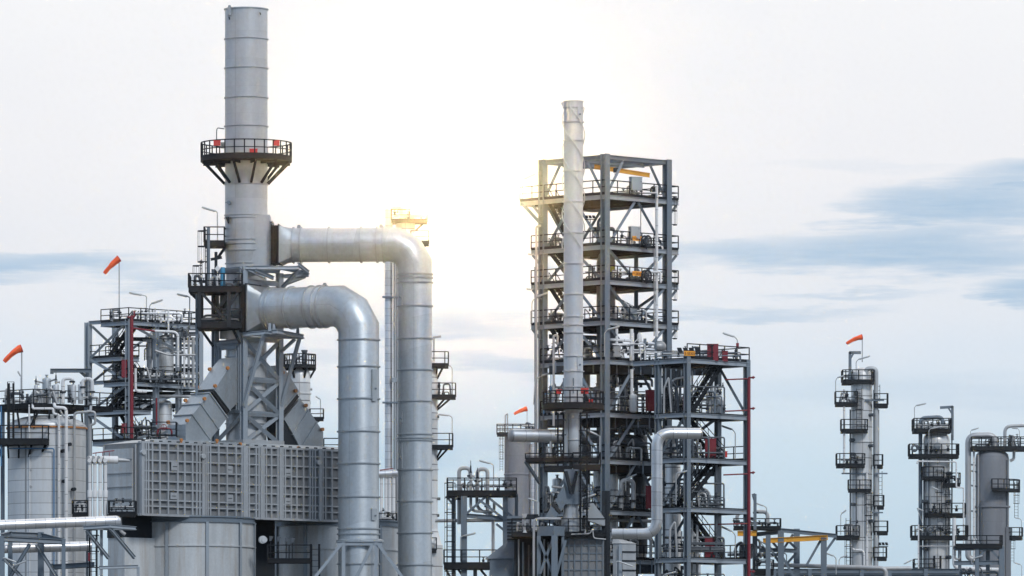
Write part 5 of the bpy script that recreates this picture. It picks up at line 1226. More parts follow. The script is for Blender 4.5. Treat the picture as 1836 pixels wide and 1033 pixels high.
# fire main with hydrant arms
t = thing('fire_main', 'tall dark red fire main on the outer right post of the stair annex', 'pipe', h(1346.5, H0.g, 104))
MB().tube([h(1346.5, H0.g, 104), h(1346.5, 672, 104)], 3 * uh, 14).build('riser', M['red'], t)
for (y, x0) in ((674, 1303), (731, 1303), (846, 1300), (936, 1252)):
    MB().tube([h(x0, y + 1.5, 90), h(1344, y - 1, 104)], 1.3 * uh, 8).build('branch_pipe', M['red'], t)
for y in (671, 727, 843, 1022):
    mb = MB(); mb.tube([h(1346, y, 104), h(1353, y, 100), h(1357, y - .5, 98)], [1.6 * uh, 1.5 * uh, 1.2 * uh], 8); mb.disc(h(1354, y, 99), V((1, -.2, 0)), 2.6 * uh, .1, 12); mb.build('hydrant_nozzle', M['red'], t)
manifold('white vessels and pipes on the second annex level behind the stairs', H0, 1256, 1300, 739, 60, 90, 60, 63, n=6, nv=6, rr=(1, 2.8), mats=('white', 'pipe', 'clad'), vessels=2)
manifold('dark pipes and valves on the third annex level', H0, 1236, 1264, 820, 60, 90, 36, 64, n=5, nv=6, rr=(1, 2), mats=('dpipe', 'pipe'))
manifold('pipes and valves on the fourth annex level', H0, 1236, 1300, 909, 60, 90, 30, 65, n=6, nv=6, rr=(1, 2), mats=('dpipe', 'pipe', 'white'))
manifold('dark valves on the lowest annex level behind the stairs', H0, 1236, 1300, 999, 60, 90, 40, 66, n=6, nv=8, rr=(1, 2.4), mats=('dpipe', 'dpipe', 'pipe'))
pipe('bent white pipe under the annex top deck behind its corner post', [h(1205, 735, 50), h(1205, 682, 50), h(1212, 676, 50), h(1236, 672, 50)], 1.8 * uh, 'white', rad=.4)
pipe('upright dark pipe beside the bent white pipe under the annex top deck', [h(1214, 735, 60), h(1214, 662, 60)], 3.4 * uh, 'dpipe')
pipe('tall pale pipe behind the annex stairs, second level', [h(1279, 706, 100), h(1279, 665, 100)], 3.2 * uh, 'pipe')
vessel('pale upright vessel under the tall pale pipe, second annex level', H0, 1279, 6.2, 738, 712, d=100, m='white')

for i, (x0, x1, y, d0, d1, top, sd) in enumerate(((1190, 1300, 739, 20, 100, 70, 161), (1190, 1300, 820, 20, 100, 60, 162), (1190, 1300, 909, 20, 100, 60, 163), (1190, 1300, 999, 20, 100, 70, 164), (1186, 1330, 642, 50, 110, 26, 165), (1186, 1300, 1060, 20, 90, 50, 166))):
    manifold('dark tangle of pipes ' + ('on the second annex level from front to back', 'on the third annex level from front to back', 'on the fourth annex level from front to back', 'on the lowest annex level from front to back', 'on the annex top deck behind the red cabinets', 'below the lowest annex level at the bottom edge')[i], H0, x0, x1, y, d0, d1, top, sd, n=12, nv=9, rr=(.8, 2.2), mats=('dpipe', 'dpipe', 'pipe', 'steel'))
for i, (x, y1) in enumerate(((1243, 660), (1252, 748), (1286, 830), (1192, 650))):
    pipe(('upright grey pipe behind the annex corner post from top to bottom', 'upright grey pipe beside the annex stairs from the second level down', 'upright dark pipe inside the annex from the third level down', 'upright dark pipe at the joint of annex and tower')[i], [h(x, H0.g, 70), h(x, y1, 70)], (1.8 + .5 * (i % 3)) * uh, ('pipe', 'pipe', 'dpipe', 'dpipe')[i])
for (fa, yt, yb, kd) in (('A', 745, 819, '/'), ('A', 915, 998, '^')):
    for k in (0, 1):
        p0 = FH.p(HA * (.06 if kd == '/' else (.06 if k == 0 else .94)), HB, yb); p1 = FH.p(HA * (.94 if kd == '/' else .5), HB, yt)
        if kd == '/' and k: continue
        MB().hbeam(p0, p1, .2, .2, up=V((0, 1, .3)).normalized()).build('brace', M['steel'], th)
# ---- the two big silver pipes
FI = Fr(530); ui = FI.u
t = thing('large_pipe', 'big shiny silver pipe snaking down in front of the platform tower', 'pipe', FI.q(1177, 957), 'big silver pipes by the platform tower')
P_ = fillet([FI.q(1256, 777.5, -4), FI.q(1177.5, 777.5, -14), FI.q(1177.5, 957.5, -14), FI.q(1098, 957.5, -4)], 26 * ui, 9)
MB().tube(P_, [10 * ui] * len(P_), 36).build('shell', M['alu2'], t)
mb = MB(); d_ = V((1, .1, 0)); 
mb.loft([ci_ring(FI.q(1256 + a, 777.5, -4 + a * .2), V((1, .12, 0)).normalized(), k * ui, 24) for a, k in ((-.5, 10), (1, 9.7), (2.6, 7.6), (3.6, 4.2), (4, .1))]); mb.build('end_dome', M['alu2'], t)
FJ = Fr(550)
t = thing('large_pipe', 'big silver pipe running level behind the slim stack, rounded at its left end', 'pipe', FI.q(990, 783), 'big silver pipes by the platform tower')
MB().tube([FJ.q(917, 784, -60), FJ.q(1076, 783, 8), FJ.q(1090, 783, 14)], 12.4 * ui, 36).build('shell', M['alu2'], t)
mb = MB(); mb.loft([ci_ring(FJ.q(917 - a, 784, -60 - a * .2), V((1, .43, 0)).normalized(), k * ui, 24) for a, k in ((-.5, 12.4), (1.4, 12), (3, 9.6), (4, 5.4), (4.4, .1))]); mb.build('end_dome', M['alu2'], t)
# ================================================================== small heater under the slim stack
FG = Fr(512); ug = FG.u
gq = lambda x, y, d=0: FG.q(x, y, d)
t = thing('small_heater', 'dark small heater with ribbed casing under the slim stack, beside the silver pipe', 'furnace', gq(1045, FG.g, 20))
MB().obox(gq(1006, FG.g, 0), V((77, 0, 0)) * ug, V((0, 80, 0)) * ug, V((0, 0, gq(0, 962).z))).build('casing', M['panel'], t)
g = MB()
for y in (968, 978, 992, 1005, 1022, 1036): g.bar(gq(1006, y, -1), gq(1083, y, -1), 1.6 * ug, 2 * ug)
for x in (1008, 1020, 1030, 1043, 1056, 1070, 1081): g.bar(gq(x, FG.g, -1.6), gq(x, 962, -1.6), 2.2 * ug, 2.4 * ug)
g.build('rib_grid', M['steel'], t)
MB().obox(gq(922, FG.g, 30), V((84, 0, 0)) * ug, V((0, 70, 0)) * ug, V((0, 0, gq(0, 962).z))).build('side_casing', M['dsteel'], t)
plat(t, FG, 918, 1086, 957, -18, 70, rh=26, sides='fl', thick=6)
for x in (1083, 1090): MB().hbeam(gq(x, FG.g, 4), gq(x, 880, 4), .34, .34).build('post', M['dsteel'], t)
MB().prism([gq(963, 962, -26), gq(993, 962, -44), gq(1012, 962, -24), gq(982, 962, 0)], V((0, 0, 17 * ug))).build('plinth', M['steel'], t)
for (x, d, w) in ((966, -26, .3), (994, -40, .48), (1009, -22, .2)): MB().hbeam(gq(x, FG.g, d), gq(x, 962, d), w, w).build('leg', M['steel'], t)
for (x0, y0, x1, y1) in ((968, 972, 990, 1028), (990, 970, 968, 1030), (1014, 970, 998, 1030)): MB().hbeam(gq(x0, y0, -34), gq(x1, y1, -34), .2, .2, up=V((0, 1, 0))).build('brace', M['steel'], t)
# its little flue
MB().loft([[gq(1012, 842, -10), gq(1042, 842, -10), gq(1042, 842, 16), gq(1012, 842, 16)], [gq(1010, 905, -14), gq(1044, 905, -14), gq(1044, 905, 20), gq(1010, 905, 20)]]).build('flue_box', M['steel'], t)
MB().lathe(gq(1024, 0, 4), [(17 * ug, gq(0, 956).z), (17 * ug, gq(0, 932).z), (13 * ug, gq(0, 918).z), (13 * ug, gq(0, 880).z)], 28).build('flue', M['slim'], t)
for x0, x1 in ((1014, 1024), (1034, 1025)): MB().bar(gq(x0, 846, -26), gq(x1, 886, -22), .22).build('strut', M['dsteel'], t)
MB().prism([gq(1012, 868, -16), gq(1016, 900, -16), gq(1006, 918, -16), gq(996, 898, -16), gq(1004, 882, -16)], V((0, 1.1, 0))).build('chute', M['steel'], t)
MB().prism([gq(992, 900, -20), gq(1006, 918, -20), gq(1003, 922, -20), gq(988, 904, -20)], V((0, 1.2, 0))).build('bellows', M['black'], t)
MB().prism([gq(988, 908, -18), gq(1001, 922, -18), gq(990, 940, -18), gq(974, 936, -18)], V((0, 1.1, 0))).build('chute', M['steel'], t)
MB().prism([gq(1056, 903, -18), gq(1064, 903, -18), gq(1085, 932, -18), gq(1085, 945, -18), gq(1054, 934, -18)], V((0, 1.6, 0))).build('chute', M['box'], t)

t = thing('panel_housing', 'pale housing with horizontal seams right of the dark small heater', 'housing', gq(1120, FG.g, -10))
MB().prism([gq(1099, FG.g, -10), gq(1114, FG.g, -16), gq(1140, FG.g, -6), gq(1124, FG.g, 20)], V((0, 0, gq(0, 975).z))).build('body', M['stack'], t)
MB().loft([[gq(1097, 975, -12), gq(1114, 975, -19), gq(1142, 975, -7), gq(1124, 975, 22)], [gq(1099, 967, -4), gq(1108, 967, -6), gq(1122, 969, 2), gq(1116, 967, 12)]]).build('roof', M['stack'], t)
g = MB()
for y in (990, 1006, 1023, 1040): g.bar(gq(1114.5, y, -17), gq(1140, y, -7), .09, .1)
g.bar(gq(1114.6, 1040, -16.6), gq(1114.6, 990, -16.6), .09, .1)
g.build('panel_joint', M['rail'], t)
MB().hbeam(gq(1112, FG.g, -20), gq(1112, 977, -20), .24, .24).build('corner_post', M['lsteel'], t)
lamp('lamp slanting down right in front of the pale panel housing', FG, (1104, 1040), (1104, 1008), (1108, 1008), (1134, 1017), d=-40, w=4)
lamp('lamp slanting up right over the dark small heater, below the slim stack', FG, (1043, 930), (1043, 897), (1044, 895), (1068, 888), d=-30)
lamp('lamp slanting down right left of the dark small heater, at the blue post', FG, (966, 925), (966, 901), (963, 900), (947, 894), d=-10, w=4)
pipe('pale pipe bent over the rail left of the dark small heater', [gq(x, y, -24) for x, y in ((957, FG.g), (957, 934), (966, 931), (1006, 931))], 2.4 * ug, 'pipe', rad=.4)
pipe('thin zigzag pipe along the front rail of the dark small heater', [gq(x, y, -24) for x, y in ((1024, 959), (1058, 958), (1062, 948), (1064, 966), (1086, 968))], 1.1 * ug, 'pipe', rad=.2)
manifold('pipes and valves on the deck of the dark small heater', FG, 925, 1080, 957, -8, 30, 22, 71, n=10, nv=10, rr=(.8, 1.8), mats=('dpipe', 'pipe', 'pipe'))
for i, x in enumerate((941, 1051)):
    t = thing('floodlight', ('yellowish floodlight on a pole at the left end of the small heater deck', 'yellowish floodlight on a pole at the middle of the small heater deck')[i], 'floodlight', gq(x, 955, -16))
    y = (927, 920)[i]
    MB().lathe(gq(x, 0, -16), [(.22, gq(0, 956).z), (.06, gq(0, 951).z), (.05, gq(0, y).z)], 8).build('stand', M['lamp'], t)
    MB().prism([gq(x - 3, y + 2, -20), gq(x + 2, y + 2, -20), gq(x + 4.5, y - 5, -20), gq(x - 5, y - 5, -20)], V((0, .3, 0))).build('floodlight_head', M['pipe'], t)
t = thing('duct_hood', 'grey louvred duct hood with a sloping base left of the dark small heater', 'hood', gq(905, FG.g, 60))
MB().loft([[gq(870, 1000, 50), gq(924, 1000, 50), gq(924, 1000, 110), gq(870, 1000, 110)], [gq(908, 970, 56), gq(924, 970, 56), gq(924, 970, 104), gq(908, 970, 104)]]).build('base', M['steel'], t)
MB().obox(gq(909, 970, 58), V((27, 0, 0)) * ug, V((0, 44, 0)) * ug, V((0, 0, 47)) * ug).build('hood', M['steel'], t)
g = MB()
for k in range(7): g.bar(gq(909, 965 - k * 6, 57), gq(936, 965 - k * 6, 57), .1, .1)
g.build('louvre', M['dsteel'], t)
MB().obox(gq(878, FG.g, 54), V((44, 0, 0)) * ug, V((0, 50, 0)) * ug, V((0, 0, gq(0, 1000).z))).build('shaft', M['steel'], t)
cabinet('open-topped grey box on the small heater deck, left of the slim stack', FG, 942, 966, 930, 923, 6, 'dsteel', depth=14, door=False)

# ================================================================== pipe stand between the far duct and the small heater
FN = Fr(525); un = FN.u
nq = lambda x, y, d=0: FN.q(x, y, d)
t = thing('pipe_stand', 'small steel pipe stand with a railed deck right of the thinner duct', 'steel stand', nq(865, FN.g, 30))
for (x, d, w) in ((832, -10, .48), (813, 40, .34), (906, 0, .4), (926, 40, .26)): MB().hbeam(nq(x, FN.g, d), nq(x, 884, d), w, w).build('post', M['steel'], t)
plat(t, FN, 802, 926, 883, -16, 60, rh=25, sides='flrb', thick=7)
ladder(t, FN, 807, FN.g, 860, d=-14)
for (x0, y0, x1, y1) in ((870, 892, 832, 925), (875, 892, 918, 926), (858, 896, 906, 932), (890, 940, 905, 952), (800, 890, 812, 904)): MB().hbeam(nq(x0, y0, -8), nq(x1, y1, -4), .18, .18, up=V((0, 1, 0))).build('brace', M['steel'], t)
MB().hbeam(nq(830, 924, 0), nq(908, 930, 0), .24, .34).build('cross_beam', M['steel'], t)
plat(t, FN, 796, 924, 1012, -24, 50, rh=25, sides='flr', thick=9)
for (x0, y0, x1, y1) in ((800, 1022, 812, 1044), (822, 1022, 838, 1044), (862, 1022, 880, 1044), (906, 1022, 890, 1044)): MB().hbeam(nq(x0, y0, -10), nq(x1, y1, -6), .18, .18, up=V((0, 1, 0))).build('brace', M['dsteel'], t)
MB().hbeam(nq(852, FN.g, -14), nq(852, 1020, -14), .3, .3).build('post', M['dsteel'], t)
gooseneck('left bent pipe with dark flanges over the pipe stand deck', FN, 823, 940, 839, 843, 858, d=6, r=3.4, m='pipe')
gooseneck('right bent pipe with dark flanges over the pipe stand deck', FN, 856, 880, 841, 874, 930, d=6, r=3.4, m='pipe')
pipe('U-shaped pipe hanging below the pipe stand deck', [nq(x, y, 4) for x, y in ((844, 862), (844, 916), (886, 918), (886, 902))], 2.6 * un, 'pipe', rad=.5)
pipe('second pipe dropping below the pipe stand deck to the level run', [nq(x, y, 8) for x, y in ((855, 862), (855, 908), (866, 918), (884, 922), (884, 1010))], 2.8 * un, 'pipe', rad=.5)
pipe('level pipe from the far tower across the pipe stand', [nq(x, y, 20) for x, y in ((780, 933), (908, 932))], 3.2 * un, 'pipe')
relief('black spiked valve between the two bent pipes of the pipe stand', FN, 844, 862, 825, d=2, r=3)
relief('dark valve at the right bent pipe of the pipe stand', FN, 856, 868, 838, d=2, r=3)
manifold('small valves along the pipe stand deck', FN, 826, 920, 883, 0, 30, 24, 72, n=5, nv=7, rr=(.8, 1.6), mats=('dpipe', 'pipe'))
manifold('dark box and valves on the lower platform of the pipe stand', FN, 860, 920, 1011, 0, 30, 18, 73, n=4, nv=5, rr=(.8, 1.6), mats=('dpipe', 'pipe'))
lamp('lamp over the pipe stand deck, head pointing left', FN, (885, 882), (885, 834), (880, 831), (859, 826), d=4)
lamp('lamp low at the pipe stand, slanting up right past its near post', FN, (826, 1008), (826, 963), (831, 962), (853, 957), d=-20)
lamp('lamp under the lower platform of the pipe stand', FN, (878, 1040), (878, 1026), (880, 1023), (900, 1016), d=-24, w=4)

# ================================================================== slim towers behind the two ducts
FD = Fr(640); ud = FD.u
dq = lambda x, y, d=0: FD.q(x, y, d)
t = thing('distillation_tower', 'slim tower in the sun glare above the bend of the thinner duct', 'tower', dq(727, FD.g))
c = dq(727, 0); zd = lambda y: FD.q(0, y).z
MB().lathe(c, [(17.5 * ud, 0), (17.5 * ud, zd(404)), (15.5 * ud, zd(397)), (9 * ud, zd(393)), (.01, zd(392))], 32).build('shell', M['clad2'], t)
plat(t, FD, 702, 766, 397, -26, 24, rh=19, sides='flrb', thick=4, brackets=((760, 745, 414),))
plat(t, FD, 737, 769, 436, -26, 16, rh=20, sides='flr', thick=5, brackets=((764, 745, 452),))
manifold('thin pipes on the top deck of the slim tower in the sun glare', FD, 706, 764, 397, -10, 10, 22, 81, n=6, nv=6, rr=(.8, 1.8), mats=('pipe', 'lamp'))
pipe('tall pale pipe with a looped top left of the slim tower in the glare', [dq(697, FD.g, -10), dq(697, 368, -10), dq(722, 368, -6), dq(722, 392, -4)], 7 * ud, 'alu', rad=1.1, seg=20)
pipe('second tall grey pipe between the two ducts, close to the thinner duct', [dq(715, FD.g, -16), dq(715, 470, -16)], 6 * ud, 'pipe', seg=16)
pipe('thin dark conduit between the two tall pipes behind the ducts', [dq(707, FD.g, -20), dq(707, 455, -20)], 1.3 * ud, 'dpipe')
mb = MB(); mb.bar(dq(686, 534, -18), dq(712, 534, -18), .2, .3); mb.bar(dq(686, 723, -18), dq(714, 723, -18), .2, .3); 
tag(MB().bar(dq(686, 534, -18), dq(714, 534, -18), .5, .16).build('pipe_clamp', M['steel']), 'upper flat clamp round the two tall pipes between the ducts', 'clamp')
tag(MB().bar(dq(686, 723, -18), dq(714, 723, -18), .5, .16).build('pipe_clamp', M['steel']), 'lower flat clamp round the two tall pipes between the ducts', 'clamp')
tag(MB().disc(dq(707.5, 683, -26), V((0, 1, 0)), 4.6 * ud, .3, 20).build('round_cover', M['duct']), 'round grey cover on the pipes between the two ducts', 'cover')
t = thing('distillation_tower', 'slim clad tower with three black side decks, right behind the thinner duct', 'tower', dq(765, FD.g, -10))
c = dq(765, 0, -10); rd = 20 * ud
pf = [(29 * ud, 0), (29 * ud, zd(978)), (27 * ud, zd(976)), (20 * ud, zd(950))] + [(rd, zd(y)) for y in (948,)]
for y in (922, 842, 752): pf += [(rd, zd(y + 1)), (rd + .1, zd(y + .8)), (rd + .1, zd(y - .8)), (rd, zd(y - 1))]
pf += [(rd, zd(660)), (rd * .8, zd(650)), (rd * .4, zd(645)), (.01, zd(644))]
MB().lathe(c, pf, 36).build('shell', M['clad2'], t)
for (x1, y, rh) in ((804, 656, 23), (817, 712, 23), (812, 802, 23)): plat(t, FD, 760, x1, y, -38, 6, rh=rh, sides='flr', thick=5, brackets=((x1 - 10, 784, y + 24), (x1 - 20, 782, y + 22)), bd=-14, cut=6)
plat(t, FD, 768, 783, 988, -44, 0, rh=22, sides='flr', thick=5)
MB().bar(dq(776, 606, -10), dq(791, 604, -10), .2).build('davit_arm', M['lamp'], t); MB().bar(dq(778, 650, -10), dq(778, 606, -10), .18).build('davit_post', M['lamp'], t)
for (y, x) in ((748, 784), (895, 786), (925, 784)): MB().disc(dq(x, y, -14), V((1, 0, 0)), 2.6 * ud, .4, 10).build('nozzle', M['dpipe'], t)
manifold('dark round valves on the middle side deck of the slim clad tower', FD, 786, 812, 712, -20, -4, 26, 82, n=4, nv=4, rr=(.8, 1.8), mats=('dpipe', 'rail'))
lamp('lamp bending down over the middle side deck of the slim clad tower', FD, (811, 712), (811, 662), (808, 659), (806, 657), d=-30, w=3)
lamp('lamp over the lowest side deck of the slim clad tower, head pointing left', FD, (811, 802), (811, 750), (806, 747), (786, 745), d=-30, w=4)
t = thing('valve_platform', 'dark valve platform squeezed between the feet of the two ducts', 'platform', dq(697, 940, -60))
plat(t, FD, 680, 712, 945, -70, -30, rh=22, sides='flr', thick=24, m='dsteel')
for i, x in enumerate((685, 693, 700, 707)):
    tag(MB().tube([dq(x, 944, -56), dq(x, 846, -56)], 3 * ud, 12).build('burner_pipe', M['white']), ('first', 'second', 'third', 'fourth')[i] + ' from the left of the pale upright pipes in the gap between the ducts', 'pipe', 'pale pipes between the ducts')
pipe('short thick pale pipe lying across the gap between the two ducts', [dq(678, 853, -58), dq(714, 851, -58)], 7 * ud, 'alu', seg=18)
tag(MB().tube([dq(682, 846, -62), dq(706, 843, -62)], .9 * ud, 8).build('thin_red_pipe', M['red']), 'thin red pipe over the gap between the two ducts', 'pipe')
manifold('dark valves on the platform between the duct feet', FD, 682, 711, 944, -66, -50, 34, 83, n=5, nv=7, rr=(1, 2), mats=('dpipe', 'pipe', 'white'))

# ================================================================== hazy grey tank and its neighbour
FQ = Fr(1150); uq = FQ.u
qq = lambda x, y, d=0: FQ.q(x, y, d)
t = thing('grey_tank', 'plain hazy grey tank column with a railed top, behind the silver pipe end', 'tank', qq(928, FQ.g))
zq = lambda y: FQ.q(0, y).z; r = 23.5 * uq
MB().lathe(qq(928, 0), [(r, 0), (r, zq(853)), (r + .12, zq(852)), (r + .12, zq(850)), (r, zq(849)), (r, zq(784)), (r * .6, zq(779)), (.01, zq(777))], 40).build('shell', M['tankgrey'], t)
plat(t, FQ, 891, 962, 778, -24, 24, rh=16, sides='flrb', thick=4)
ladder(t, FQ, 899, 845, 764, d=-18)
pipe('pair-like tall thin vent pipe on the hazy grey tank', [qq(910, 778, 0), qq(910, 742, 0), qq(906, 745, 0), qq(906, 776, 0)], 1.2 * uq, 'pipe', rad=.1)
windsock('orange windsock over the hazy grey tank, streaming left', FQ, 945, 778, 737, (922, 743), d=0, r=4.2, sag=2)
manifold('dark pipes on top of the hazy grey tank', FQ, 936, 958, 778, -10, 10, 22, 84, n=5, nv=3, rr=(1, 2), mats=('dpipe', 'pipe'))
tag(MB().lathe(qq(957, 0, -10), [(7 * uq, 0), (7 * uq, zq(797)), (.01, zq(795))], 20).build('thin_vessel', M['alu']), 'thin silver column touching the right of the hazy grey tank', 'tower')

for i, x in enumerate((930, 938, 948, 976, 983)):
    pipe(('first', 'second', 'third', 'fourth', 'fifth')[i] + ' upright pipe from the left on the dark side casing of the small heater', [gq(x, FG.g, 24), gq(x, 966 + 5 * (i % 3), 24)], (1.4 + .5 * (i % 2)) * ug, ('pipe', 'steel', 'dpipe', 'pipe', 'steel')[i])
t = thing('caged_ladder', 'dark caged ladder rising right of the slim stack foot to its walkway', 'ladder', gq(1046, 957, -40))
ladder(t, FG, 1047, 957, 740, d=-44)
for x in (1040, 1052): MB().bar(gq(x, 957, -40), gq(x, 742, -40), .14).build('post', M['rail'], t)
# ================================================================== right side: crane frame, pipe rack, three far towers
FK = Fr(560); uk = FK.u
kq = lambda x, y, d=0: FK.q(x, y, d)
t = thing('crane_frame', 'open steel crane frame with yellow runway beams at the lower right', 'steel frame', kq(1430, FK.g, 30))
for (x, y, d, w) in ((1400, 952, 0, .5), (1477, 964, 0, .48), (1431, 946, 60, .5), (1376, 960, -30, .4), (1355, 950, 40, .4)): MB().hbeam(kq(x, FK.g, d), kq(x, y, d), w, w).build('post', M['steel'], t)
for (x0, y0, d0, x1, y1, d1) in ((1350, 946, 10, 1431, 951, 60), (1402, 951, 0, 1500, 961, 0), (1355, 957, 40, 1400, 954, 0), (1404, 986, 20, 1431, 986, 60), (1362, 986, 30, 1404, 986, 0)): MB().hbeam(kq(x0, y0, d0), kq(x1, y1, d1), .26, .34).build('beam', M['steel'], t)
for (x0, y0, x1, y1, d) in ((1422, 958, 1404, 986, 4), (1412, 966, 1430, 984, 30), (1472, 968, 1446, 1014, 4), (1498, 964, 1481, 988, 4), (1384, 970, 1400, 990, 4), (1404, 1000, 1424, 1036, 4), (1430, 990, 1412, 1010, 40), (1380, 980, 1396, 1006, 10)): MB().hbeam(kq(x0, y0, d), kq(x1, y1, d), .2, .2, up=V((0, 1, 0))).build('brace', M['steel'], t)
for i, (x0, y0, x1, y1, d) in enumerate(((1368, 970, 1484, 964, -4), (1322, 957, 1356, 957, -8))):
    b = MB().hbeam(kq(x0, y0, d), kq(x1, y1, d), .26, .42).build('runway_beam', M['yellow'], t)
    if i == 0: lettering(b, '5 TON', kq(1469, 967.2, d - 4), 0, .26, .52)
plat(t, FK, 1316, 1400, 946, 0, 40, rh=16, sides='fr', thick=4)
plat(t, FK, 1352, 1386, 1024, -30, 10, rh=19, sides='flr', thick=8)
MB().bar(kq(1353.5, 950, -4), kq(1353.5, 886, -4), .26).build('mast', M['steel'], t); MB().bar(kq(1348, 888, -4), kq(1354, 886, -4), .16).build('mast_arm', M['steel'], t); MB().bar(kq(1349, 889, -4), kq(1353, 902, -4), .1).build('mast_strut', M['steel'], t)
gooseneck('bent grey pipe left of the mast on the crane frame', FK, 1322, 946, 919, 1342, 940, d=16, r=3.2, m='pipe')
gooseneck('bent grey pipe with a dark flange right of the mast on the crane frame', FK, 1356, 920, 917, 1377, 948, d=16, r=3.4, m='pipe')
lamp('lamp on the crane frame deck over the right bent pipe', FK, (1375, 946), (1375, 910), (1370, 907), (1356, 902), d=10, w=3.5)
lamp('lamp at the rightmost post of the crane frame, head slanting down left', FK, (1499, 1030), (1499, 1001), (1495, 997), (1481, 992), d=0, w=4)
lamp('lamp between the posts of the crane frame, slanting down right', FK, (1384, 1000), (1362, 972), (1362, 971), (1378, 979), d=-16, w=3.5)
lamp('faint thin lamp behind the crane frame braces', FK, (1412, 1012), (1412, 994), (1409, 991), (1405, 990), d=40, w=3)
manifold('pipes and vessels on the crane frame deck', FK, 1316, 1396, 947, 10, 40, 20, 91, n=7, nv=6, rr=(.9, 2), mats=('pipe', 'dpipe'))
manifold('dark valves on the low platform beside the fire main', FK, 1354, 1384, 1024, -24, 0, 26, 92, n=5, nv=8, rr=(.9, 1.8), mats=('dpipe', 'dpipe', 'pipe'))
manifold('grey pipes below the crane frame deck behind the fire main', FK, 1306, 1400, 1000, 20, 60, 36, 93, n=9, nv=3, rr=(1.4, 3), mats=('pipe', 'dpipe', 'steel'))
pipe('long grey pipe along the bottom right, ending in an elbow', [kq(x, y, d) for x, y, d in ((1388, 1011, 60), (1590, 1018, 30), (1592, FK.g, 30))], 4.0 * uk, 'pipe', rad=.5, seg=14)
pipe('long grey pipe behind, at the foot of the slender towers', [kq(x, y, d) for x, y, d in ((1560, 1017, 90), (1640, 1016, 90))], 3.6 * uk, 'pipe')
FW = Fr(575); uw = FW.u
t = thing('pipe_rack', 'dark blue pipe rack along the bottom edge under the long grey pipe', 'pipe rack', FW.q(1500, FW.g, 0))
for x in (1388, 1452, 1545, 1595, 1660): MB().hbeam(FW.q(x, FW.g, 0), FW.q(x, 1020, 0), .34, .34).build('post', M['steel'], t)
for y in (1024, 1034): MB().hbeam(FW.q(1345, y, 0), FW.q(1720, y, 0), .3, .4).build('beam', M['steel'], t)
for i, (y, d) in enumerate(((1029, 14), (1032, 24), (1028, 34), (1040, 10), (1044, 28))):
    MB().tube([FW.q(1340, y, d), FW.q(1720, y, d)], (2.2 + .4 * (i % 3)) * uw, 10).build('pipe', M[('dpipe', 'steel', 'dpipe', 'steel', 'dpipe')[i]], t)
t = thing('storage_shed', 'low blue-grey ribbed enclosure below the pipe rack at the bottom edge', 'enclosure', FW.q(1540, FW.g, 60))
MB().obox(FW.q(1470, FW.g, 50), V((170, 0, 0)) * uw, V((0, 60, 0)) * uw, V((0, 0, FW.q(0, 1030).z))).build('wall', M['steel'], t)
MB().prism([FW.q(1466, 1031, 46), FW.q(1644, 1031, 46), FW.q(1644, 1026, 80), FW.q(1466, 1026, 80)], V((0, 1.5, .1))).build('roof', M['steel'], t)

def tower_rails(t, fr, specs):
    for (x0, x1, y, d0, d1, rh, sides) in specs: plat(t, fr, x0, x1, y, d0, d1, rh=rh, sides=sides, thick=5, cut=5 if x1 - x0 > 40 else 0)
# ---- slender tower with the windsock
FO = Fr(700); uo = FO.u
oq = lambda x, y, d=0: FO.q(x, y, d); zo = lambda y: FO.q(0, y).z
t = thing('distillation_tower', 'slender pale tower with an orange windsock on top, first of the three at right', 'tower', oq(1545, FO.g))
pf = lathe_rings(FO, 1545, 19.3, FO.g, 690, [968, 883, 793, 716], pr=1.6, w=1.2) + [(19.3 * uo, zo(680)), (17 * uo, zo(668)), (10 * uo, zo(661)), (.01, zo(659))]
MB().lathe(oq(1545, 0), pf, 36).build('shell', M['clad2'], t)
tower_rails(t, FO, ((1510, 1566, 685, -30, 26, 20, 'flrb'), (1497, 1536, 725, -34, 4, 21, 'flr'), (1567, 1591, 727, -20, 10, 20, 'flr'), (1507, 1554, 773, -36, 0, 19, 'flr'), (1499, 1549, 835, -36, 4, 20, 'flr'), (1566, 1582, 836, -16, 8, 20, 'flr'), (1566, 1584, 909, -16, 8, 20, 'flr'), (1566, 1591, 955, -16, 8, 20, 'flr'), (1566, 1589, 1001, -16, 8, 19, 'flr'), (1499, 1539, 964, -36, 4, 20, 'flr')))
ladder(t, FO, 1539, 770, 698, d=-24); ladder(t, FO, 1520, FO.g, 930, d=-22); ladder(t, FO, 1577, 905, 845, d=-4, cage=False); ladder(t, FO, 1573, 720, 690, d=-4, cage=False)
for (y, x0, x1) in ((719, 1550, 1584), (850, 1508, 1556), (850, 1568, 1590), (920, 1562, 1582)): MB().bar(oq(x0, y, -20), oq(x1, y, -20), .3, .14).build('pipe_support', M['steel'], t)
MB().bar(oq(1523.5, 690, -10), oq(1523.5, 632, -10), .3).build('davit_post', M['steel'], t); MB().bar(oq(1522, 633, -10), oq(1543, 633, -10), .3).build('davit_arm', M['steel'], t); MB().bar(oq(1524, 645, -10), oq(1530, 634, -10), .16).build('davit_strut', M['steel'], t)
g = MB(); g.lathe(oq(1533, 0, -24), [(4 * uo, zo(710)), (4 * uo, zo(703)), (.01, zo(702))], 10)
for (x, y) in ((1527, 790), (1527, 722), (1524, 962)): g.disc(oq(x, y, -14), V((1, .4, 0)), 3.4 * uo, .5, 12)
g.build('nozzle', M['dpipe'], t)
pipe('thick pale pipe from the top of the slender tower down its right side', [oq(x, y, -12) for x, y in ((1552, 676), (1552, 662), (1570, 661), (1570, FO.g))], 4.2 * uo, 'lamp', rad=.5, seg=14)
pipe('white pipe along the left of the slender tower between its walkways', [oq(x, y, -30) for x, y in ((1512, 850), (1512, 700))], 2 * uo, 'white')
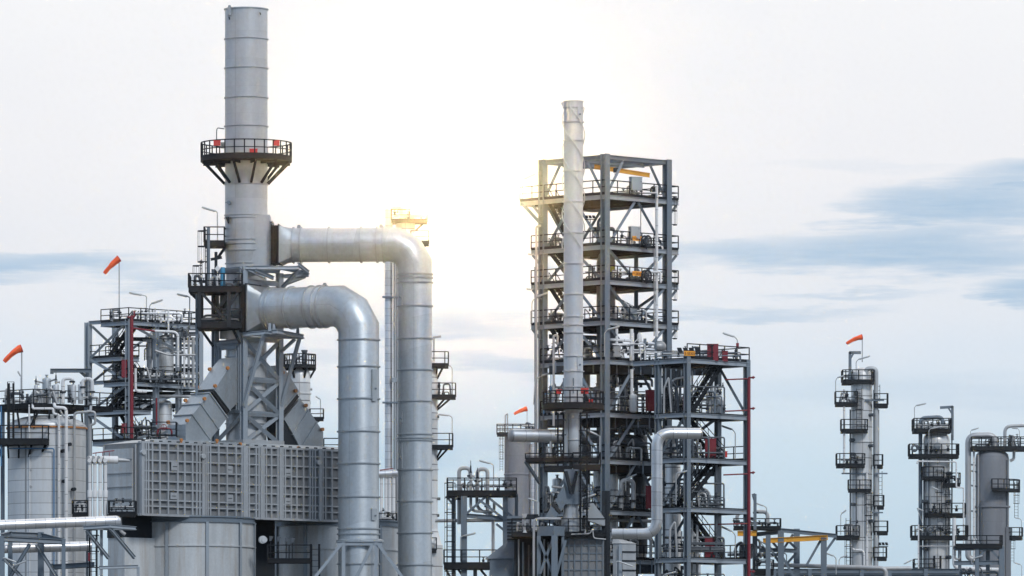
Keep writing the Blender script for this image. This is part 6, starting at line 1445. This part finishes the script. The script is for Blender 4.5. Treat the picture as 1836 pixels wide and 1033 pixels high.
pipe('white pipe down the front of the lower slender tower', [oq(x, y, -24) for x, y in ((1553, FO.g), (1553, 848))], 1.9 * uo, 'white')
pipe('short bent pipe low on the front of the slender tower', [oq(x, y, -24) for x, y in ((1525, 968), (1525, 986), (1548, 988), (1548, FO.g))], 2 * uo, 'white', rad=.4)
windsock('orange windsock on top of the slender tower at right, streaming level left', FO, 1545.5, 650, 609, (1517, 617), d=-10, r=4.6, sag=4)
lamp('lamp at the top deck of the slender tower, slanting up right', FO, (1534, 685), (1534, 650), (1538, 646), (1559, 640), d=-20, w=4)
lamp('lamp on a tall bent post left of the slender tower top', FO, (1497, 720), (1497, 684), (1500, 679), (1518, 674), d=-26, w=4)
lamp('lamp on a post over the lower left walkway of the slender tower', FO, (1506, 960), (1506, 925), (1508, 922), (1516, 916), d=-30, w=4)
lamp('lamp at the foot of the slender tower, slanting up right', FO, (1503, 1020), (1503, 1005), (1506, 1001), (1518, 997), d=-30, w=4)
floodlights('three small floodlights over the lowest right walkway of the slender tower', FO, 1574, 1592, 1001, 973, d=-8, n=3, hs=7)
manifold('dark valves on the fourth walkway of the slender tower', FO, 1506, 1546, 835, -30, -14, 20, 94, n=4, nv=6, rr=(.8, 1.6), mats=('dpipe', 'dpipe'))
manifold('small pipes on the top deck of the slender tower', FO, 1514, 1562, 685, -14, 10, 22, 95, n=5, nv=5, rr=(.8, 1.8), mats=('dpipe', 'pipe'))
manifold('dark valves on the left walkway below the slender tower top', FO, 1500, 1532, 725, -28, -10, 20, 96, n=4, nv=5, rr=(.8, 1.6), mats=('dpipe', 'pipe'))
manifold('valves on the lower left walkway of the slender tower', FO, 1512, 1536, 964, -30, -12, 34, 97, n=4, nv=4, rr=(.8, 2), mats=('dpipe', 'white'))
# ---- middle tower
FX = Fr(720); ux = FX.u
xq = lambda x, y, d=0: FX.q(x, y, d); zx = lambda y: FX.q(0, y).z
t = thing('distillation_tower', 'stocky clad tower with many black walkways, middle one of the three at right', 'tower', xq(1679, FX.g))
pf = lathe_rings(FX, 1679, 24, FX.g, 800, [945, 838], pr=1.4, w=1) + [(24 * ux, zx(790)), (23 * ux, zx(784)), (18 * ux, zx(777)), (9 * ux, zx(773)), (.01, zx(772))]
MB().lathe(xq(1679, 0), pf, 40).build('shell', M['clad2'], t)
tower_rails(t, FX, ((1637, 1704, 772, -34, 30, 20, 'flrb'), (1629, 1717, 818, -38, 10, 20, 'flr'), (1690, 1719, 870, -40, -4, 20, 'flr'), (1656, 1729, 924, -40, 8, 20, 'flr'), (1633, 1733, 964, -42, 8, 20, 'flr'), (1637, 1672, 1021, -42, 0, 17, 'flr')))
ladder(t, FX, 1682, 918, 843, d=-32); ladder(t, FX, 1678, FX.g, 998, d=-40, cage=False)
for x in (1672, 1684): MB().bar(xq(x, FX.g, -40), xq(x, 998, -40), .16).build('post', M['rail'], t)
for (x, y) in ((1684.5, 942), (1679, 801)):
    mb = MB(); mb.disc(xq(x, y, -25), V((0, 1, 0)), 6.4 * ux, .5, 22); mb.disc(xq(x, y, -26), V((0, 1, 0)), 5 * ux, .7, 22); mb.build('manhole', M['box'], t)
MB().bar(xq(1707, 790, -8), xq(1707, 729, -8), .28).build('davit_post', M['steel'], t); MB().bar(xq(1685, 731.5, -8), xq(1708, 730, -8), .28).build('davit_arm', M['steel'], t); MB().bar(xq(1700, 732, -8), xq(1706, 742, -8), .16).build('davit_strut', M['steel'], t)
g = MB()
for (x, y, r_) in ((1637, 806, 5), (1665, 952, 5)): g.torus(xq(x, y, -44), V((.3, -1, 0)), r_ * ux, .12, 18, 6)
g.build('handwheel', M['dpipe'], t)
pipe('thick blue-grey pipe down the left side of the middle tower', [xq(x, y, -6) for x, y in ((1690, 772), (1690, 748), (1650, 750), (1650, FX.g))], 3.6 * ux, 'steel', rad=.6, seg=14)
pipe('pale thin pipe stepping down the right of the middle tower', [xq(x, y, -40) for x, y in ((1642, 834), (1642, 829), (1712, 830), (1712, 876), (1725, 876), (1725, 983))], 1.4 * ux, 'white', rad=.2)
pipe('white pipe down the right of the middle tower, turning right at its foot', [xq(x, y, -44) for x, y in ((1708, 930), (1708, 1020), (1787, 1023))], 3.4 * ux, 'white', rad=.6, seg=14)
pipe('thin white post-like pipe at the left foot of the middle tower', [xq(x, y, -46) for x, y in ((1644, FX.g), (1644, 942))], 1.3 * ux, 'white')
pipe('thin level pipe across the middle tower below its lowest ring walkway', [xq(x, y, -44) for x, y in ((1646, 981), (1722, 981))], 1 * ux, 'pipe')
lamp('lamp on a tall post over the top deck of the middle tower', FX, (1638, 772), (1638, 732), (1641, 729), (1659, 725), d=-26, w=4)
lamp('lamp slanting up right across the domed head of the middle tower', FX, (1663, 816), (1663, 774), (1666, 771), (1687, 767), d=-40, w=4)
lamp('lamp slanting down right on the front of the middle tower ladder', FX, (1666, 918), (1666, 876), (1667, 875), (1681, 881), d=-44, w=3.5)
lamp('lamp at the left pipe of the middle tower, slanting down right', FX, (1652, 940), (1642, 914), (1642, 913), (1653, 918), d=-40, w=3.5)
lamp('lamp at the bottom left of the middle tower', FX, (1640, 1016), (1636, 1008), (1632, 1006), (1618, 1013), d=-40, w=3.5)
for i, (x0, x1, y, sd) in enumerate(((1640, 1700, 772, 101), (1632, 1712, 818, 102), (1692, 1716, 870, 103), (1660, 1726, 924, 104), (1640, 1728, 964, 105))):
    manifold('dark valves and small pipes on the ' + ('top', 'second', 'short right', 'fourth', 'lowest ring')[i] + ' walkway of the middle tower', FX, x0, x1, y, -32, -20, 20, sd, n=4, nv=6, rr=(.7, 1.6), mats=('dpipe', 'pipe', 'dpipe'))
# ---- big grey vessel at the right edge
FZ = Fr(950); uz = FZ.u
zq_ = lambda x, y, d=0: FZ.q(x, y, d); zz_ = lambda y: FZ.q(0, y).z
t = thing('process_vessel', 'stained dark grey vessel with a big pipe loop on top, at the right edge', 'vessel', zq_(1779, FZ.g))
pf = lathe_rings(FZ, 1779, 30, FZ.g, 830, [909], pr=2.6, w=1.8) + [(30 * uz, zz_(822)), (28.5 * uz, zz_(815)), (22 * uz, zz_(809)), (8 * uz, zz_(805)), (.01, zz_(804))]
MB().lathe(zq_(1779, 0), pf, 44).build('shell', M['tankgrey'], t)
plat(t, FZ, 1740, 1845, 803, -30, 30, rh=18, sides='flrb', thick=6)
arcplat(t, FZ, 1779, 30, 50, -95, 10, 879, thick=4, rh=18)
plat(t, FZ, 1806, 1832, 963, -26, 8, rh=16, sides='flr', thick=6, cut=6)
ladder(t, FZ, 1821, 929, 866, d=-16); ladder(t, FZ, 1814, 1010, 960, d=-12)
g = MB(); g.obox(zq_(1802, FZ.g, -22), V((9, 0, 0)) * uz, V((0, 8, 0)) * uz, V((0, 0, zz_(946)))); g.build('pipe_chase', M['tankgrey'], t)
pipe('big grey pipe loop rising over the dark vessel and down its left side', [zq_(x, y, -14) for x, y in ((1783, 860), (1783, 781), (1735, 782), (1735, 1000), (1745, 1004))], 5.4 * uz, 'pipe', rad=1.1, seg=18)
pipe('grey pipe arching out of frame at the right edge above the dark vessel', [zq_(x, y, -10) for x, y in ((1801, 800), (1801, 765), (1850, 763))], 3 * uz, 'pipe', rad=.9, seg=14)
pipe('short bent grey pipe at the right end of the dark vessel deck', [zq_(x, y, -12) for x, y in ((1817, 784), (1817, 824), (1810, 827))], 2.6 * uz, 'pipe', rad=.4)
pipe('thin white pipe between the loop leg and the dark vessel', [zq_(x, y, -16) for x, y in ((1745, FZ.g), (1745, 800))], 2 * uz, 'white')
mb = MB()
for (x, y) in ((1738, 834), (1742, 846), (1742, 872), (1744, 918)): mb.bar(zq_(x - 8, y - 2, -14), zq_(x + 10, y + 1, -10), .22)
tag(mb.build('pipe_bracket', M['steel']), 'small brackets tying the loop leg to the dark vessel', 'bracket')
lamp('bright lamp at the right end of the dark vessel deck', FZ, (1826, 802), (1826, 774), (1823, 770), (1812, 769), d=-26, w=3.5)
lamp('lamp on the left end of the dark vessel deck', FZ, (1742, 802), (1738, 776), (1740, 773), (1753, 769), d=-26, w=3.5)
lamp('lamp bending over the small right-hand platform of the dark vessel', FZ, (1830, 963), (1830, 934), (1827, 931), (1818, 929), d=-20, w=3)
lamp('lamp at the lower right corner of the photo beside the dark vessel', FZ, (1830, 1040), (1830, 1016), (1827, 1013), (1817, 1010), d=-26, w=3.5)
manifold('dark valves on the right of the dark vessel top deck', FZ, 1804, 1828, 803, -24, -6, 24, 106, n=4, nv=6, rr=(.8, 2), mats=('dpipe', 'pipe'))
manifold('low pipes on the left of the dark vessel top deck', FZ, 1744, 1798, 803, -24, -6, 16, 107, n=5, nv=4, rr=(.8, 1.8), mats=('dpipe', 'pipe'))
# steel frame in front of it
FY = Fr(630); uy = FY.u
t = thing('steel_frame', 'steel frame with a railed deck before the foot of the dark vessel', 'steel frame', FY.q(1760, FY.g))
for (x, d, w) in ((1751, -10, .36), (1795, -10, .48), (1774, 40, .36), (1722, 20, .3)): MB().hbeam(FY.q(x, FY.g, d), FY.q(x, 980, d), w, w).build('post', M['steel'], t)
plat(t, FY, 1712, 1796, 978, -16, 44, rh=17, sides='fr', thick=6)
for y in (984, 1010): MB().hbeam(FY.q(1710, y, -10), FY.q(1796, y - 1, -10), .26, .4).build('beam', M['steel'], t)
for (x0, y0, x1, y1) in ((1768, 984, 1752, 1002), (1774, 984, 1793, 1004)): MB().hbeam(FY.q(x0, y0, -8), FY.q(x1, y1, -8), .18, .18, up=V((0, 1, 0))).build('brace', M['steel'], t)
lamp('lamp slanting up right on the steel frame before the dark vessel', FY, (1742, 1012), (1740, 1004), (1744, 1002), (1761, 997), d=-14, w=3.5)
lamp('lamp slanting down right over the steel frame rail', FY, (1741, 978), (1744, 962), (1745, 962), (1755, 976), d=-14, w=3.5)
pipe('U-bend pipe hanging under the steel frame deck beside the middle tower', [FY.q(x, y, 0) for x, y in ((1712, 984), (1712, 1002), (1721, 1003), (1721, 986))], 1.8 * uy, 'pipe', rad=.3)
manifold('small pipes and valves on the steel frame before the dark vessel', FY, 1716, 1790, 1036, 0, 30, 20, 108, n=8, nv=6, rr=(1, 2.2), mats=('dpipe', 'pipe', 'steel'))

# more side pipes and small decks on the far towers
for i, (fr, x, y0, y1, d, r_, mm) in enumerate(((FO, 1524, 1480, 735, -10, 1.3, 'dpipe'), (FO, 1566, 1480, 700, -14, 1.2, 'dpipe'), (FO, 1575, 1000, 735, -6, 1.2, 'pipe'), (FO, 1534, 960, 840, -22, 1.2, 'dpipe'), (FX, 1700, 1480, 825, -18, 1.6, 'pipe'), (FX, 1664, 1480, 790, -22, 1.1, 'dpipe'), (FX, 1656, 1480, 830, -14, 1.5, 'dpipe'), (FX, 1706, 920, 780, -12, 1.3, 'dpipe'), (FZ, 1804, 1480, 826, -18, 1.6, 'dpipe'), (FZ, 1757, 1480, 900, -24, 1.4, 'dpipe'), (FZ, 1753, 1480, 812, -18, 1.5, 'pipe'))):
    pipe(('thin dark pipe on the left flank of the slender tower', 'thin dark pipe beside the thick right pipe of the slender tower', 'thin grey pipe outside the right walkways of the slender tower', 'short dark pipe above the lower left walkway of the slender tower', 'grey pipe down the right front of the middle tower', 'thin dark pipe down the left front of the middle tower', 'dark pipe between the thick left pipe and the middle tower', 'short dark pipe at the right of the middle tower head', 'dark pipe down the right front of the dark vessel', 'thin dark pipe low on the left front of the dark vessel', 'grey pipe between the loop leg and the dark vessel shell')[i], [fr.q(x, min(y0, fr.g), d), fr.q(x, y1, d)], r_ * fr.u, mm)
tt_ = [o for o in bpy.data.objects if o.get('category') in ('tower', 'vessel') and o.type == 'EMPTY' and 'at right' in o.get('label', '')]
for o in tt_:
    if 'slender' in o['label']:
        plat(o, FO, 1520, 1560, 880, -30, -8, rh=18, sides='flr', thick=4); ladder(o, FO, 1556, 960, 885, d=-26)
        for (x, y) in ((1529, 815), (1560, 800), (1561, 745), (1529, 905), (1560, 935)): MB().disc(FO.q(x, y, -16), V((1 if x > 1545 else -1, -.8, 0)), 3 * FO.u, .7, 12).build('nozzle', M['dpipe'], o)
    if 'stocky' in o['label']:
        plat(o, FX, 1652, 1690, 858, -40, -10, rh=19, sides='flr', thick=4); ladder(o, FX, 1697, 960, 880, d=-36); ladder(o, FX, 1664, 815, 778, d=-34, cage=False)
        for (x, y) in ((1699, 850), (1658, 900), (1699, 900), (1660, 985), (1698, 1000)): MB().disc(FX.q(x, y, -18), V((1 if x > 1679 else -1, -.8, 0)), 3.4 * FX.u, .8, 12).build('nozzle', M['dpipe'], o)
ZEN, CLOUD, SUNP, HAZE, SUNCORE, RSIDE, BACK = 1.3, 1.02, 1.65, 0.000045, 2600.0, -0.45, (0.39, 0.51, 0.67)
# ================================================================== ground, sky, light, camera
gm = MB()
S_ = 1400
gm.face(tuple(gm.add([(-S_, -300, 0), (S_, -300, 0), (S_, 6000, 0), (-S_, 6000, 0)]) + k for k in range(4)))
go = gm.build('ground', M['ground']); go['kind'] = 'structure'

SUN_EL, SUN_AZ = R(38), R(156)      # azimuth from the view direction (+Y), negative = left: high behind the camera's right shoulder
w = bpy.data.worlds.new('World'); SC.world = w; w.use_nodes = True
nt = w.node_tree; N = nt.nodes; L = nt.links
for n in list(N): N.remove(n)
def nd(t, **k):
    n = N.new(t)
    for a, b in k.items(): setattr(n, a, b)
    return n
def mt(op, a, b=None, c=None, clamp=False):
    n = nd('ShaderNodeMath', operation=op); n.use_clamp = clamp
    for i, x in enumerate((a, b, c)):
        if x is None: continue
        if isinstance(x, (int, float)): n.inputs[i].default_value = x
        else: L.new(x, n.inputs[i])
    return n.outputs[0]
def mixc(f, a, b):
    n = nd('ShaderNodeMix', data_type='RGBA')
    for s, x in ((0, f), (6, a), (7, b)):
        if isinstance(x, (int, float)): n.inputs[s].default_value = x
        elif isinstance(x, tuple): n.inputs[s].default_value = (*x, 1)
        else: L.new(x, n.inputs[s])
    return n.outputs[2]
tc = nd('ShaderNodeTexCoord'); sx = nd('ShaderNodeSeparateXYZ'); L.new(tc.outputs['Generated'], sx.inputs[0])
hx = mt('SQRT', mt('ADD', mt('MULTIPLY', sx.outputs[0], sx.outputs[0]), mt('MULTIPLY', sx.outputs[1], sx.outputs[1])))
AZ = mt('MULTIPLY', mt('ARCTAN2', sx.outputs[0], sx.outputs[1]), F)                       # azimuth, in photo pixels
EL = mt('MULTIPLY', mt('DIVIDE', sx.outputs[2], mt('MAXIMUM', hx, 0.001)), F)             # rise above the horizon, in photo pixels
# --- drifting streaks distort the cloud outlines
cv = nd('ShaderNodeCombineXYZ'); L.new(mt('DIVIDE', AZ, 420), cv.inputs[0]); L.new(mt('DIVIDE', EL, 85), cv.inputs[1])
n1 = nd('ShaderNodeTexNoise'); n1.inputs['Scale'].default_value = 1.0; n1.inputs['Detail'].default_value = 7; n1.inputs['Roughness'].default_value = 0.55; L.new(cv.outputs[0], n1.inputs['Vector'])
n2 = nd('ShaderNodeTexNoise'); n2.inputs['Scale'].default_value = 1.0; n2.inputs['Detail'].default_value = 4
cv2 = nd('ShaderNodeCombineXYZ'); L.new(mt('DIVIDE', AZ, 700), cv2.inputs[0]); L.new(mt('DIVIDE', EL, 170), cv2.inputs[1]); cv2.inputs[2].default_value = 4.0; L.new(cv2.outputs[0], n2.inputs['Vector'])
cv3 = nd('ShaderNodeCombineXYZ'); L.new(mt('DIVIDE', AZ, 150), cv3.inputs[0]); L.new(mt('DIVIDE', EL, 16), cv3.inputs[1]); cv3.inputs[2].default_value = 9.0
n3 = nd('ShaderNodeTexNoise'); n3.inputs['Scale'].default_value = 1.0; n3.inputs['Detail'].default_value = 6; n3.inputs['Roughness'].default_value = 0.6; L.new(cv3.outputs[0], n3.inputs['Vector'])
AZ0, EL0 = AZ, EL
AZw = mt('ADD', AZ, mt('MULTIPLY_ADD', n3.outputs['Fac'], 160, -80)); ELw = mt('ADD', EL, mt('MULTIPLY_ADD', n3.outputs['Fac'], 56, -28))
wx = mt('ADD', AZw, mt('MULTIPLY_ADD', n1.outputs['Fac'], 420, -210)); wy = mt('ADD', ELw, mt('MULTIPLY_ADD', n1.outputs['Fac'], 110, -55))
# overcast base: bluish low down, near white higher up; a cloudy dome is brightest overhead
rp = nd('ShaderNodeValToRGB'); cr = rp.color_ramp
tt = mt('DIVIDE', EL, 1600)                                      # 0 horizon .. 1 = well above the picture
L.new(mt('ADD', tt, mt('MULTIPLY_ADD', n2.outputs['Fac'], 0.16, -0.08)), rp.inputs[0])
def lin(c): return tuple(((x / 255) / 12.92 if x / 255 <= 0.04045 else ((x / 255 + 0.055) / 1.055) ** 2.4) for x in c)
stops = [(0.0, (186, 208, 225)), (0.25, (192, 215, 232)), (0.36, (202, 222, 237)), (0.47, (221, 230, 241)), (0.58, (233, 235, 241)), (0.70, (240, 240, 244)), (0.90, (247, 247, 249))]
cr.elements[0].position = stops[0][0]; cr.elements[0].color = (*lin(stops[0][1]), 1)
cr.elements[1].position = stops[-1][0]; cr.elements[1].color = (*lin(stops[-1][1]), 1)
for p, c in stops[1:-1]:
    e = cr.elements.new(p); e.color = (*lin(c), 1)
col = rp.outputs[0]
# blue gaps and grey-blue cloud streaks: (photo x, photo y, half width, half height, strength)
streaks = [(1720, 370, 260, 60, .9), (1860, 325, 200, 45, .8), (1640, 455, 430, 62, .85), (1400, 455, 330, 46, .7), (1840, 525, 140, 30, .8), (1340, 566, 280, 20, .5), (1520, 530, 190, 14, .45),
           (60, 478, 280, 34, .75), (300, 502, 260, 20, .5), (-40, 508, 150, 14, .5), (860, 458, 220, 22, .5), (840, 582, 220, 30, .65), (900, 662, 330, 28, .55), (1120, 470, 300, 26, .45), (1700, 705, 560, 56, .3), (1560, 300, 330, 20, .2), (500, 640, 300, 24, .35), (860, 800, 460, 60, .4), (300, 720, 400, 40, .3)]
mask = None
for (x, y, rx, ry, s) in streaks:
    dx = mt('DIVIDE', mt('SUBTRACT', wx, x - CX), rx); dy = mt('DIVIDE', mt('SUBTRACT', wy, HOR - y), ry)
    r2 = mt('ADD', mt('MULTIPLY', dx, dx), mt('MULTIPLY', dy, dy))
    v = mt('MULTIPLY', mt('SUBTRACT', 1.0, r2, clamp=True), s)
    mask = v if mask is None else mt('MAXIMUM', mask, v)
sm = nd('ShaderNodeMapRange', interpolation_type='SMOOTHSTEP'); sm.inputs['From Max'].default_value = 0.85; L.new(mask, sm.inputs['Value'])
col = mixc(mt('MULTIPLY', sm.outputs[0], mt('MULTIPLY_ADD', n3.outputs['Fac'], 0.85, 0.36)), col, lin((163, 193, 220)))
# warm brightness where the sun sits behind the cloud
gx = mt('DIVIDE', mt('SUBTRACT', AZ, 805 - CX), 1.0); gy = mt('SUBTRACT', EL, HOR - 258)
d2 = mt('ADD', mt('MULTIPLY', gx, gx), mt('MULTIPLY', mt('MULTIPLY', gy, gy), 1.15))
g1 = mt('EXPONENT', mt('DIVIDE', d2, -150.0 ** 2)); g2 = mt('EXPONENT', mt('DIVIDE', d2, -230.0 ** 2))
col = mixc(mt('MULTIPLY', g2, 0.85), col, (1.0, 0.99, 0.95))
ad = nd('ShaderNodeVectorMath', operation='MULTIPLY_ADD'); cb = nd('ShaderNodeCombineXYZ')
for i in range(3): L.new(g1, cb.inputs[i])
L.new(cb.outputs[0], ad.inputs[0]); ad.inputs[1].default_value = (0.18, 0.17, 0.14); L.new(col, ad.inputs[2])
col = ad.outputs[0]
# the sun itself, veiled by cloud: a small hot core that the haze scatters forward
core = mt('MULTIPLY', mt('EXPONENT', mt('DIVIDE', d2, -55.0 ** 2)), SUNCORE)
ad2 = nd('ShaderNodeVectorMath', operation='MULTIPLY_ADD'); cb2 = nd('ShaderNodeCombineXYZ')
for i in range(3): L.new(core, cb2.inputs[i])
L.new(cb2.outputs[0], ad2.inputs[0]); ad2.inputs[1].default_value = (1.0, 0.64, 0.26); L.new(col, ad2.inputs[2])
col = ad2.outputs[0]
# unseen sky dimmed and blued behind the camera and leftwards to shape the shading
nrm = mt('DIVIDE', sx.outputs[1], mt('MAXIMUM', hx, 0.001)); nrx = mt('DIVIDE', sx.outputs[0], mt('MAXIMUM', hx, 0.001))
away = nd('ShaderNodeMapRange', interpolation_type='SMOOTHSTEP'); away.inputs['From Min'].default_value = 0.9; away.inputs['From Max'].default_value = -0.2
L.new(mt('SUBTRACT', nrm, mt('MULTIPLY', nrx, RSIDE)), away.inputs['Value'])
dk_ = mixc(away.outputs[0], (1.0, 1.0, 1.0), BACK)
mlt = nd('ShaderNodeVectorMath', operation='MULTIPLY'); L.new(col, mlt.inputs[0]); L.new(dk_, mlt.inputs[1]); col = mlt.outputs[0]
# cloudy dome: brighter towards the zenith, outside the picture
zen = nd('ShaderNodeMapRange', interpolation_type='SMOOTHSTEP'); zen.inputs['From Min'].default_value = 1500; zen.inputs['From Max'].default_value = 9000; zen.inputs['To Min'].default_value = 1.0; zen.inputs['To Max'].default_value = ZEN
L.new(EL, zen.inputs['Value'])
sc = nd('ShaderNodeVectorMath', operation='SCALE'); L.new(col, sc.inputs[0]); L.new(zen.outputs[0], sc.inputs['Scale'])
# the clear sky above the cloud still adds its blue
sky = nd('ShaderNodeTexSky', sky_type='NISHITA'); sky.sun_disc = False; sky.sun_elevation = SUN_EL; sky.sun_rotation = SUN_AZ
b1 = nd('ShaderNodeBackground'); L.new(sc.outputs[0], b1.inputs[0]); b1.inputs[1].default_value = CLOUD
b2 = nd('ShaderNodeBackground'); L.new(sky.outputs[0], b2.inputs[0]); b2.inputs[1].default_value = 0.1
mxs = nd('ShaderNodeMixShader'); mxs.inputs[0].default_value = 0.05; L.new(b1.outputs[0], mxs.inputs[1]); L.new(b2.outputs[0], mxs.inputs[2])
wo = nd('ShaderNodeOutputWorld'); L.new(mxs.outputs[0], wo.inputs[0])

sd = bpy.data.lights.new('sun', 'SUN'); sd.energy = SUNP; sd.angle = R(10); sd.color = (1.0, 0.985, 0.96)
so = bpy.data.objects.new('sun', sd); COL.objects.link(so)
dirv = V((math.sin(SUN_AZ) * math.cos(SUN_EL), math.cos(SUN_AZ) * math.cos(SUN_EL), math.sin(SUN_EL)))
so.rotation_euler = dirv.to_track_quat('Z', 'Y').to_euler(); so.location = (0, 0, 120)

if HAZE > 0:
    hb = MB(); hb.prism([(-420, -20, -1), (420, -20, -1), (420, 1600, -1), (-420, 1600, -1)], V((0, 0, 90)))
    hm = bpy.data.materials.new('thin_haze'); hm.use_nodes = True; n_ = hm.node_tree.nodes
    n_.remove(n_['Principled BSDF']); pv = n_.new('ShaderNodeVolumePrincipled'); pv.inputs['Density'].default_value = HAZE; pv.inputs['Color'].default_value = (0.86, 0.92, 1.0, 1); pv.inputs['Anisotropy'].default_value = 0.993
    hm.node_tree.links.new(pv.outputs[0], n_['Material Output'].inputs['Volume'])
    ho = hb.build('haze', hm); ho['kind'] = 'stuff'

cam = bpy.data.cameras.new('camera'); co = bpy.data.objects.new('camera', cam); COL.objects.link(co)
co.location = (0, 0, CZ); co.rotation_euler = (R(90), 0, 0)
cam.sensor_width = 36; cam.lens = 36 * F / 1836; cam.shift_x = 0.0; cam.shift_y = (HOR - 516.5) / 1836
cam.clip_start = 1; cam.clip_end = 9000
SC.camera = co
SC.view_settings.view_transform = 'Standard'; SC.view_settings.look = 'None'; SC.view_settings.exposure = 0; SC.view_settings.gamma = 1
SC.cycles.max_bounces = 5; SC.cycles.diffuse_bounces = 3; SC.cycles.glossy_bounces = 3
SC.cycles.use_denoising = True
